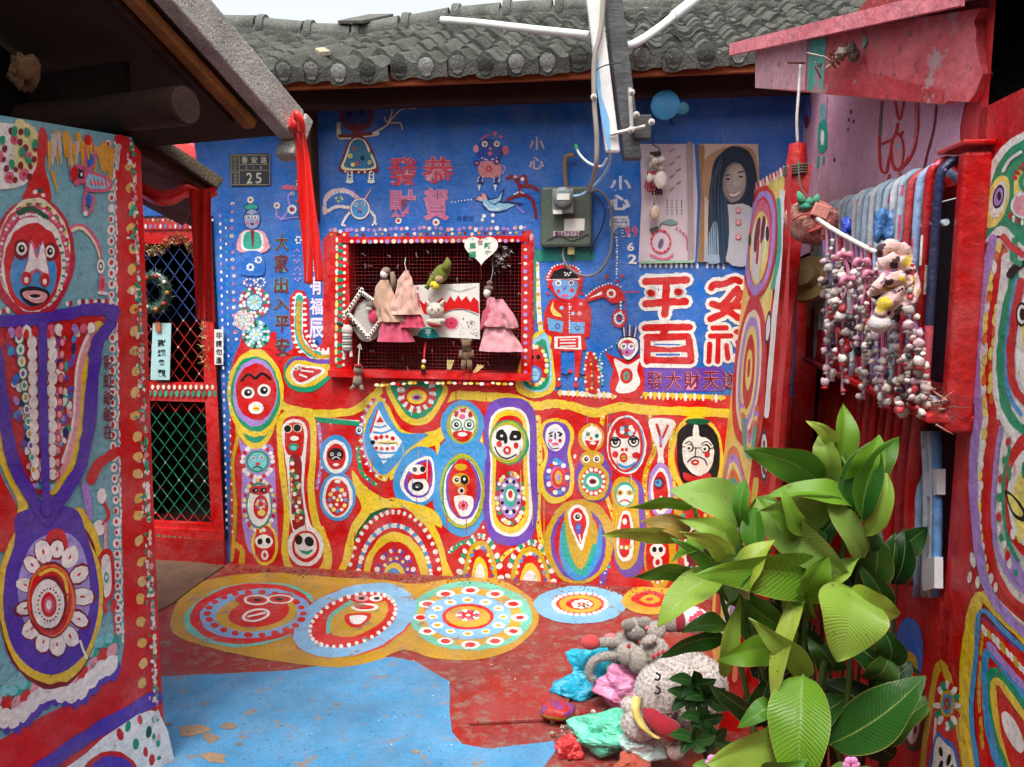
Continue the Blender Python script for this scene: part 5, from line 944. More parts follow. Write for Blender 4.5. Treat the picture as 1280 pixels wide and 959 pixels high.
p.poly([(1320, 120), (1285, 160), (1258, 178), (1236, 210), (1224, 262), (1212, 338), (1220, 336), (1231, 306), (1244, 296), (1252, 296), (1270, 312), (1300, 330), (1340, 320)], 'W').poly([(1320, 132), (1285, 170), (1260, 188), (1242, 218), (1232, 262), (1223, 308), (1236, 295), (1248, 283), (1260, 286), (1275, 304), (1300, 318), (1340, 308)], 'G').ell(1246, 252, 14, 34, 'y', 15).ell(1248, 250, 9.5, 24, 'W', 15).ell(1248, 246, 7, 15, 'K', 12).ell(1248, 246, 5.4, 12, 'L', 12).ell(1249, 245, 2.6, 6, 'K').ell(1275, 240, 8, 28, 'y').ell(1284, 256, 21, 18, 'W').ell(1284, 257, 18, 14, 'i').along([(1262, 270), (1275, 277), (1300, 280)], 6, 2, 'RW', 4.5, ori=0).line([(1254, 214), (1262, 200), (1276, 190)], 4, 'W').along([(1268, 222), (1276, 210), (1286, 200)], 7, 2.6, 'R', 4).ell(1282, 228, 9, 12, 'G').ell(1284, 228, 5, 8, 'y').line([(1268, 300), (1266, 322), (1275, 330)], 7, 'G').line([(1254, 296), (1262, 306), (1278, 318)], 8, 'R'); p.done()
p = fr_p('painted_ribbons', 5)
P1 = [(1241, 298), (1230, 350), (1222, 410), (1219, 470), (1223, 515), (1218, 560), (1217, 620), (1222, 680), (1234, 735), (1260, 772), (1300, 806)]
p.poly([(1243, 300), (1260, 306), (1300, 330), (1340, 800), (1300, 800), (1260, 770), (1234, 735), (1222, 680), (1218, 600), (1224, 500), (1222, 420), (1232, 350)], 'W')
p.line([(1252, 310), (1245, 350), (1238, 420), (1235, 470), (1240, 520), (1236, 560), (1231, 630), (1236, 690), (1250, 740), (1300, 790)], 11, 'R').along([(1247, 308), (1238, 360), (1231, 420), (1229, 480), (1231, 520)], 13, 3.4, ['y', 'o', 'W', 'y'], 8.5, ori=8, jit=1.5).along([(1257, 318), (1248, 370), (1241, 430), (1238, 500)], 14, 3.2, ['o', 'y', 'y'], 7.5, ori=8, jit=1.5).along([(1231, 530), (1227, 580), (1224, 640), (1231, 700), (1248, 745)], 13, 3, ['W', 'y', 'W'], 7, ori=6, jit=1).line(P1, 11, 'L')
p.line([(1258, 322), (1249, 420), (1246, 480), (1256, 525), (1276, 552), (1310, 560)], 12, 'W').line([(1268, 345), (1257, 395), (1251, 450), (1255, 500), (1270, 530), (1300, 548)], 11, 'G').line([(1271, 350), (1262, 395), (1257, 450), (1261, 492), (1276, 518)], 5, 'B').line([(1276, 352), (1268, 395), (1263, 450), (1268, 485), (1290, 510)], 10, 'R').poly([(1284, 360), (1274, 400), (1270, 450), (1276, 480), (1310, 500), (1310, 350)], 'W').poly([(1290, 365), (1278, 400), (1282, 440), (1310, 450)], 'y').ell(1277, 393, 7.5, 15, 'K').ell(1277, 393, 5.6, 12, 'W').ell(1278, 393, 3.6, 8, 'K').line([(1262, 344), (1272, 332), (1290, 328)], 9, 'K')
p.line([(1247, 528), (1240, 570), (1235, 640), (1240, 700), (1262, 745), (1300, 775)], 8, 'R').line([(1251, 535), (1245, 575), (1241, 640), (1247, 690), (1268, 730), (1300, 752)], 5, 'L').line([(1262, 700), (1280, 726), (1310, 740)], 15, 'L').along([(1262, 540), (1252, 590), (1249, 640), (1256, 690), (1272, 716)], 12, 3, ['W', 'R', 'W', 'G'], 6, ori=0, jit=2).ell(1290, 620, 38, 78, 'R').line([(1262, 560), (1254, 610), (1258, 670), (1272, 700)], 4, 'G').ell(1293, 622, 33, 66, 'W').ell(1293, 630, 27, 52, 'y').poly([(1256, 614), (1268, 620), (1282, 640), (1280, 652), (1266, 644)], 'K').poly([(1259, 618), (1268, 624), (1278, 640), (1276, 646), (1266, 639)], 'y').along([(1262, 590), (1272, 586), (1284, 590)], 6, 2, ['G', 'i', 'W'], 10, ori=0).dots([(1266, 668), (1274, 672), (1282, 668)], 3.4, ['W', 'y'], 8); p.done()
p = fr_p('painted_leaf', 5)
p.dots([(1212, 722), (1222, 728), (1216, 700), (1232, 740)], 3.2, 'W', 9)
p.line([(1300, 815), (1255, 770), (1224, 747), (1212, 800), (1206, 880), (1212, 960), (1222, 1020)], 16, 'Y').line([(1300, 834), (1255, 788), (1226, 764), (1220, 820), (1214, 890), (1222, 960)], 6, 'B').line([(1300, 842), (1255, 795), (1228, 772)], 2, 'P').poly([(1229, 776), (1260, 804), (1320, 862), (1320, 1050), (1240, 1040), (1226, 960), (1219, 890), (1223, 820)], 'R')
p.along([(1228, 795), (1224, 860), (1228, 930)], 9, 2, 'O', 7, ori=0, jit=.6).along([(1230, 788), (1250, 806), (1290, 850)], 8, 3, ['W', 'O', 'W'], 8, ori=-20).line([(1300, 900), (1262, 845), (1234, 815), (1232, 870), (1240, 930), (1262, 990)], 9, 'B').line([(1300, 882), (1262, 838), (1236, 806)], 8, 'L').line([(1300, 910), (1264, 862), (1240, 838), (1240, 880), (1250, 930), (1270, 985)], 9, 'G').line([(1300, 925), (1266, 875), (1244, 850), (1243, 885), (1256, 935), (1275, 980)], 8, 'Y').poly([(1247, 858), (1262, 880), (1300, 935), (1300, 990), (1270, 970), (1252, 920)], 'R').ell(1266, 915, 9, 28, 'W', -24); p.done()
p = fr_p('painted_figure', 5)
p.line([(1152, 975), (1160, 900), (1170, 845), (1176, 830), (1184, 845), (1196, 900), (1206, 970)], 9, 'O').poly([(1176, 840), (1190, 890), (1200, 970), (1158, 970), (1166, 890)], 'R').line([(1166, 960), (1170, 890)], 3, 'W', False).ringdots(1184, 882, 12, 26, 16, 3.4, ['W', 'R', 'W', 'G'], radial=6).ell(1184, 880, 9, 17, 'O').ell(1184, 880, 6.6, 13, 'B').ell(1184, 880, 4, 8, 'R').ell(1184, 880, 2, 4, 'G').poly([(1172, 915), (1180, 922), (1194, 935), (1200, 975), (1162, 975), (1166, 930)], 'b').poly([(1173, 921), (1182, 930), (1192, 940), (1196, 975), (1166, 975), (1168, 936)], 'W').dots([(1176, 940), (1186, 950), (1176, 958), (1190, 962)], 3, 'K', 8); p.done()
p = fr_p('painted_face', 5)
p.ell(1136, 815, 18, 44, 'b').ell(1137, 838, 10, 24, 'O').ell(1140, 886, 16, 54, 'g').ell(1140, 886, 13, 46, 'R').ell(1140, 888, 10, 42, 'W').dots([(1138, 862), (1143, 872), (1136, 880), (1143, 890), (1138, 902), (1144, 912)], 3, 'KKD', 7).ell(1100, 800, 20, 40, 'M').ell(1100, 800, 14, 30, 'R').ell(1100, 880, 18, 50, 'P').ell(1100, 880, 12, 40, 'O'); p.done()
# more of the same ringed figures further along this wall, past the edge of the view
for x, y, rx, ry in ((1400, 330, 46, 90), (1420, 560, 52, 100), (1440, 820, 60, 120), (1560, 420, 70, 130), (1600, 760, 80, 150), (1800, 560, 110, 200)):
    p = fr_p('painted_oval', 5); p.ell(x, y, rx, ry, 'Y').ell(x, y, rx * .86, ry * .88, 'P').ell(x, y, rx * .74, ry * .78, 'R').ringdots(x, y, rx * .64, ry * .68, 24, rx * .07, 'WG').ell(x, y, rx * .5, ry * .54, 'W').ell(x, y, rx * .42, ry * .46, 'B').eye(x - rx * .18, y - ry * .12, rx * .14).eye(x + rx * .18, y - ry * .12, rx * .14).ell(x, y + ry * .2, rx * .16, ry * .08, 'R'); p.done()
for x, y, rx, ry in ((-150, 560, 50, 90), (-170, 800, 60, 110), (-120, 300, 44, 70)):
    p = fl_p('painted_oval', 14); p.ell(x, y, rx, ry, 'Y').ell(x, y, rx * .86, ry * .88, 'V').ringdots(x, y, rx * .6, ry * .62, 13, rx * .15, 'W', radial=rx * .2).ell(x, y, rx * .42, ry * .44, 'R').ell(x, y, rx * .3, ry * .32, 'W').ell(x, y, rx * .15, ry * .16, 'R'); p.done()
# ================================================================ leaning painted panel
g0, g1 = FL.hit(889, 792), FL.hit(898, 912); t1 = at(986, 206, 2.60); 
pn = (g1 - g0).cross(t1 - g0).normalized()
if pn.x > 0: pn = -pn
PP = Plane(g0, (g1 - g0), pn)
pan = thing('leaning_board', 'tall red edged board leaning up, painted with ringed ovals on yellow', 'panel', (g0 + g1) / 2)
out = [FL.hit(889, 792)] + [PP.hit(*q) for q in ((893, 700), (897, 600), (903, 500), (909, 400), (917, 300), (925, 262), (934, 243), (950, 229), (968, 217), (986, 205))] + [FL.hit(898, 912)]
m = MB((196, 16, 14)); m.prism(out, -pn * .07, (240, 214, 96), 'R'); panel = m.build('board', 'gloss_paint', pan)
def pp_(name, z=2): return Paint(PP, name, pan, z, 'wall_paint')
p = pp_('painted_face', 2)
p.line([(940, 238), (962, 222), (985, 210)], 5, 'R').along([(942, 236), (985, 210)], 5, 1.6, 'Wi', 6, smooth=False, ori=-10).poly([(980, 215), (986, 300), (976, 420), (966, 560), (955, 700), (962, 700), (985, 400), (990, 205)], 'R', False)
p.line([(978, 240), (974, 330), (966, 420), (958, 520)], 6, 'W').line([(973, 250), (974, 310), (966, 360)], 5, 'M')
p.ell(950, 303, 21, 72, 'R', 5).ell(950, 303, 18.5, 66, 'L', 5).ell(950, 302, 14.5, 55, 'R', 5).ell(950, 300, 13, 50, 'I', 5).ell(949, 310, 11.5, 46, 'y', 5).poly([(945, 278), (958, 276), (957, 310), (948, 352), (940, 340), (940, 300)], 'W').poly([(946, 276), (951, 276), (947, 310), (942, 312)], 'D').poly([(953, 272), (957, 274), (954, 300), (950, 302)], 'D').line([(948, 300), (946, 330)], 3, 'R', False).line([(954, 300), (949, 350)], 2.6, 'y', False).ell(937, 300, 2, 8, 'K').ell(959, 292, 2, 10, 'K'); p.done()
p = pp_('painted_oval', 2)
p.poly([(938, 372), (948, 372), (958, 420), (955, 510), (946, 560), (930, 560), (916, 530), (918, 450), (928, 400)], 'R').ell(936, 465, 15, 78, 'c', 4).ell(936, 465, 12.5, 70, 'L', 4).ell(936, 465, 9.5, 58, 'y', 4).ell(936, 465, 7, 46, 'R', 4).ell(936, 462, 4, 26, 'y', 4).ell(936, 460, 2, 12, 'R', 4).ell(960, 410, 3.5, 22, 'K', 5).ell(960, 410, 2.4, 16, 'W', 5).line([(918, 360), (916, 420)], 3, 'I', False).ell(923, 350, 1.6, 8, 'K'); p.done()
p = pp_('painted_waves', 2)
for k, (c_, w_) in enumerate((('o', 6), ('L', 6), ('y', 5), ('o', 5), ('M', 4))):
    d = k * 6; p.line([(902 + d * .3, 640), (908 + d * .2, 590 + d), (916, 560 + d * 1.6), (926, 590 + d * 1.2), (930 - d * .2, 640)], w_, c_); p.line([(925 + d * .2, 500 + d), (932, 540 + d), (940, 545 + d), (946 - d * .1, 510 + d)], w_, c_)
p.line([(915, 660), (912, 720), (905, 800), (903, 860)], 8, 'W').line([(922, 660), (920, 720), (912, 820)], 6, 'L').line([(930, 650), (928, 720), (918, 850)], 6, 'o').ell(955, 570, 5, 34, 'K').ell(955, 570, 4, 28, 'W').dots([(955, 555), (954, 572), (955, 588)], 2, 'D', 6).line([(898, 740), (896, 790)], 5, 'R', False).line([(945, 600), (938, 660), (930, 720)], 7, 'Y'); p.done()
# rounded red post behind the panel, bound with cord
pz = at(997, 180, 2.62); pf = FL.hit(965, 880); 
m = MB((198, 16, 16)); m.tube([Vector((pz.x - .01 - .03, pz.y + .10, 0)), Vector((pz.x - .01, pz.y + .06, 1.0)), pz - Vector((0, 0, .06)), pz], [.034, .034, .033, .026], 12); post = tag(m.build('red_post', 'gloss_paint', None, angle=50), 'round red post bound with cord behind the leaning painted board', 'post')
m = MB((90, 76, 66))
for k in range(4):
    z = pz.z - .07 - k * .006; m.tube([pz + Vector((math.cos(a * .7) * .038, math.sin(a * .7) * .038, -.07 - k * .008 + .003 * math.sin(a))) for a in range(10)], .004, 5)
m.build('cord', 'cloth', post)
# ================================================================ brush work on the floor
def ff(name, z=6, mat='floor_paint'): return Paint(FL, name, floor, z, mat)
p = ff('painted_blue_field', 0); p.poly([(150, 848), (260, 843), (360, 838), (440, 826), (490, 821), (520, 827), (545, 842), (562, 852), (562, 890), (565, 915), (578, 930), (610, 936), (660, 930), (705, 925), (690, 945), (668, 975), (600, 1010), (300, 1200), (50, 1200), (60, 900)], (74, 144, 190), False); p.done()
p = ff('painted_ground_ochre', 1)
p.poly([(250, 728), (330, 716), (420, 722), (470, 724), (520, 730), (560, 724), (620, 724), (664, 748), (672, 780), (640, 812), (590, 825), (540, 822), (505, 812), (470, 826), (420, 834), (330, 824), (265, 810), (215, 790), (222, 752)], (184, 140, 40)); p.done()
p = ff('floor_medallion', 4)
p.ell(313, 768, 82, 40, (96, 186, 172), -6).ell(314, 767, 78, 37, 'R', -6).ell(318, 767, 68, 31, (120, 170, 215), -6).ringdots(319, 767, 60, 27, 22, 3.2, 'R', radial=5).ell(321, 767, 52, 22, (200, 156, 44), -6).ell(324, 766, 38, 18, 'R', -8).ell(312, 749, 18, 7, 'R').ell(350, 748, 18, 7, 'R').ell(321, 750, 17, 6.5, 'W').ell(350, 749, 17, 6, 'W').ell(321, 750, 13, 4.6, 'R').ell(350, 749, 13, 4.4, 'R').ell(322, 750, 5, 2, 'K').ell(349, 749, 5, 2, 'K').ell(320, 769, 18, 8, 'W', -12).ell(320, 769, 14, 5.6, 'R', -12).line([(309, 771), (332, 766)], 2.4, 'W', False); p.done()
p = ff('floor_medallion', 4)
p.ell(442, 776, 80, 43, 'R', -16).ell(443, 775, 79, 42, (126, 182, 222), -16).ell(441, 775, 58, 31, 'R', -20).ringdots(441, 775, 56, 29, 34, 2.6, 'W', rot=-20).ell(447, 771, 40, 22, (200, 156, 44), -22).line([(410, 790), (414, 770), (440, 752)], 5, (96, 186, 172)).ell(460, 749, 22, 5.5, 'R').ell(452, 748, 9, 4, 'i').ell(470, 748, 8.5, 4, 'W').ell(452, 748, 4, 2, 'K').ell(471, 748, 4, 2, 'K').ell(456, 759, 17, 5, 'W').ell(456, 759, 12, 3, 'R').poly([(432, 768), (464, 767), (452, 783), (436, 782)], 'R').poly([(438, 770), (459, 770), (450, 780), (440, 779)], 'W'); p.done()
p = ff('floor_medallion', 4)
p.ell(588, 770, 76, 44, (104, 190, 166)).ell(588, 771, 66, 36, (200, 156, 44)).ringdots(588, 772, 62, 34, 12, 5, 'W', radial=11).ringdots(588, 772, 62, 34, 12, 2.8, 'R', radial=6).ell(585, 771, 55, 28, (126, 182, 222)).ringdots(585, 771, 44, 21, 12, 3.4, 'W', radial=7).ringdots(585, 771, 44, 21, 12, 1.8, 'O', radial=4).ell(585, 771, 33, 16, 'R').ell(585, 771, 28, 13, (200, 156, 44)).ringdots(585, 769, 11, 5, 10, 2.4, 'IW', radial=5).ell(585, 769, 8, 4, 'R').ell(585, 769, 3, 1.6, 'W'); p.done()
p = ff('floor_medallion', 4)
p.ell(725, 756, 57, 24, (120, 178, 222)).ell(725, 755, 35, 14.5, 'R').ringdots(725, 755, 33, 13.5, 26, 1.8, 'W', radial=3.4).ell(725, 755, 27, 11, (206, 160, 40)).ell(725, 755, 18, 7, 'R').ringdots(727, 755, 9, 3.8, 8, 2.2, 'W', radial=4.5).ell(727, 755, 5, 2.2, 'R').ell(727, 755, 2, 1, 'W'); p.done()
p = ff('floor_medallion', 4)
p.ell(815, 750, 38, 18, (206, 160, 40)).poly([(788, 748), (812, 738), (840, 748), (826, 758), (806, 758)], 'R').poly([(800, 749), (813, 743), (826, 750), (812, 755)], (206, 160, 40)).ell(812, 749, 5, 2, 'R'); p.done()
p = ff('bare_patches', 8)                                # where the blue paint has flaked off
for x, y, rx, ry in ((240, 912, 22, 7), (262, 922, 12, 6), (285, 908, 9, 4), (268, 948, 16, 7), (205, 905, 8, 3), (300, 930, 5, 2), (420, 880, 4, 1.4), (520, 940, 6, 2)): p.poly([(x + rx * (1 + .35 * rnd.uniform(-1, 1)) * math.cos(a * .7), y + ry * (1 + .45 * rnd.uniform(-1, 1)) * math.sin(a * .7)) for a in range(9)], rnd.choice([(158, 132, 104), (146, 124, 100), (128, 112, 96)]))
p.done()
m = MB()                                               # dust and leaf bits swept against the walls
for k in range(420):
    t_ = rnd.random(); x = 290 + t_ * 610; y = 707 + t_ * 36 + abs(rnd.gauss(0, 5)); h_ = FL.hit(x, y); s_ = rnd.uniform(.002, .006); m.blob(h_ + Vector((0, 0, s_ * .4)), (s_ * rnd.uniform(1, 2.4), s_, s_ * .5), Matrix.Rotation(rnd.random() * 3, 3, 'Z'), rnd.choice([(120, 96, 70), (150, 60, 50), (90, 70, 54), (190, 160, 120), (170, 40, 34), (110, 100, 40)]), 5, 3)
for k in range(160):
    h_ = FL.hit(rnd.uniform(200, 700), rnd.uniform(800, 958)); s_ = rnd.uniform(.0012, .0035); m.blob(h_ + Vector((0, 0, s_ * .4)), (s_ * 1.5, s_, s_ * .5), None, rnd.choice([(120, 96, 70), (60, 50, 44), (190, 60, 50), (220, 210, 200)]), 5, 3)
tag(m.build('swept_dust', 'concrete', floor), kind='stuff')
# bare concrete slab before the door
m = MB((120, 92, 74)); q = [FL.hit(150, 690), FL.hit(280, 709), FL.hit(252, 728), FL.hit(215, 756), FL.hit(150, 790)]
m.prism([Vector((v.x, v.y, .0)) for v in q], Vector((0, 0, .012))); m.build('door_slab', 'concrete', floor)
# painted drain cover with a lifted edge
q = [FL.hit(586, 908), FL.hit(705, 902), FL.hit(715, 868), FL.hit(592, 868)]
m = MB((154, 36, 30)); m.prism([Vector((v.x, v.y, .006)) for v in q], Vector((0, 0, .014))); m.build('drain_cover', 'floor_red', floor, bevel=.003)
# ================================================================ things on and around the back wall
BR = wrot(BW)
def Wp(px, py, off=.01): return BW.hit(px, py, off)
PXW = .0041                                     # metres per photo pixel at the back wall
# ---- hanging post with conduit and pipes
Ya = 3.55
ph = thing('service_post', 'dark timber post with white plastic conduit hanging over the tiled eaves', 'post', at(785, 200, Ya))
m = MB((84, 86, 88)); A, B2 = at(757, -70, Ya), at(790, 200, Ya)
ax = (B2 - A).normalized(); M3 = Matrix((Vector((1, 0, 0)), ax.cross(Vector((1, 0, 0))).normalized(), ax)).transposed()
m.box((A + B2) / 2, (.075, .07, (B2 - A).length), M3); m.build('post', 'timber', ph, bevel=.006)
m = MB((222, 222, 218)); m.box((at(733, -70, Ya - .06) + at(766, 189, Ya - .06)) / 2, (.062, .03, (at(733, -70, Ya) - at(766, 189, Ya)).length), M3); m.build('conduit', 'plastic', ph, bevel=.01)
m = MB((120, 178, 222)); m.prism([at(*q) for q in ((741, 55, Ya - .079), (748, 75, Ya - .079), (752, 120, Ya - .079), (762, 150, Ya - .079), (763, 187, Ya - .079), (760, 187, Ya - .079), (752, 150, Ya - .079), (746, 110, Ya - .079))], Vector((0, .003, 0))); m.build('paint_stain', 'plastic', ph)
m = MB((150, 142, 132)); m.tube(catmull([at(757, -60, Ya - .1), at(752, 30, Ya - .1), at(743, 75, Ya - .1), at(743, 130, Ya - .1), at(746, 175, Ya - .1), at(744, 215, Ya - .05), at(735, 240, Ya + .3)], False, 6), .0105, 8); m.build('cable', 'plastic', ph, smooth=True)
m = MB((70, 70, 68)); m.box(at(802, 160, Ya - .02), (.075, .06, .10)); m.build('bracket_block', 'timber', ph, bevel=.006)
m = MB((196, 194, 188)); m.tube([at(763, 168, Ya - .09), at(806, 158, Ya - .09)], .008, 8); m.tube([at(787, 110, Ya - .06), at(790, 165, Ya - .06)], .009, 8); m.build('bracket_rod', 'metal', ph)
for q in ((788, 163), (789, 116), (742, 122), (814, 153), (795, 144)): MB((190, 188, 182)).lathe(at(q[0], q[1], Ya - .1), [(.0, 0), (.014, .001), (.014, .012), (.006, .014), (.006, .03), (0, .031)], (0, -1, 0), 8).build('bolt', 'metal', ph)
m = MB((60, 60, 60)); m.tube(catmull([at(742, 90, Ya - .1), at(756, 82, Ya - .11), at(776, 78, Ya - .09), at(779, 70, Ya - .05)], False, 4), .003, 5); m.build('tie_wire', 'metal', ph)
for nm, pts, r in (('left', [(552, 25, 3.95), (600, 29, 3.85), (660, 36, 3.72), (737, 44, 3.58)], .017), ('right', [(776, 52, 3.58), (785, 57, 3.57), (800, 51, 3.6), (825, 34, 3.7), (845, 18, 3.78), (868, 0, 3.9), (900, -30, 4.1)], .018)):
    m = MB((222, 224, 222)); m.tube(catmull([at(*q) for q in pts], False, 5), r, 10)
    if nm == 'right': m.tube([at(841, 21, 3.765), at(874, -5, 3.92)], .0235, 10)
    o = m.build('water_pipe', 'plastic', None, angle=45); tag(o, 'white plastic pipe running along the roof tiles toward the ridge end' if nm == 'left' else 'white plastic pipe bending upward with a sleeve joint over the tiles', 'pipe')
# ---- electricity meter
mt = thing('electricity_meter', 'weathered grey green meter box with glass front and paper tags', 'meter', Wp(708, 315, .02))
m = MB((92, 104, 92)); a, za = uz(BW, 677, 235); b, zb = uz(BW, 740, 309)
m.box(onw(BW, (a + b) / 2, (za + zb) / 2, .03), (b - a, .06, za - zb), BR); m.build('box', 'metal', mt, bevel=.014)
m = MB((140, 146, 142)); m.box(Wp(704, 252, .085), (.105, .055, .115), BR); m.lathe(Wp(704, 247, .11), [(.05, 0), (.05, .03), (.03, .036), (0, .037)], BW.n, 16, (120, 128, 128)); m.build('meter_dial', 'metal', mt, bevel=.006)
m = MB((222, 222, 214)); m.box(Wp(704, 246, .148), (.06, .004, .03), BR); m.build('dial_plate', 'paper', mt)
m = MB((216, 214, 204)); m.box(Wp(718, 281, .064), (.1, .003, .058), BR); m.box(Wp(697, 265, .116), (.044, .003, .02), BR, 'W'); m.build('paper_tag', 'paper', mt)
m = MB((190, 170, 176)); m.box(Wp(708, 292, .064), (.13, .003, .026), BR); nm = m.build('number_strip', 'paper', mt)
p = Paint(BW.shift(.0665), 'strip_number', nm, 0, 'paper'); [p.char(ch, 694 + k * 4.2, 289.6, 697.4 + k * 4.2, 295, (90, 40, 70)) for k, ch in enumerate('18475730')]; p.done()
m = MB((70, 76, 66)); m.tube(catmull([Wp(684, 300, .064), Wp(700, 294, .066), Wp(715, 300, .066), Wp(735, 292, .064)], False, 5), .0025, 5); m.build('sealing_wire', 'metal', mt)
m = MB((186, 172, 110)); m.box(Wp(714, 313, .03), (.035, .02, .045), BR); m.build('padlock', 'metal', mt, bevel=.004)
m = MB((150, 120, 90)); m.tube(catmull([Wp(708, 235, .03), Wp(706, 212, .04), Wp(708, 196, .05), Wp(718, 194, .06)], False, 5), .012, 8); m.build('entry_pipe', 'plastic', mt, smooth=True)
cab = [('grey cable curling from meter box down under to red painted man hat', (116, 118, 120), [(705, 308, .02), (704, 322, .03), (712, 336, .04), (730, 345, .045), (748, 340, .045), (762, 318, .04), (765, 290, .03), (762, 255, .03), (748, 238, .04), (736, 240, .06)], .0072),
  ('pale blue wire drooping from conduit end to the meter', (150, 196, 228), [(762, 186, .55), (762, 205, .4), (750, 225, .2), (730, 242, .12), (712, 246, .12)], .0075),
  ('white wire stub with a green tip looping below the conduit', (214, 222, 228), [(759, 198, .5), (752, 208, .46), (738, 205, .42), (726, 195, .4), (720, 184, .4)], .006),
  ('dark wire hanging loosely beside the meter box', (40, 44, 50), [(742, 240, .05), (756, 262, .04), (752, 285, .03), (745, 300, .02), (738, 318, .02)], .004)]
for lb, c_, pts, r in cab:
    m = MB(c_); m.tube(catmull([Wp(*q) for q in pts], False, 6), r, 7); o = m.build('cable', 'plastic', None, smooth=True); tag(o, lb, 'cable')
    if 'green tip' in lb: MB((30, 150, 90)).tube([Wp(721, 186, .4), Wp(719, 181, .4)], .008, 7).build('tip', 'plastic', o)
# ---- round blue lamp housing under the eaves
lp = thing('blue_lamp', 'round chipped blue lamp housing on a bracket under the eaves', 'lamp', Wp(830, 136, .2))
m = MB((66, 150, 200)); m.lathe(Wp(831, 136, .15), [(0, 0), (.04, .002), (.058, .03), (.062, .07), (.066, .075), (.066, .083), (.056, .09), (0, .094)], BW.n, 22); m.build('housing', 'metal', lp, angle=40)
m = MB((44, 120, 140)); m.lathe(Wp(853, 137, .2), [(0, 0), (.026, .002), (.028, .03), (.012, .034), (0, .034)], BW.n, 12); m.build('knob', 'metal', lp, angle=40)
m = MB((40, 40, 44)); m.tube(catmull([Wp(855, 132, .2), Wp(843, 122, .18), Wp(825, 121, .16), Wp(812, 130, .14), Wp(800, 142, .1)], False, 5), .004, 5); m.tube([Wp(840, 155, .0), Wp(838, 148, .15)], .006, 6); m.build('wire', 'metal', lp)
# ---- posters
def poster(nm, lb, q, c, off=.012):
    m = MB(c); m.prism([Wp(x, y, off) for x, y in q], -BW.n * .008, c, (120, 100, 80)); return tag(m.build(nm, 'paper', None), lb, 'poster')
po = poster('poem_poster', 'pale lilac weathered poster with brush writing and a ringed bird sketch', [(800, 180), (868, 180), (872, 250), (869, 326), (836, 328), (798, 328), (802, 250)], (206, 190, 196))
p = Paint(BW.shift(.012), 'poster_print', po, 0, 'paper')
p.char('福', 812, 232, 828, 244, (40, 40, 46), .02)
for a in range(4):
    for k in range(5): p.line([(834 + a * 6, 250 + k * 4), (834 + a * 6, 252.5 + k * 4)], 1.1, (90, 90, 96), False)
p.z += 1; p.ringdots(826, 302, 12, 14, 28, 1.4, (('I'), 'R')).line([(822, 290), (828, 278), (838, 276), (846, 280)], 1.4, 'e').poly([(812, 286), (822, 283), (822, 288), (815, 291)], 'e').ell(826, 304, 3, 6, (110, 90, 130), 20).poly([(828, 278), (838, 274), (848, 279), (838, 281)], (120, 150, 150)).along([(846, 285), (858, 296), (860, 318)], 5, 1.6, 'I').line([(812, 318), (830, 324), (842, 318)], 2, 'I').line([(862, 180), (864, 326)], 7, (168, 150, 150), False, rag=.3).line([(801, 328), (868, 327)], 3, (150, 190, 160), False)
for k in range(7): p.line([(837 + (k % 2) * 8, 190 + k * 8), (843 + (k % 2) * 8, 186 + k * 8)], 1.4, (176, 120, 90), False)
p.done()
po = poster('portrait_poster', 'faded portrait poster of a smiling person with long dark hair', [(874, 180), (948, 180), (950, 250), (944, 328), (905, 328), (872, 327), (876, 250)], (196, 178, 160))
p = Paint(BW.shift(.012), 'poster_print', po, 0, 'paper')
p.line([(877, 184), (878, 240), (876, 325)], 7, (150, 116, 80), False, rag=.35).poly([(880, 205), (893, 190), (920, 182), (944, 192), (949, 240), (940, 250), (884, 250)], (170, 132, 100))
p.poly([(888, 230), (893, 202), (908, 186), (922, 183), (938, 192), (946, 218), (946, 250), (938, 262), (926, 258), (912, 262), (908, 325), (900, 326), (896, 305), (891, 325), (884, 322), (886, 270)], (34, 46, 62))
p.poly([(907, 262), (918, 256), (932, 256), (945, 270), (944, 326), (908, 326)], (180, 180, 182)).poly([(884, 300), (894, 276), (902, 300), (901, 327), (882, 327)], (150, 172, 190)).poly([(896, 240), (904, 236), (910, 262), (911, 300), (906, 326), (900, 326), (897, 280)], (44, 66, 90))
p.ell(918, 228, 15, 25, (122, 110, 106), 6).ell(919, 228, 13.5, 23.5, (140, 128, 122), 6).ell(920, 226, 11.5, 20, (158, 146, 138), 6).ell(922, 222, 7, 12, (170, 158, 150), 10).ell(917, 229, 2, 7, (176, 166, 158), 6).poly([(903, 222), (908, 200), (920, 195), (932, 202), (936, 216), (930, 206), (920, 202), (910, 208)], (34, 46, 62)).line([(907, 220), (913, 218)], 1.6, (50, 50, 60), False).line([(922, 216), (930, 214)], 1.6, (50, 50, 60), False).ell(910, 224, 2.6, 1.4, (40, 40, 50)).ell(926, 221, 2.6, 1.4, (40, 40, 50)).line([(917, 224), (915, 233), (919, 234)], .9, (150, 118, 108)).poly([(910, 241), (918, 242.5), (926, 238), (921, 244.5), (915, 245.5)], (204, 200, 196)).line([(909, 240.5), (917, 242), (927, 237)], .9, (140, 80, 80)).line([(911, 244), (917, 247), (924, 243)], 1.0, (140, 80, 80))
for k in range(22):
    x = rnd.uniform(888, 905); p.line([(905 + (x - 905) * .5, 192 + abs(x - 905) * .8), (x - 2, 240), (x + rnd.uniform(-4, 4), 318)], .7, rnd.choice([(58, 72, 92), (24, 32, 46), (76, 92, 112)]), True, w1=.3); p.z -= .9
p.z += 1
for y in (263, 278, 296): p.ell(923, y, 3.6, 3.8, 'R').ell(923, y, 2.6, 2.8, (206, 204, 206)).ell(923, y, 1.2, 1.3, 'R')
p.done()
p = fb_('painted_dashes', 8); p.along([(800, 331), (905, 333)], 6.5, 1.6, 'W', 4, smooth=False, ori=0, jit=.6); p.done()
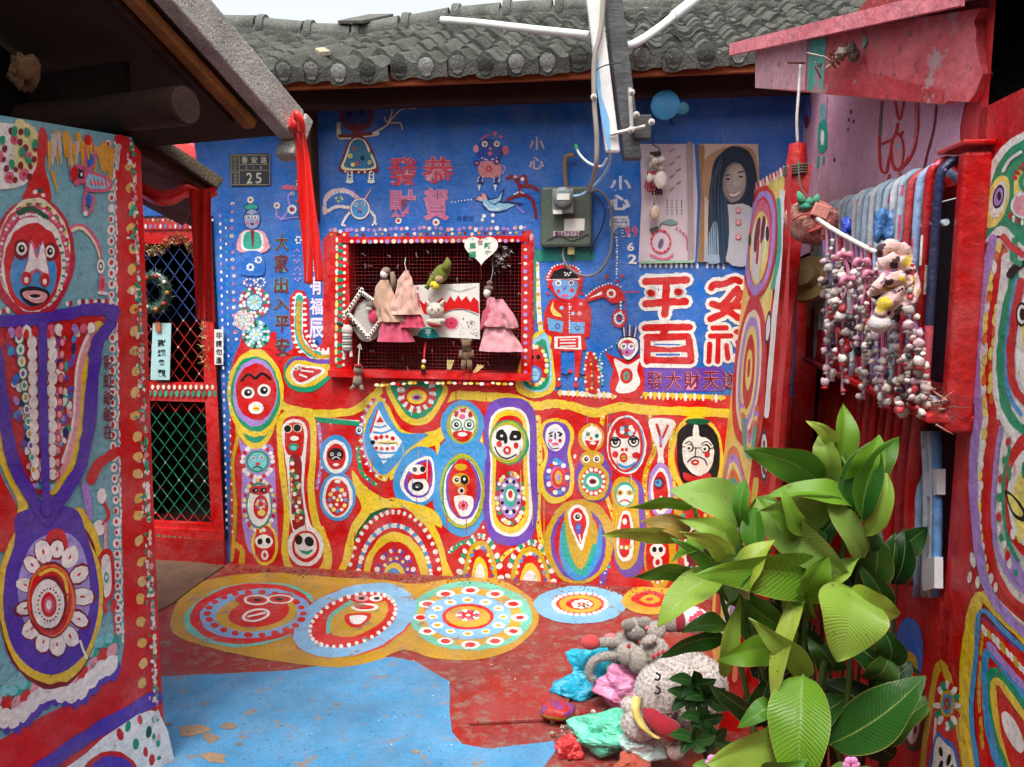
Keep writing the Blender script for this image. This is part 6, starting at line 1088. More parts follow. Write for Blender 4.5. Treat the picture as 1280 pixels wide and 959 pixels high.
# ---- shell wind chime
ch = thing('shell_chime', 'bunch of shells and red threads hanging over the pale poster', 'wind chime', Wp(822, 240, .06))
m = MB((50, 46, 44)); m.tube(catmull([Wp(817, 165, .12), Wp(816, 180, .09), Wp(824, 186, .08), Wp(820, 196, .06)], False, 4), .003, 5); m.tube([Wp(812, 193, .06), Wp(826, 192, .07)], .012, 6); m.build('hanger', 'metal', ch)
for k in range(13):
    x, y = 820 + rnd.uniform(-9, 9), 196 + rnd.uniform(0, 28); m = MB(rnd.choice([(224, 208, 190), (190, 168, 150), (230, 222, 210)])); m.blob(Wp(x, y, .045 + rnd.uniform(0, .04)), (.016, .01, .02), BR @ Matrix.Rotation(rnd.random() * 3, 3, 'Y'), None, 8, 6, .4, k); m.build('shell', 'ceramic', ch, smooth=True)
MB((226, 214, 204)).blob(Wp(826, 225, .08), (.033, .012, .042), BR, None, 12, 8).build('shell', 'ceramic', ch, smooth=True)
m = MB((196, 40, 60))
for k in range(7): x = 806 + k * 2.6; m.tube([Wp(x + 4, 214, .06), Wp(x, 232 + rnd.uniform(0, 10), .05)], .004, 5)
m.build('threads', 'cloth', ch)
m = MB((150, 150, 140)); m.tube([Wp(818, 240, .05), Wp(818, 262, .05)], .003, 4); m.blob(Wp(818, 266, .05), (.024, .012, .035), BR, (212, 186, 160), 10, 7, .15); m.build('shell', 'ceramic', ch, smooth=True)
# ---- house number plate
pl = thing('number_plate', 'dark blue house number plate with cream lettering and border', 'sign', Wp(313, 232, .012))
m = MB((24, 26, 44)); a, za = uz(BW, 288, 193); b, zb = uz(BW, 338, 232); m.box(onw(BW, (a + b) / 2, (za + zb) / 2, .006), (b - a, .008, za - zb), BR); m.build('plate', 'plastic', pl)
p = Paint(BW.shift(.0092), 'lettering', pl, 0, 'plastic'); cc = (205, 200, 178); fr2 = (150, 140, 96)
for q in ([(289, 194), (337, 194)], [(289, 231), (337, 231)], [(289, 194), (289, 231)], [(337, 194), (337, 231)], [(299, 195), (299, 230)], [(299, 206), (336, 205.5)], [(299, 213), (336, 213)], [(290, 216), (298, 216)]): p.line(q, 1, fr2, False)
for k, chh in enumerate('春安路'): p.char(chh, 302 + k * 12, 196, 309.5 + k * 12, 204.5, cc, .01)
for k, chh in enumerate('五六巷'): p.char(chh, 306 + k * 9, 207.5, 310 + k * 9, 212, (150, 148, 140))
for k, chh in enumerate('南屯區'): p.char(chh, 291, 196 + k * 6.6, 297, 201.6 + k * 6.6, fr2)
for k, chh in enumerate('春安里'): p.char(chh, 292, 218 + k * 4.2, 297, 221.5 + k * 4.2, (150, 148, 140))
p.char('2', 308, 216, 315.5, 229.5, cc, .015).char('5', 319.5, 216, 327, 229.5, cc, .015); p.done()
# ---- ribbons
def ribbon(nm, lb, L, R, Y, c='R', twist=.012, parent=None):
    m = MB((232, 22, 14)); l = catmull([at(x, y, Y) for x, y in L], False, 8); r = catmull([at(x, y, Y) for x, y in R], False, 8); rows = []
    for k, (a, b) in enumerate(zip(l, r)):
        t = k / len(l); row = []
        for q in range(7):
            s_ = q / 6; pt = a.lerp(b, s_); row.append(pt + Vector((0, -1, 0)) * twist * math.sin(s_ * 5 + t * 4 + .6) * (.4 + t))
        rows.append(row)
    m.grid(rows); o = m.build(nm, 'satin', parent, smooth=True, solid=.0015)
    return tag(o, lb, 'ribbon') if not parent else o
rb = ribbon('red_ribbon', 'long red satin ribbon tied to the corner of the concrete roof slab', [(366, 160), (371, 190), (374, 250), (377, 300), (379, 354)], [(374, 158), (384, 190), (388, 250), (392, 300), (391, 356)], 2.72)
ribbon('ribbon_tail', '', [(374, 160), (381, 200), (386, 260), (390, 310), (393, 352)], [(380, 162), (387, 200), (395, 260), (402, 310), (405, 352)], 2.70, parent=rb, twist=.008)
m = MB((226, 24, 16)); m.blob(at(371, 156, 2.69), (.028, .02, .024), None, None, 12, 8, .4, 5); m.tube(catmull([at(372, 150, 2.68), at(370, 142, 2.66), at(376, 150, 2.66), at(378, 165, 2.68)], False, 5), .012, 7); m.build('knot', 'satin', rb, smooth=True)
m = MB((214, 20, 14)); l = catmull([at(372, 152, 2.7), at(330, 152, 2.74), at(280, 149, 2.78), at(244, 146, 2.8)], False, 6); m.grid([[p_ + Vector((0, 0, .016 + .006 * math.sin(k)))for k, p_ in enumerate(l)], [p_ + Vector((0, -.012, 0)) for p_ in l], [p_ - Vector((0, 0, .018)) for p_ in l]]); m.build('ribbon_run', 'satin', rb, smooth=True, solid=.0015)
rb2 = ribbon('red_ribbon', 'pair of red satin ribbon strips hanging in front of the lattice door', [(236, 236), (239, 262), (242, 330), (244, 400)], [(256, 236), (256, 262), (256, 330), (256, 401)], 2.9, twist=.006)
ribbon('ribbon_tail', '', [(253, 238), (254, 262), (254, 330), (256, 402)], [(264, 238), (264, 262), (266, 330), (269, 403)], 2.88, parent=rb2, twist=.006)
m = MB((220, 22, 16)); l = catmull([at(176, 236, 3.0), at(195, 246, 3.0), at(215, 246, 3.02), at(236, 236, 3.05), at(256, 240, 3.08), at(272, 234, 3.08)], False, 5); m.grid([[p_ + Vector((0, 0, .03)) for p_ in l], [p_ + Vector((0, -.03, 0)) for p_ in l], [p_ - Vector((0, 0, .03)) for p_ in l]]); m.build('ribbon_swag', 'satin', rb2, smooth=True, solid=.0015)
m = MB((226, 80, 80)); rows = [[at(212 + k * 5 + j * 1.5, 172 + 3 * math.sin(k * 1.4) + j * 10, 3.2 - .01 * math.sin(k)) for k in range(7)] for j in range(4)]; m.grid(rows); o = m.build('red_cloth', 'satin', None, smooth=True, solid=.002); tag(o, 'bright red folded cloth lying on the small lean-to slab', 'cloth')
# ---- wreath on the door
wr = thing('wreath', 'dark green tinsel wreath with small baubles hung on the lattice door', 'wreath', Wp(193, 392, .04))
m = MB((22, 64, 44)); cx, cy = 192, 366
ring = [Wp(cx + 17 * math.cos(a * .2618), cy + 21 * math.sin(a * .2618), .045) for a in range(25)]
m.tube(ring, .025, 6, cap=False)
for k in range(520):
    a = rnd.random() * 6.283; c0_ = Wp(cx + 17 * math.cos(a), cy + 21 * math.sin(a), .045); d = Vector((rnd.gauss(0, 1), rnd.gauss(0, 1), rnd.gauss(0, 1))).normalized(); e = d.orthogonal().normalized() * .004; L2 = rnd.uniform(.035, .06)
    i = m.add([c0_ + e, c0_ - e, c0_ + d * L2]); m.face((i, i + 1, i + 2), rnd.choice([(18, 70, 48), (30, 90, 62), (16, 46, 36), (120, 150, 140)]))
tag(m.build('tinsel_ring', 'satin', wr), kind='stuff')
for k in range(9):
    a = k * .7; MB(rnd.choice([(200, 120, 40), (190, 40, 30), (210, 210, 200)])).blob(Wp(cx + 17 * math.cos(a), cy + 21 * math.sin(a), .075), .012, None, None, 8, 6).build('bauble', 'plastic', wr, smooth=True)
tn = MB((120, 60, 30))
for k in range(420):
    u = rnd.random(); c0_ = Wp(178 + u * 80, 306 + 8 * math.sin(u * 9) + rnd.uniform(-6, 6), .02) if k < 260 else Wp(258 + rnd.uniform(-6, 6), 400 + rnd.random() * 60, .02); d = Vector((rnd.gauss(0, 1), rnd.gauss(0, .6), rnd.gauss(0, 1))).normalized(); e = d.orthogonal().normalized() * .003
    i = tn.add([c0_ + e, c0_ - e, c0_ + d * rnd.uniform(.02, .04)]); tn.face((i, i + 1, i + 2), rnd.choice([(120, 40, 30), (170, 120, 50), (70, 44, 30), (200, 180, 120)]))
tag(tag(tn.build('tinsel_garland', 'satin'), 'brown gold tinsel garland strung over the upper door lattice', 'garland'), kind='stuff')
# ---- notices on the door
def card(nm, lb, q, text, c, off, ts, mat='paper'):
    m = MB(c); m.prism([Wp(x, y, off) for x, y in q], -BW.n * .002); o = tag(m.build(nm, mat), lb, 'notice'); p = Paint(BW.shift(off), 'lettering', o, 0, mat)
    for chh, (x0, y0, x1, y1) in zip(text, ts): p.char(chh, x0, y0, x1, y1, (20, 24, 30), .018)
    p.done(); return o
card('notice_card', 'pale blue card with four black characters clipped to the door lattice', [(191, 404), (214, 404), (212, 475), (188, 475)], '謝絕參觀', (176, 216, 216), .03, [(197, 424 + k * 12.6, 207, 433.5 + k * 12.6) for k in range(4)])
MB((198, 120, 80)).box(Wp(198, 409, .036), (.03, .01, .05), BR).build('peg', 'timber', bpy.data.objects['notice_card'])
card('notice_sticker', 'narrow white sticker with black characters on the red door jamb', [(268, 412), (279, 412), (279, 456), (268, 456)], '非請勿進', (236, 236, 232), .026, [(269.8, 415 + k * 10.4, 277.2, 423.4 + k * 10.4) for k in range(4)])
# ================================================================ toys in the window
def blobw(m, px, py, off, rx, ry, rz, c, rot=0, seg=12, rings=8, rough=0, seed=0): return m.blob(Wp(px, py, off), (rx, rz, ry), BR @ Matrix.Rotation(R_(rot), 3, 'Y'), c, seg, rings, rough, seed)
def robe(rows, depth, pleats, c, off=.015, amp=.12, seg=48, hem=None):
    m = MB(c); R = []; v3 = catmull([Vector(q) for q in rows], False, 4); rows = [(q.x, q.y, q.z) for q in v3]
    for k, (px, py, hw) in enumerate(rows):
        t = k / (len(rows) - 1); cen = Wp(px, py, off + depth * .5); row = []
        for a in range(seg + 1):
            th = 2 * math.pi * a / seg; f = 1 + amp * t * math.sin(pleats * th + k * .08); pt_ = cen + BW.d * (math.cos(th) * hw * PXW * f) + BW.n * (math.sin(th) * depth * .5 * f * (.4 + .6 * t)); row.append(pt_ + BW.n * .010 * (1 - 2.4 * abs(noise.noise(pt_ * 26))) + BW.d * .006 * noise.noise(pt_ * 34))
        R.append(row)
    m.grid(R); return m
# printed board
bd = thing('printed_board', 'white board printed with red waves and a pink flower behind toys', 'board', Wp(560, 425, .01))
m = MB((226, 222, 214)); m.prism([Wp(x, y, .016) for x, y in ((500, 357), (599, 354), (600, 424), (505, 419))], -BW.n * .008); m.build('board', 'paper', bd)
p = Paint(BW.shift(.0165), 'print', bd, 0, 'paper')
p.poly([(522, 372), (530, 380), (536, 374), (541, 382), (553, 372), (558, 379), (563, 370), (568, 377), (573, 369), (577, 376), (583, 370), (588, 378), (592, 371), (598, 377), (599, 392), (585, 387), (565, 388), (545, 396), (530, 392)], 'R', False).ell(564, 404, 8, 7.4, (200, 60, 90)).ringdots(564, 404, 9, 8.4, 14, 1.4, 'i').ell(564, 404, 1.6, 1.6, 'D').poly([(523, 421), (527, 412), (535, 409), (543, 412), (548, 422)], (40, 160, 150)).char('平', 531, 412, 539, 420, 'W').line([(555, 391), (575, 386), (598, 394)], .9, (90, 130, 140)).along([(522, 360), (524, 388), (524, 400)], 4, 1.5, 'I').dots([(575 + rnd.random() * 22, 398 + rnd.random() * 22) for _ in range(30)], .7, 'e').line([(560, 360), (575, 364), (595, 358)], .7, (120, 160, 150)); p.done()
t = thing('elephant_frame', 'flat grey felt elephant inside a crossed frame of beaded white sticks', 'ornament', Wp(460, 425, .03))
m = MB((196, 190, 182)); blobw(m, 460, 400, .03, .085, .115, .016, None, 12, 18, 12, .12, 3); m.build('elephant', 'plush', t, smooth=True)
m = MB((200, 60, 96)); blobw(m, 467, 396, .055, .03, .036, .014, None); m.blob(Wp(463, 382, .056), .024, None, (110, 100, 100), 10, 7); m.blob(Wp(462, 385, .062), .018, None, (224, 210, 200), 10, 7); m.build('little_doll', 'cloth', t, smooth=True)
for (a, b) in (((453, 362), (431, 396)), ((434, 390), (462, 424)), ((460, 424), (480, 394)), ((453, 366), (478, 384))):
    m = MB((214, 204, 190)); A, B2 = Wp(*a, .05), Wp(*b, .05); m.tube([A, B2], .012, 6); n = 9
    for k in range(n + 1): q = A.lerp(B2, k / n); m.blob(q + BW.n * .008, (.011, .008, .011), BR, (232, 226, 214), 8, 5); m.blob(q + BW.n * .016, (.005, .003, .005), BR, (40, 36, 34), 6, 4)
    m.build('stick', 'ceramic', t)
m = MB((190, 170, 120)); blobw(m, 477, 418, .03, .02, .03, .01, None, 0, 10, 7, .5); m.build('tag', 'cloth', t)
t = thing('robed_doll', 'doll in beige robe over a pleated pink skirt beside the elephant', 'doll', Wp(495, 428, .03))
robe([(481, 350, 5), (480, 362, 11), (484, 380, 14), (489, 392, 17), (494, 402, 19)], .07, 9, (196, 160, 136), .03, .2).build('robe', 'cloth', t, smooth=True)
robe([(492, 396, 14), (493, 410, 18), (496, 427, 21)], .08, 13, (206, 84, 112), .02, .2).build('skirt', 'cloth', t, smooth=True)
m = MB((232, 222, 212)); m.blob(Wp(480, 343, .065), (.02, .018, .024), None, None, 12, 9); m.build('head', 'ceramic', t, smooth=True)
m = MB((140, 118, 100)); m.blob(Wp(482, 339, .058), (.024, .02, .02), None, None, 12, 8, .3); m.tube([Wp(490, 340, .05), Wp(492, 352, .05), Wp(490, 364, .05)], [.012, .016, .01], 7); m.build('hair', 'cloth', t, smooth=True)
m = MB((214, 130, 110)); blobw(m, 474, 380, .06, .03, .05, .02, None, -20, 10, 8, .2); m.build('sleeve', 'cloth', t, smooth=True)
t = thing('kimono_doll', 'headless looking peach paper kimono doll with pink pleats', 'doll', Wp(515, 425, .03))
robe([(508, 338, 2), (507, 350, 9), (507, 365, 12), (506, 380, 16), (507, 393, 20)], .07, 7, (216, 172, 156), .04, .12).build('robe', 'cloth', t, smooth=True)
robe([(508, 385, 13), (512, 398, 16), (514, 409, 17)], .07, 12, (200, 70, 96), .03, .2).build('skirt', 'cloth', t, smooth=True)
m = MB((200, 200, 190)); m.tube([Wp(508, 338, .06), Wp(506, 330, .03), Wp(507, 322, .0)], .002, 4); m.build('string', 'cloth', t)
t = thing('pink_lady_doll', 'doll in plain pink gown with wide sleeves and hair bun', 'doll', Wp(624, 442, .03))
robe([(620, 396, 11), (622, 410, 16), (625, 424, 22), (627, 439, 28)], .09, 4, (222, 158, 166), .02, .03).build('gown', 'cloth', t, smooth=True)
robe([(613, 372, 5), (618, 384, 10), (620, 396, 13), (621, 408, 16)], .08, 6, (204, 132, 144), .03, .1).build('bodice', 'cloth', t, smooth=True)
robe([(623, 374, 5), (630, 388, 8), (637, 400, 9), (640, 410, 7)], .06, 5, (212, 144, 154), .05, .12).build('sleeve', 'cloth', t, smooth=True)
m = MB((190, 84, 104)); m.prism([Wp(x, y, .1) for x, y in ((603, 390), (611, 380), (613, 390), (606, 408), (599, 414))], -BW.n * .02); m.build('sleeve', 'cloth', t, bevel=.006)
m = MB((206, 196, 190)); m.box(Wp(617, 405, .09), (.09, .02, .024), BR @ Matrix.Rotation(.12, 3, 'Y')); m.build('belt', 'cloth', t)
m = MB((234, 224, 214)); m.blob(Wp(609, 366, .085), (.019, .018, .024), BR @ Matrix.Rotation(.3, 3, 'Y'), None, 12, 9); m.tube([Wp(611, 372, .08), Wp(616, 376, .075)], .009, 8, (190, 160, 130)); m.build('head', 'ceramic', t, smooth=True)
m = MB((110, 90, 80)); m.blob(Wp(611, 361, .078), (.024, .022, .018), None, None, 12, 8); m.blob(Wp(612, 354, .078), (.016, .014, .014), None, None, 10, 7); m.build('hair', 'cloth', t, smooth=True)
m = MB((170, 170, 170)); m.tube([Wp(613, 352, .07), Wp(616, 340, .04), Wp(616, 322, .01)], .0016, 4); m.build('string', 'cloth', t)
t = thing('green_puppet', 'olive green leaf hooded puppet with yellow feet hanging by a thread', 'puppet', Wp(548, 362, .04))
m = MB((110, 116, 40)); m.blob(Wp(551, 343, .05), (.04, .03, .05), BR @ Matrix.Rotation(.6, 3, 'Y'), None, 12, 9, .3, 2); m.tube([Wp(556, 338, .05), Wp(560, 328, .05), Wp(559, 322, .04)], [.03, .018, .004], 8); m.tube([Wp(542, 345, .06), Wp(536, 356, .06), Wp(533, 361, .06)], [.016, .012, .014], 7); m.build('body', 'cloth', t, smooth=True)
m = MB((176, 150, 110)); m.blob(Wp(549, 349, .07), (.024, .02, .022), None, None, 10, 7); m.build('face', 'cloth', t, smooth=True)
m = MB((206, 190, 50)); m.tube([Wp(546, 352, .065), Wp(545, 362, .07)], [.014, .02], 8); m.tube([Wp(541, 352, .06), Wp(540, 359, .065)], [.012, .016], 8); m.build('foot', 'cloth', t, smooth=True)
t = thing('cat_plush', 'white cat head plush with small paws and red feet', 'plush toy', Wp(545, 410, .03))
m = MB((214, 206, 190)); blobw(m, 544, 388, .06, .047, .04, .034, None, 0, 14, 10); m.tube([Wp(537, 382, .06), Wp(534, 375, .06)], [.016, .004], 7); m.tube([Wp(551, 382, .06), Wp(555, 375, .06)], [.016, .004], 7); blobw(m, 545, 403, .055, .045, .03, .03, None); blobw(m, 536, 402, .07, .016, .012, .016, None); blobw(m, 553, 401, .07, .016, .012, .016, None); m.build('body', 'plush', t, smooth=True)
for x in (540, 548): MB((20, 20, 20)).blob(Wp(x, 387, .093), .0045, None, None, 8, 6).build('eye', 'plastic', t)
m = MB((150, 40, 44)); blobw(m, 543, 406, .07, .036, .014, .02, None, 8); m.build('feet', 'cloth', t, smooth=True)
MB((200, 80, 90)).blob(Wp(544, 390, .094), .003, None, None, 6, 5).build('nose', 'plastic', t)
t = thing('brown_bear', 'small shaggy brown bear hanging below the printed board', 'plush toy', Wp(583, 463, .03))
m = MB((128, 98, 66)); blobw(m, 583, 430, .05, .024, .024, .022, None); blobw(m, 578, 426, .05, .01, .01, .008, None); blobw(m, 588, 426, .05, .01, .01, .008, None); blobw(m, 583, 443, .05, .024, .036, .022, None)
for x0, y0, x1, y1 in ((580, 450, 579, 462), (587, 450, 587, 462), (578, 438, 576, 448), (588, 438, 590, 447)): m.tube([Wp(x0, y0, .055), Wp(x1, y1, .06)], [.014, .013], 8)
m.build('body', 'plush', t, smooth=True); MB((60, 44, 34)).box(Wp(583, 436, .074), (.05, .006, .012), BR).build('bow', 'cloth', t)
t = thing('striped_sheep', 'grey and white striped doll with black ears on the window jamb', 'doll', Wp(434, 440, .03))
for k in range(6): m = MB((206, 202, 192) if k % 2 else (130, 130, 126)); m.lathe(Wp(434, 437 - k * 3.6, .055), [(.024, -.0075), (.027, 0), (.024, .0075)], (0, 0, 1), 14); m.build('stripe', 'cloth', t, smooth=True)
m = MB((214, 196, 188)); m.blob(Wp(434, 413, .058), (.03, .026, .03), None, None, 12, 9); m.build('head', 'cloth', t, smooth=True)
for x in (425, 443): MB((24, 22, 22)).blob(Wp(x, 406, .055), (.022, .012, .01), BR @ Matrix.Rotation(.3 if x < 430 else -.3, 3, 'Y'), None, 10, 7).build('ear', 'cloth', t, smooth=True)
m = MB((206, 200, 190)); m.tube([Wp(431, 438, .055), Wp(430, 446, .06)], .009, 7); m.tube([Wp(438, 438, .055), Wp(439, 446, .06)], .009, 7); m.build('legs', 'cloth', t)
t = thing('crochet_doll', 'small grimy knitted doll hanging on a string below the sill', 'doll', Wp(447, 488, .06))
m = MB((150, 128, 112)); m.blob(Wp(448, 462, .075), (.026, .024, .026), None, None, 12, 8, .3, 3); m.blob(Wp(447, 476, .075), (.026, .022, .032), None, None, 12, 8, .3, 5); m.tube([Wp(443, 482, .075), Wp(438, 487, .085)], .01, 7); m.tube([Wp(451, 482, .075), Wp(453, 488, .085)], .01, 7); m.build('body', 'plush', t, smooth=True)
m = MB((170, 40, 44)); m.tube([Wp(443, 457, .095), Wp(452, 457, .095)], .008, 6); m.build('headband', 'cloth', t)
m = MB((200, 196, 190)); m.tube([Wp(448, 456, .075), Wp(449, 440, .03), Wp(450, 430, .0)], .003, 5); m.tube([Wp(450, 430, .0), Wp(447, 434, .02), Wp(452, 437, .02), Wp(450, 430, .01)], .004, 5); m.build('string', 'cloth', t)
t = thing('tiny_figure', 'tiny yellow and black figure on a red ribbon under the board', 'doll', Wp(529, 468, .05))
m = MB((30, 26, 26)); m.blob(Wp(529, 461, .06), (.015, .012, .024), None, None, 10, 7); m.build('body', 'plastic', t, smooth=True); MB((200, 180, 40)).blob(Wp(529, 459, .068), (.012, .008, .012), None, None, 8, 6).build('shirt', 'plastic', t, smooth=True); MB((226, 210, 196)).blob(Wp(530, 452, .062), .012, None, None, 10, 7).build('head', 'plastic', t, smooth=True)
m = MB((200, 24, 24)); m.tube([Wp(530, 449, .06), Wp(531, 436, .03), Wp(532, 428, .0)], [.003, .006, .005], 5); m.build('ribbon', 'satin', t)
for k, (x, y, r, lb) in enumerate(((562, 456, 10, 'bundle of split wooden pegs hanging upright beside the brown bear'), (597, 461, 40, 'splayed wooden pegs lying slanted right of the brown bear'))):
    t = thing('wooden_pegs', lb, 'pegs', Wp(x, y + 8, .03))
    for j in range(3): MB((206, 180, 120)).box(Wp(x + j * 2.4 - 2, y, .035 + .004 * j), (.009, .008, .05), BR @ Matrix.Rotation(R_(r + j * 9 - 9), 3, 'Y')).build('peg', 'timber', t)
# heart plaque
h = thing('heart_plaque', 'white heart shaped plaque with green characters over the window mesh', 'plaque', Wp(601, 331, .05))
hp = []
for k in range(40):
    a = 2 * math.pi * k / 40; x = 16 * math.sin(a) ** 3; y = 13 * math.cos(a) - 5 * math.cos(2 * a) - 2 * math.cos(3 * a) - math.cos(4 * a); hp.append((601.5 + x * 1.32, 311 - y * 1.25))
m = MB((238, 234, 226)); m.prism([Wp(x, y, .055) for x, y in hp], -BW.n * .006); m.build('heart', 'paper', h)
p = Paint(BW.shift(.0552), 'lettering', h, 0, 'paper'); g2 = (30, 150, 100)
for chh, q in (('馬', (586, 304, 595, 312)), ('福', (586, 314, 595, 322)), ('新', (605, 303, 614, 311)), ('年', (606, 313, 614, 321))): p.char(chh, *q, g2, .02)
p.char('金', 597, 299, 604, 306, 'D').char('T', 587, 297, 589, 300, g2).char('S', 590, 297, 592, 300, g2).char('T', 604, 297, 606, 300, g2).char('S', 607, 297, 609, 300, g2); p.done()
m = MB((170, 40, 44)); m.tube([Wp(601, 331, .05), Wp(602, 350, .02)], .0016, 4); m.build('string', 'cloth', h)
m = MB((150, 150, 150))
for k in range(140):
    c0_ = Wp(625 + rnd.gauss(0, 7), 322 + rnd.gauss(0, 9), .02 + rnd.random() * .03); d = Vector((rnd.gauss(0, 1), rnd.gauss(0, 1), rnd.gauss(0, 1))).normalized(); e = d.orthogonal() * .002; i = m.add([c0_ + e, c0_ - e, c0_ + d * .025]); m.face((i, i + 1, i + 2), rnd.choice([(190, 190, 190), (90, 90, 90), (60, 50, 50)]))
o = m.build('tinsel', 'metal'); tag(tag(o, 'tuft of silver tinsel by the heart plaque', 'tinsel'), kind='stuff')
def fuzz(m, n, L=.006, w=.0011, seed=1, cs=None):
    r4 = random.Random(seed); fs = list(range(len(m.f))); C = list(m.c); ctr = sum(m.v, Vector()) / len(m.v); base = list(m.v); F0 = list(m.f); ws = []
    for f in F0: a = base[f[0]]; b = base[f[1]]; c2 = base[f[2]]; ws.append((b - a).cross(c2 - a).length + 1e-9)
    for k in r4.choices(fs, ws, k=n):
        f = F0[k]; q = [r4.random() for _ in f]; s_ = sum(q); p_ = sum((base[i] * x for i, x in zip(f, q)), Vector()) / s_; nn = (base[f[1]] - base[f[0]]).cross(base[f[2]] - base[f[0]])
        if nn.length < 1e-9: continue
        nn = nn.normalized(); d = (nn + Vector((r4.gauss(0, .6), r4.gauss(0, .6), r4.gauss(0, .6)))).normalized(); e = d.orthogonal().normalized() * w; i = m.add([p_ + e - nn * .001, p_ - e - nn * .001, p_ + d * L * r4.uniform(.5, 1.2)])
        cc = C[k]; g = r4.uniform(.62, 1.1); m.f.append((i, i + 1, i + 2)); m.c.append((min(1, cc[0] * g), min(1, cc[1] * g), min(1, cc[2] * g), 1))
    return m
# ================================================================ barred window with its hangings
def Rp(px, py, off=.0): return RW.hit(px, py, off)
CO = .085
cage = thing('window_grille', 'belly grille of pale blue and red bars over the window', 'grille', rw((cu0 + cu1) / 2, cz0, CO))
nb = 21
for k in range(nb):
    u = cu0 + .02 + (cu1 - cu0 - .04) * k / (nb - 1); z1 = cz1 + .05 - .012 * abs(math.sin(k)); c_ = ((182, 206, 226) if k % 3 else (214, 220, 228)) if k < nb - 4 else [(206, 40, 44), (150, 176, 216), (176, 22, 26), (40, 44, 80)][k - (nb - 4)]
    pts = catmull([rw(u, z1 - .035, -.01), rw(u, z1, CO * .45), rw(u, z1 - .012, CO * .85), rw(u, z1 - .06, CO), rw(u + rnd.uniform(-.004, .004), (cz0 + cz1) / 2, CO), rw(u, cz0 - .005, CO)], False, 4)
    m = MB(c_); m.tube(pts, .0105, 8)
    nn = len(m.c)
    for q in range(nn):                                   # bars are splashed with other colours low down
        zc = m.v[m.f[q][0]].z
        if zc < cz0 + .12 + .1 * math.sin(k * 2.3): m.c[q] = col([(206, 60, 84), (196, 18, 20), (170, 140, 210), (196, 18, 20)][k % 4])
        elif rnd.random() < .05: m.c[q] = col(rnd.choice(['I', 'W', 'L']))
    m.build('bar', 'gloss_paint', cage, smooth=True)
for z in (cz0 + .02, cz1 - .10): m = MB((186, 206, 222)); m.tube([rw(cu0, z, CO - .014), rw(cu1, z, CO - .014)], .008, 6); m.build('cross_bar', 'gloss_paint', cage)
m = MB((204, 40, 36)); m.box(rw((cu0 + cu1) / 2 + .02, cz0 - .018, CO * .5), (cu1 - cu0 + .06, CO + .03, .022), rrot); m.build('ledge', 'gloss_paint', cage, bevel=.006)
m = MB((186, 20, 22)); m.box(rw(cu1 + .03, (cz0 + cz1) / 2 + .0, .03), (.04, .06, cz1 - cz0 + .10), rrot); m.build('side_board', 'gloss_paint', cage, bevel=.008)
m = MB((196, 30, 30)); m.box(rw(cu1 - .02, cz1 + .068, CO * .4), (.16, CO * .8, .012), rrot); m.build('top_board', 'gloss_paint', cage, bevel=.004)
low = thing('lower_grille', 'thick red bars crowded over the lower opening under the ledge', 'grille', rw((cu0 + cu1) / 2, lz0, .02))
for k in range(15):
    u = cu0 + .04 + (cu1 - cu0 - .26) * k / 14; m = MB(['R', (186, 20, 22), (206, 44, 40)][k % 3]); r = rnd.uniform(.012, .022)
    m.tube(catmull([rw(u + rnd.uniform(-.01, .01), lz0 - .01, .02 + rnd.uniform(-.01, .015)), rw(u, (lz0 + cz0) / 2, .03), rw(u + rnd.uniform(-.012, .012), cz0 - .035, .02)], False, 4), r, 8); m.build('bar', 'gloss_paint', low, smooth=True)
for k, (x, c_) in enumerate(((1148, (160, 190, 224)), (1172, (90, 150, 214)), (1166, (206, 216, 226)), (1158, (196, 206, 220)))):
    m = MB(c_); m.tube(catmull([Rp(x, 540, .015), Rp(x + rnd.uniform(-3, 3), 640, .02), Rp(x - 2, 745, .01)], False, 4), [.014, .012, .011], 7); m.build('pipe', 'gloss_paint', low, smooth=True)
for (a, b, c2, d2) in ((1156, 590, 1171, 618), (1152, 700, 1168, 735)): MB((206, 208, 212)).prism([Rp(a, b, .03), Rp(c2, b - 4, .03), Rp(c2, d2, .03), Rp(a + 2, d2 + 4, .03)], -RW.n * .02).build('paper_box', 'paper', low)
m = MB((120, 96, 70))
for k in range(160):
    c0_ = Rp(1176 + rnd.gauss(0, 9), 508 + rnd.gauss(0, 9), CO * rnd.random()); d = Vector((rnd.gauss(0, 1), rnd.gauss(0, 1), rnd.gauss(0, 1))).normalized(); e = d.orthogonal() * .002; i = m.add([c0_ + e, c0_ - e, c0_ + d * .045]); m.face((i, i + 1, i + 2), rnd.choice([(130, 30, 40), (90, 60, 50), (190, 150, 130), (60, 20, 24)]))
tag(tag(m.build('dried_grass', 'cloth'), 'tuft of dried red brown grass lying on the window ledge', 'grass'), kind='stuff')
# white stick across the grille
m = MB((226, 222, 214)); m.tube(catmull([at(1022, 274, 2.35), at(1050, 292, 2.2), at(1100, 318, 2.02), at(1135, 330, 1.92)], False, 3), .0065, 8); stick = tag(m.build('hanging_stick', 'gloss_paint', None, smooth=True), 'white painted stick tied across the bars carrying the shell strings', 'stick')
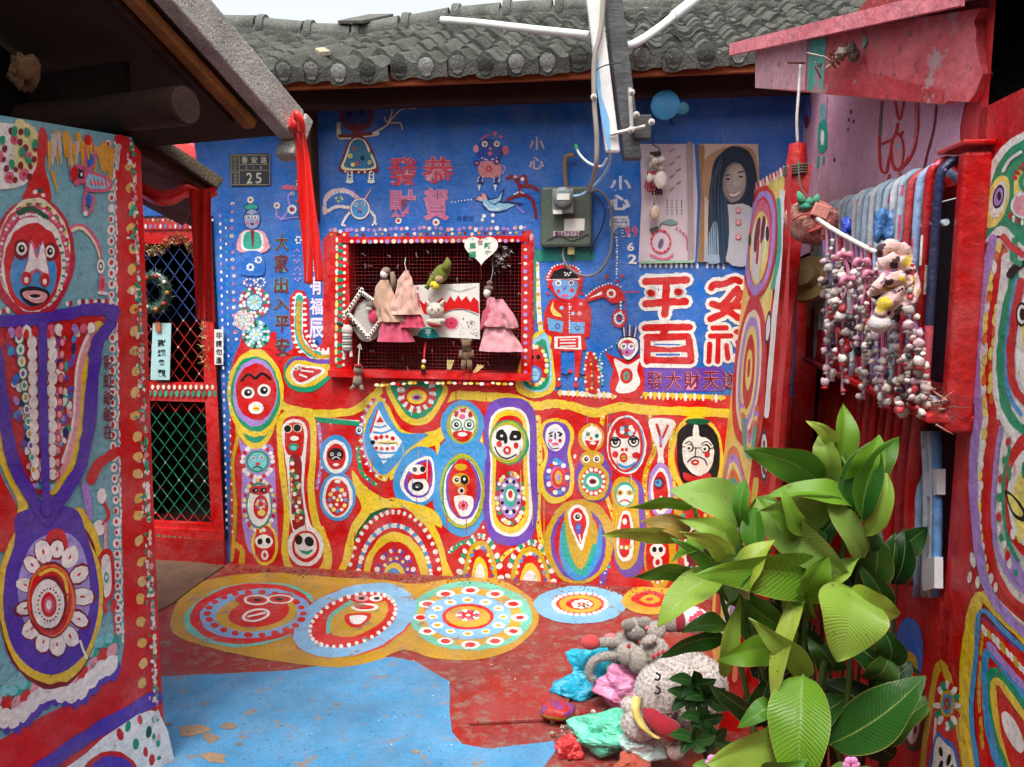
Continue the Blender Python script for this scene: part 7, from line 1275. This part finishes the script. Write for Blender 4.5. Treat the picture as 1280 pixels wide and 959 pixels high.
# strings of shells and bells
def strand(x0, y0, Y, ytip, seed, lb, dx=0):
    r2 = random.Random(seed); t = thing('shell_string', lb, 'shell string', at(x0, y0, Y), 'strings of shells hung on the barred window'); m = MB(r2.choice([(206, 110, 150), (214, 150, 176), (190, 40, 60), (160, 120, 190)]))
    top = at(x0, y0, Y); m.tube(catmull([top, at(x0 + dx * .5 + r2.uniform(-2, 2), (y0 + ytip) / 2, Y), at(x0 + dx, ytip, Y)], False, 3), .005, 5); m.build('cord', 'cloth', t)
    y = y0 + r2.uniform(14, 46)
    while y < ytip:
        f = (y - y0) / (ytip - y0); c0_ = at(x0 + dx * f + r2.uniform(-6, 6), y, Y - .012 - r2.random() * .02); s_ = r2.uniform(.006, .0135); c_ = r2.choice([(214, 204, 198), (186, 176, 172), (230, 222, 214), (170, 160, 156), (206, 190, 186), (222, 200, 196), (60, 56, 58), (196, 60, 70), (214, 180, 188), (190, 172, 160), (226, 214, 206)])
        m = MB(c_); m.blob(c0_, (s_, s_ * .8, s_ * r2.uniform(.75, 1.25)), Matrix.Rotation(r2.random() * 3, 3, 'Y') @ Matrix.Rotation(r2.random(), 3, 'X'), None, 10, 7, .55, seed + y)
        if r2.random() < .35: m.lathe(c0_ - Vector((0, 0, s_ * .6)), [(s_ * .3, 0), (s_ * .95, -s_ * .7), (s_ * .8, -s_ * .72)], (0, 0, 1), 9, r2.choice([(190, 180, 170), (150, 140, 138), (196, 40, 50)]), cap=False)
        m.build(r2.choice(['shell', 'bell']), 'ceramic', t, smooth=True); y += r2.uniform(7, 15)
strs = [(1034, 282, 2.28, 478, 0), (1046, 288, 2.22, 462, 6), (1057, 296, 2.18, 490, -4), (1066, 300, 2.14, 470, 5), (1077, 304, 2.1, 500, 3), (1088, 308, 2.06, 486, -4), (1096, 314, 2.03, 510, 8), (1108, 330, 1.98, 505, 0), (1118, 330, 1.95, 520, 10), (1030, 300, 2.3, 466, 8), (1140, 330, 1.88, 500, 0), (1150, 410, 1.86, 516, 4), (1128, 402, 1.9, 512, 2), (1134, 396, 1.89, 500, 8), (1104, 410, 1.95, 498, -3), (1144, 400, 1.87, 520, 6), (1040, 286, 2.25, 430, 2), (1052, 292, 2.2, 450, -5), (1072, 302, 2.12, 440, 4), (1084, 306, 2.08, 452, 0)]
for k, (x, y, Y, yt, dx) in enumerate(strs): strand(x, y, Y, yt, 100 + k * 7, 'string of grey white shells and bells hanging over the barred window', dx)
for kk_, (x, y, Y) in enumerate(((1056, 322, 2.15), (1078, 330, 2.07), (1062, 352, 2.12), (1090, 345, 2.02))):
    bw_ = MB((206, 124, 152))
    for s_ in (-1, 1): bw_.tube(catmull([at(x, y, Y), at(x + 6 * s_, y - 5, Y - .01), at(x + 10 * s_, y + 2, Y - .01), at(x + 2 * s_, y + 3, Y)], False, 4), [.003, .008, .007, .003], 6)
    bw_.tube(catmull([at(x, y, Y), at(x + 5, y + 25, Y), at(x - 2, y + 52, Y)], False, 4), [.004, .005, .003], 5)
    tag(bw_.build('pink_bow', 'satin', None, smooth=True), 'pink ribbon bow knotted on the cords under the white stick', 'bow', 'pink bows on the grille')
# spotted scarf knotted on the bars
m = MB((226, 192, 186)); r2 = random.Random(5); sc = thing('spotted_scarf', 'crumpled pale pink scarf with brown and yellow spots knotted on the bars', 'scarf', at(1108, 400, 1.9))
rolls = [[(1096, 322), (1110, 312), (1128, 318), (1136, 332)], [(1096, 336), (1112, 328), (1130, 334), (1138, 346)], [(1090, 366), (1106, 352), (1126, 352), (1140, 360)], [(1084, 372), (1100, 366), (1118, 362), (1132, 372)], [(1094, 384), (1110, 374), (1126, 372), (1142, 378)], [(1098, 400), (1104, 384), (1116, 372), (1128, 356)], [(1106, 398), (1116, 386), (1128, 378), (1140, 384)], [(1128, 392), (1136, 378), (1140, 360), (1134, 340)]]
for k, rr_ in enumerate(rolls):
    m = MB((226, 192, 186)); Y = 1.9 - .012 * (k % 3); pts = catmull([at(x, y, Y - .008 * math.sin(j * 2)) for j, (x, y) in enumerate(rr_)], False, 14); m.tube(pts, [.008, .014, .017, .018, .016, .008], 28)
    for q in range(len(m.f)):
        c0_ = sum((m.v[i] for i in m.f[q]), Vector()) / len(m.f[q]); nz_ = noise.noise(c0_ * 38)
        if nz_ > .28: m.c[q] = col((70, 44, 46))
        elif nz_ < -.34: m.c[q] = col((214, 186, 60))
        elif noise.noise(c0_ * 30 + Vector((9, 9, 9))) > .3: m.c[q] = col((160, 110, 140))
    m.v = [v + Vector((0, -.4, 1)) * .008 * (1 - 2 * abs(noise.noise(v * 30 + Vector((k, 0, 0))))) for v in m.v]; m.build('fold', 'cloth', sc, smooth=True)
MB((216, 206, 204)).blob(at(1099, 404, 1.88), (.026, .024, .024), None, None, 12, 8, .2).build('ball', 'cloth', sc, smooth=True)
# blue rag inside the bars
m = MB((64, 116, 176)); rows = [[at(1092 + k * 5, 262 + j * 10 + 3 * math.sin(k * 2), 2.06 + .012 * math.sin(k * 1.7 + j)) for k in range(6)] for j in range(5)]; m.grid(rows); tag(m.build('blue_rag', 'film', None, smooth=True, solid=.002), 'crumpled blue plastic rag stuck behind the upper grille bars', 'rag')
m = MB((40, 70, 190)); rows = [[at(1052 + k * 3, 272 + j * 7 + 2 * math.sin(k * 2), 2.33 + .01 * math.sin(k + j)) for k in range(5)] for j in range(4)]; m.grid(rows); tag(m.build('dark_blue_rag', 'film', None, smooth=True, solid=.002), 'small dark blue cloth scrap at the far end of the grille', 'rag')
# peach cushion on the red post
pc = thing('peach_pouch', 'dusty pink stuffed peach with green felt leaves tied to the red post', 'stuffed toy', at(1016, 304, 2.45))
m = MB((206, 108, 100)); m.blob(at(1016, 278, 2.48), (.082, .06, .066), Matrix.Rotation(.25, 3, 'Y'), None, 24, 16, .16, 8)
for q in range(len(m.f)):
    if m.v[m.f[q][0]].x < at(1000, 280, 2.48).x + .02 * noise.noise(m.v[m.f[q][0]] * 20): m.c[q] = col((222, 160, 144))
fuzz(m, 5000, .005, .001, 5).build('body', 'plush', pc, smooth=True)
MB((216, 140, 128)).box(at(1026, 264, 2.42), (.05, .012, .04), Matrix.Rotation(.35, 3, 'Y')).build('patch', 'cloth', pc, bevel=.004)
m = MB((176, 70, 70)); m.tube(catmull([at(990, 276, 2.44), at(1005, 268, 2.42), at(1020, 270, 2.42)], False, 4), .003, 5); m.tube(catmull([at(1012, 290, 2.43), at(1022, 286, 2.42), at(1030, 280, 2.43)], False, 4), .004, 5); m.build('seam', 'cloth', pc)
for (a, b) in (((1004, 256), (998, 240)), ((1010, 257), (1012, 248)), ((1018, 255), (1022, 244)), ((1000, 258), (1016, 258))):
    m = MB((70, 150, 118)); m.tube([at(*a, 2.44), at((a[0] + b[0]) / 2, (a[1] + b[1]) / 2, 2.43), at(*b, 2.44)], [.011, .012, .005], 8); m.build('felt_leaf', 'cloth', pc, smooth=True)
m = MB((60, 90, 76)); m.tube(catmull([at(1010, 248, 2.46), at(1000, 230, 2.5), at(998, 200, 2.56)], False, 4), .0025, 4); m.build('string', 'cloth', pc)
# cord from the bargeboard to the post
m = MB((226, 220, 214)); m.tube(catmull([at(1001, 80, 2.6), at(998, 120, 2.6), at(996, 150, 2.6), at(997, 180, 2.61)], False, 4), .0045, 6); m.tube([at(984, 78, 2.6), at(1006, 79, 2.58)], .004, 5, (90, 50, 40)); tag(m.build('dangling_rope', 'cloth', None, smooth=True), 'pale cord hanging from a nail on the bargeboard to the red post', 'cord')
m = MB((150, 110, 90))
for k in range(26):
    x = 1040 + rnd.gauss(0, 16); y = 68 + (1060 - x) * .35 + rnd.gauss(0, 3); c0_ = at(x, y, 2.42 + (1040 - x) * .004); m.tube([c0_, c0_ + Vector((rnd.gauss(0, .03), rnd.gauss(-.01, .01), rnd.gauss(0, .02)))], .0025, 4, rnd.choice([(90, 60, 50), (200, 180, 170), (140, 60, 50)]))
for x, y in ((1064, 62), (1052, 68), (1068, 70)): m.blob(at(x, y, 2.34), (.016, .014, .018), None, (110, 100, 90), 8, 6, .5, x)
tag(tag(m.build('dried_twigs', 'timber'), 'tangle of dried twigs and pods wired to the pink bargeboard', 'twigs'), kind='stuff')
# straw hat thing in the doorway
m = MB((190, 160, 110)); m.lathe(at(1012, 350, 2.95), [(.09, 0), (.085, .02), (.05, .03), (.045, .07), (0, .08)], (-.6, -.6, .3), 18); tag(m.build('straw_hat', 'cloth', None, angle=40), 'worn straw hat hanging in the dark doorway', 'hat')
# ================================================================ toys and bags heaped on the floor
def crumple(ctr, r, seed, c, seg=26, rings=18, amp=.32, sc_=2.3):
    """crumpled plastic: flat creased facets over a lumpy shape"""
    r5 = random.Random(seed); m = MB(c); m.blob(ctr, r, None, None, 84, 54); out = []
    def planes(n, lo, hi): return [(Vector((r5.gauss(0, 1), r5.gauss(0, 1), r5.gauss(0, 1))).normalized(), r5.uniform(lo, hi)) for _ in range(n)]
    PA, PB = planes(34, .72, 1.0), planes(120, .9, 1.04)
    for v in m.v:
        d = v - ctr; q = Vector((d.x / r[0], d.y / r[1], d.z / r[2])).normalized(); w_ = (q + .22 * Vector((noise.noise(q * 2 + Vector((seed, 5, 1))), noise.noise(q * 2 + Vector((2, seed, 7))), noise.noise(q * 2 + Vector((4, 9, seed)))))).normalized()
        k1 = min(h / max(.05, n.dot(w_)) for n, h in PA if n.dot(w_) > .05); k2 = min(h / max(.05, n.dot(q)) for n, h in PB if n.dot(q) > .05)
        k = min(k1, 1.35) * (.55 + .45 * min(k2, 1.3)) * (1 + amp * .9 * noise.noise(q * sc_ * .8 + Vector((seed, 0, 0)))) - .10 * abs(noise.noise(w_ * 5 + Vector((0, seed, 0))))
        p_ = ctr + d * k; p_.z = max(p_.z, .008); out.append(p_)
    m.v = out; return m
def gz(px, py): h = FL.hit(px, py); return h.y
b1 = thing('teal_bag', 'crumpled bright teal plastic bag lying on the red floor', 'plastic bag', FL.hit(730, 878))
m = crumple(at(744, 836, 2.98), (.145, .10, .115), 3, (30, 176, 206), 40, 26, .42, 2.0); m.build('bag', 'film', b1, angle=14)
m = crumple(at(718, 862, 2.92), (.10, .065, .055), 5, (24, 160, 194), 30, 20, .45); m.build('bag_end', 'film', b1, angle=14)
m = crumple(at(772, 838, 2.86), (.05, .05, .05), 8, (60, 190, 170), 24, 16, .5); m.build('bag_knot', 'film', b1, angle=14)
b2 = thing('pink_bag', 'translucent looking pink plastic bag full of scraps beside the teal bag', 'plastic bag', FL.hit(780, 895)); crumple(at(778, 856, 2.8), (.10, .08, .088), 11, (222, 140, 180), 40, 26, .38, 2.4).build('bag', 'film', b2, angle=14)
b3 = thing('green_bag', 'torn mint green plastic bag with printing spilling toys', 'plastic bag', FL.hit(770, 955)); crumple(at(765, 915, 2.52), (.14, .08, .075), 15, (96, 206, 170), 44, 28, .42, 2.0).build('bag', 'film', b3, angle=14)
crumple(at(800, 930, 2.45), (.09, .06, .05), 17, (204, 234, 228), 36, 24, .4).build('bag_flap', 'film', b3, angle=14); crumple(at(790, 958, 2.4), (.06, .05, .045), 19, (186, 90, 70), 24, 16, .3).build('contents', 'cloth', b3)
crumple(at(735, 955, 2.45), (.06, .05, .05), 33, (206, 60, 64), 30, 20, .4); b4 = thing('red_bag', 'small glossy red plastic bag at the edge of the heap', 'plastic bag', FL.hit(715, 945)); crumple(at(712, 936, 2.52), (.055, .05, .05), 21, (214, 60, 60), 30, 20, .4).build('bag', 'film', b4, angle=14)
# mice plush
def limb(m, pts, r, c=None, seg=10): m.tube(catmull([at(*q) for q in pts], False, 4), r, seg, c)
ms = thing('grey_mouse', 'long limbed grey plush mouse sprawled over the teal bag', 'plush toy', at(790, 840, 2.95))
m = MB((176, 168, 158)); m.blob(at(780, 808, 2.86), (.06, .045, .05), Matrix.Rotation(.3, 3, 'Y'), None, 16, 10); m.blob(at(795, 786, 2.84), (.046, .042, .04), None, None, 16, 10); limb(m, [(775, 802, 2.84), (758, 803, 2.83), (744, 804, 2.82)], [.022, .018, .016]); limb(m, [(782, 822, 2.84), (760, 820, 2.8), (742, 826, 2.78), (736, 842, 2.78), (742, 850, 2.78)], [.018, .016, .015, .014, .014]); fuzz(m, 5000, .007, .0012, 3).build('body', 'plush', ms, smooth=True)
m = MB((196, 70, 74)); m.blob(at(738, 803, 2.81), (.036, .028, .028), None, None, 12, 8); m.build('foot', 'cloth', ms, smooth=True)
for x, y in ((806, 778), (785, 781)): MB((160, 152, 144)).blob(at(x, y, 2.81), (.026, .012, .022), None, None, 12, 8).build('ear', 'plush', ms, smooth=True)
MB((206, 110, 120)).blob(at(809, 785, 2.80), .01, None, None, 8, 6).build('nose', 'cloth', ms, smooth=True); MB((196, 120, 124)).blob(at(763, 797, 2.85), (.026, .02, .016), None, None, 10, 7).build('patch', 'cloth', ms, smooth=True)
ms = thing('spotted_mouse', 'second grey plush mouse with red spotted paws lying face up', 'plush toy', at(810, 845, 2.8))
m = MB((190, 180, 170)); m.blob(at(785, 817, 2.76), (.042, .038, .042), None, None, 14, 9); m.blob(at(798, 825, 2.74), (.036, .034, .05), Matrix.Rotation(.2, 3, 'Y'), None, 14, 9); m.blob(at(818, 815, 2.76), (.055, .045, .06), Matrix.Rotation(-.5, 3, 'Y'), None, 14, 9); m.blob(at(812, 800, 2.72), (.03, .02, .016), Matrix.Rotation(-.4, 3, 'Y'), None, 12, 8); m.blob(at(820, 788, 2.8), (.035, .03, .035), None, None, 12, 8, .2); fuzz(m, 5000, .007, .0012, 3).build('body', 'plush', ms, smooth=True)
for x, y in ((786, 808), (817, 821), (823, 818), (829, 815)): MB((196, 40, 54)).blob(at(x, y, 2.70), (.008, .006, .009), None, None, 8, 6).build('spot', 'cloth', ms, smooth=True)
ms = thing('red_cheeked_toy', 'grey round plush head with dark red cap on the heap', 'plush toy', at(838, 800, 2.85))
m = MB((176, 160, 156)); m.blob(at(838, 776, 2.84), (.045, .045, .042), None, None, 16, 10); m.build('head', 'plush', ms, smooth=True); MB((150, 30, 44)).blob(at(848, 776, 2.83), (.026, .04, .042), None, None, 12, 9).build('cap', 'cloth', ms, smooth=True)
ms = thing('flowered_cushion', 'white cushion printed with red flowers behind the plush heap', 'cushion', at(868, 800, 2.9)); m = MB((226, 214, 214)); m.blob(at(868, 775, 2.9), (.055, .05, .05), None, None, 20, 14)
for q in range(len(m.f)):
    if noise.noise(m.v[m.f[q][0]] * 34) > .25: m.c[q] = col((206, 70, 96))
m.build('cushion', 'cloth', ms, smooth=True)
# big pale plush lying on its side
bp_ = thing('pale_plush', 'large pale terry plush animal lying on its side with closed eyes', 'plush toy', FL.hit(850, 950))
m = MB((228, 218, 212)); m.blob(at(858, 862, 2.52), (.135, .11, .125), None, None, 28, 20, .05); m.blob(at(822, 866, 2.44), (.072, .075, .092), Matrix.Rotation(.12, 3, 'Y'), None, 22, 16); m.blob(at(788, 882, 2.44), (.028, .028, .028), None, None, 12, 8); m.blob(at(800, 905, 2.42), (.06, .05, .055), Matrix.Rotation(.5, 3, 'Y'), None, 16, 11); limb(m, [(825, 905, 2.42), (838, 920, 2.4), (850, 935, 2.38)], [.035, .036, .032], None, 12); fuzz(m, 16000, .009, .0016, 4).build('body', 'plush', bp_, smooth=True)
for y in (845, 862):
    m = MB((30, 26, 28)); m.tube(catmull([at(820, y - 4, 2.353), at(825, y, 2.35), at(823, y + 5, 2.352), at(818, y + 4, 2.354)], False, 4), .0032, 6); m.build('eye', 'plastic', bp_)
m = MB((176, 36, 54)); limb(m, [(808, 884, 2.40), (820, 900, 2.37), (838, 912, 2.35), (852, 920, 2.36)], [.018, .03, .032, .014], None, 10); m.build('collar', 'cloth', bp_, smooth=True)
m = MB((226, 206, 110)); l = catmull([at(797, 870, 2.39), at(795, 890, 2.36), at(806, 912, 2.34), at(822, 922, 2.34)], False, 6); m.grid([[p_ + Vector((-.014, -.002 * math.sin(k * 2), .004)) for k, p_ in enumerate(l)], [p_ + Vector((0, -.008 + .004 * math.sin(k), 0)) for k, p_ in enumerate(l)], [p_ + Vector((.016, .004, -.006)) for p_ in l]]); m.build('ribbon', 'satin', bp_, smooth=True, solid=.003)
m = MB((196, 170, 160)); m.blob(at(845, 940, 2.36), (.03, .03, .026), None, None, 12, 8); m.build('paw', 'plush', bp_, smooth=True)
# painted stone and small litter
st = thing('painted_stone', 'flat stone painted red and purple with a yellow rim', 'stone', FL.hit(697, 900)); m = MB((190, 40, 34)); m.blob(at(697, 888, 2.72) , (.062, .05, .032), None, None, 20, 12, .18, 4)
for q in range(len(m.f)):
    v = m.v[m.f[q][0]]; c0_ = at(697, 888, 2.72)
    if abs(v.z - c0_.z) < .010 and v.z < c0_.z + .004: m.c[q] = col((190, 150, 40))
    elif noise.noise(v * 26) > .12 and v.z > c0_.z + .008: m.c[q] = col((140, 60, 120))
m.build('stone', 'gloss_paint', st, smooth=True)
m = MB()
for k in range(110):
    h_ = FL.hit(rnd.uniform(690, 790), rnd.uniform(885, 935)); s_ = rnd.uniform(.004, .012); m.blob(h_ + Vector((0, 0, s_ * .5)), (s_, s_, s_ * .7), None, rnd.choice([(120, 96, 70), (196, 180, 160), (150, 50, 40), (210, 200, 196), (80, 66, 50)]), 6, 4, .4, k)
tag(tag(m.build('litter', 'concrete'), 'scatter of gravel and scraps around the painted stone', 'litter'), kind='stuff')
# ================================================================ broad-leaved plant
YB = 1.92
plant = thing('ginger_plant', 'tall broad leaved ginger plant with glossy green leaves by the red wall', 'plant', at(1000, 1140, YB))
def leaf(b, t, w, c, bend=10, roll=25, droop=0, fold=.22, wav=.05, par=None, YBase=YB, seed=0, dep=0):
    B0 = at(b[0], b[1], b[2]); T0 = at(t[0], t[1], t[2]); A = T0 - B0; view = ((B0 + T0) / 2 - EYE).normalized(); side = A.cross(view).normalized(); nrm_ = side.cross(A).normalized()
    if nrm_.dot(view) > 0: nrm_ = -nrm_
    s_px = ((b[2] + t[2]) / 2) / FPX; W = w * 1.02 * s_px / 2 / max(.3, math.cos(R_(roll))); L = A.length
    sd_ = side * math.cos(R_(roll)) + nrm_ * math.sin(R_(roll)); nn = nrm_ * math.cos(R_(roll)) - side * math.sin(R_(roll))
    m = MB(c); NL, NW = 20, 10; rows = []; i0 = len(m.v)
    for k in range(NL + 1):
        s_ = k / NL; c0_ = B0 + A * s_ + side * (-bend * s_px * 4 * s_ * (1 - s_)) + nrm_ * (dep * 4 * s_ * (1 - s_)) + Vector((0, 0, -1)) * droop * s_ * s_ * L
        prof = s_ ** .55 * (1 - s_) ** .85 / .391
        prof = max(prof, .012)
        for q in range(-NW // 2, NW // 2 + 1):
            x = q / (NW / 2); ww = W * prof; p_ = c0_ + sd_ * (x * ww) + nn * (abs(x) * ww * fold + wav * W * math.sin(s_ * 11 + seed + (1.7 if x > 0 else 0)) * x * x)
            m.v.append(p_); m.uv[len(m.v) - 1] = (x, s_)
    n = NW + 1
    for k in range(NL):
        for q in range(NW): m.face([k * n + q, k * n + q + 1, (k + 1) * n + q + 1, (k + 1) * n + q])
    o = m.build('leaf', 'leaf', par or plant, smooth=True); return B0
G1, G2, G3, G4, G5, G6 = (108, 156, 42), (76, 130, 36), (44, 94, 30), (144, 180, 70), (162, 184, 68), (134, 172, 78)
LV = [((1026, 606, 1.95), (930, 553, 1.9), 46, G2, 12, 20), ((926, 654, 1.98), (836, 598, 1.95), 50, G6, 14, 25), ((926, 662, 1.97), (934, 584, 1.98), 30, G2, -4, 45), ((944, 634, 1.94), (949, 708, 1.9), 28, G2, 3, 35), ((866, 634, 2.0), (783, 625, 2.0), 15, G1, 5, 55), ((862, 670, 2.02), (800, 638, 2.02), 26, (156, 128, 60), 5, 30), ((850, 676, 2.0), (753, 661, 1.98), 20, G5, 8, 45), ((916, 676, 1.96), (840, 692, 1.94), 24, G1, 10, 45), ((864, 722, 1.98), (790, 706, 1.96), 24, G2, 6, 45), ((902, 720, 1.94), (822, 776, 1.88), 42, G4, 12, 25),
 ((1052, 742, 1.92), (870, 690, 1.84), 62, G1, 12, 20), ((946, 622, 1.95), (1066, 694, 1.86), 50, G6, 12, 25), ((1060, 640, 1.9), (946, 628, 1.84), 24, G6, 16, 45), ((1066, 632, 1.9), (960, 604, 1.88), 26, G1, 10, 50), ((1046, 604, 1.93), (1032, 516, 1.95), 30, G4, -4, 35), ((1048, 600, 1.94), (1054, 495, 1.96), 30, G1, 5, 40), ((1040, 560, 1.93), (1008, 518, 1.93), 20, G5, 8, 30), ((1062, 606, 1.9), (1100, 526, 1.88), 36, G1, 6, 30), ((1068, 652, 1.88), (1098, 538, 1.88), 52, G3, -4, 20), ((1078, 650, 1.86), (1126, 528, 1.87), 36, G2, -12, 40),
 ((1066, 736, 1.84), (1048, 812, 1.76), 84, G4, -4, 20), ((1062, 738, 1.84), (1126, 762, 1.8), 46, G5, 14, 25), ((1066, 742, 1.84), (1094, 806, 1.78), 38, G1, 6, 35), ((1004, 844, 1.84), (1000, 975, 1.74), 76, G1, 2, 10), ((1038, 930, 1.86), (1157, 832, 1.78), 64, G3, 14, 22), ((1002, 744, 1.9), (966, 870, 1.82), 24, G5, 6, 30), ((906, 800, 2.0), (825, 806, 1.98), 24, G3, 6, 40), ((912, 786, 2.0), (852, 786, 1.98), 24, G2, 8, 45), ((968, 816, 1.94), (896, 815, 1.88), 40, G1, 6, 20), ((966, 888, 1.9), (922, 900, 1.86), 28, G2, 5, 30), ((990, 938, 1.84), (884, 946, 1.76), 50, G4, 14, 30), ((900, 800, 2.02), (838, 720, 2.02), 0, G2, 0, 0), ((1040, 840, 1.95), (1010, 780, 1.94), 36, G3, 6, 30), ((985, 700, 1.98), (1030, 650, 2.0), 34, G3, 6, 30), ((1000, 900, 1.92), (1060, 860, 1.9), 40, G3, 6, 30), ((1000, 660, 2.02), (985, 590, 2.04), 30, G3, 6, 30), ((930, 760, 2.02), (900, 700, 2.04), 36, G3, 6, 30), ((960, 960, 1.8), (1010, 940, 1.72), 30, G2, 6, 30), ((1090, 900, 1.86), (1130, 840, 1.9), 30, G3, 6, 30), ((925, 745, 2.0), (1000, 790, 1.98), 40, G2, 8, 30)]
canes = [[(1010, 1140, 1.92), (1020, 900, 1.92), (1050, 720, 1.9), (1062, 600, 1.91), (1048, 545, 1.94)], [(985, 1140, 1.94), (965, 900, 1.95), (930, 740, 1.97), (925, 650, 1.98)], [(970, 1140, 1.96), (940, 900, 1.98), (900, 740, 2.0), (868, 640, 2.0)], [(1030, 1140, 1.9), (1050, 950, 1.88), (1064, 820, 1.86), (1066, 738, 1.85)], [(1000, 1140, 1.93), (1000, 950, 1.9), (1004, 845, 1.85)], [(995, 1140, 1.95), (1000, 900, 1.96), (1010, 740, 1.96), (1026, 606, 1.95)]]
CP = []
for k, cn in enumerate(canes):
    pts = catmull([at(*q) for q in cn], False, 6); CP += [(p_, q) for q, p_ in enumerate(pts)]; m = MB((66, 96, 36)); m.tube(pts, [.011, .009, .007, .005, .003], 8); m.build('stem', 'plastic', plant, smooth=True)
for k, (b, t_, w_, c_, bend, roll) in enumerate(LV):
    if w_ == 0: continue
    B0 = leaf(b, t_, w_, c_, bend * (1 if k % 3 else .7), roll * (1 if k % 2 else -1), droop=.08 + .06 * (k % 3), fold=.16 + .05 * (k % 4), wav=.10, seed=k * 1.3, dep=.025 + .01 * (k % 3))
    near = min((p_ for p_, q in CP if p_.z < B0.z - .03), key=lambda p_: (p_ - B0).length + .3 * abs(p_.z - B0.z + .12), default=None)
    if near is not None and (near - B0).length > .02:
        m = MB((104, 140, 52)); mid = (near + B0) / 2 - Vector((0, 0, .0)) + (B0 - near).orthogonal().normalized() * .006; m.tube(catmull([near, mid, B0], False, 4), [.006, .005, .004], 6); m.build('leaf_stalk', 'plastic', plant, smooth=True)
r3 = random.Random(11)
for k in range(18):
    x, y = r3.uniform(905, 1085), r3.uniform(640, 880); Y = r3.uniform(1.86, 1.96) - (.03 if x > 1060 else 0); a = r3.uniform(-2.5, -.65); l_ = r3.uniform(70, 125)
    leaf((x, y, Y), (x + l_ * math.cos(a), y + l_ * math.sin(a), Y - .03), r3.uniform(22, 36), r3.choice([G1, G4, G6, G2, G5]), r3.uniform(-12, 14), r3.uniform(-45, 45), .16, .24, .12, None, seed=k, dep=.035)
for k in range(34):  # added back leaves, darker greens standing for the shade behind the plant
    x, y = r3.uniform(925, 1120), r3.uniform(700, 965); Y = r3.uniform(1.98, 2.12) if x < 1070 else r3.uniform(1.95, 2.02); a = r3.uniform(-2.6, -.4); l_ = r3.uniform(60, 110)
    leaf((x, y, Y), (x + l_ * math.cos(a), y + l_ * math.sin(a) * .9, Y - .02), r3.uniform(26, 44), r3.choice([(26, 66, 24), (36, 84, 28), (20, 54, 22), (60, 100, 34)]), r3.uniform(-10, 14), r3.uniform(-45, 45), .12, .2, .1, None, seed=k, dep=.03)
for k in range(22):
    x = r3.uniform(930, 1110); MB(r3.choice([(40, 62, 26), (58, 70, 32), (88, 64, 40)])).tube([at(x, 1010, 2.05), at(x + r3.uniform(-25, 25), r3.uniform(700, 850), 2.05)], [.007, .004], 6).build('stem', 'plastic', plant)
for (a, b) in (((1000, 660, 2.0), (1012, 575, 2.0)), ((1018, 640, 1.98), (1030, 590, 1.98)), ((985, 760, 1.97), (990, 690, 1.96))): MB((196, 168, 120)).tube([at(*a), at(*b)], [.006, .004], 6).build('dry_stalk', 'timber', plant)
m = MB((96, 76, 60)); m.lathe((plant.location.x, plant.location.y, 0), [(.13, 0), (.17, .02), (.19, .22), (.2, .24), (.17, .235), (.16, .2), (0, .19)], (0, 0, 1), 20); pot = tag(m.build('plant_pot', 'concrete', None, angle=40), 'round earthenware pot holding the ginger plant', 'pot')
# small dark glossy shrub and periwinkles
sh = thing('dark_shrub', 'small dark glossy leaved shrub in front of the pale plush', 'plant', at(880, 1000, 2.15))
tops = [((868, 855), 2.2), ((884, 872), 2.18), ((878, 900), 2.14), ((890, 925), 2.12), ((862, 875), 2.2), ((868, 925), 2.1)]
for (x, y), Y in tops:
    m = MB((60, 90, 40)); m.tube(catmull([at(884, 1010, 2.14), at(882, 950, 2.14), at(x, y, Y)], False, 4), .004, 5); m.build('stem', 'plastic', sh)
    for q in range(5):
        a = q * 1.257 + x; l_ = 24 + (q % 3) * 5; leaf((x, y, Y), (x + l_ * math.cos(a), y + l_ * .75 * math.sin(a) - 2, Y - .03), 15, (30, 72, 34) if q % 2 else (48, 100, 44), 3, 20, .1, .2, .04, sh, seed=q)
for nm_, fx, fy, Y, lb in (('periwinkle', 892, 952, 1.9, 'single pink periwinkle flower in front of the dark shrub'), ('periwinkle', 1064, 955, 1.75, 'pink periwinkle blossom with bud and pale green leaves under the ginger')):
    t = thing(nm_, lb, 'flower', at(fx, fy + 60, Y)); m = MB((80, 120, 50)); m.tube([at(fx, fy + 70, Y), at(fx, fy + 4, Y)], .003, 5); m.build('stem', 'plastic', t)
    for q in range(5):
        a = q * 1.257 + .3; m = MB((226, 150, 206)); m.blob(at(fx + 6 * math.cos(a), fy + 5 * math.sin(a), Y - .004), (.011, .004, .009), Matrix.Rotation(-a, 3, 'Y'), None, 10, 6); m.build('petal', 'satin', t, smooth=True)
    MB((190, 40, 120)).blob(at(fx, fy, Y - .009), .003, None, None, 6, 5).build('eye', 'satin', t)
    for q in range(3): leaf((fx, fy + 12, Y), (fx + (-26, 24, 4)[q], fy + (2, 0, 22)[q], Y - .02), 15, (110, 160, 70), 3, 20, .1, .2, .04, t, seed=q)
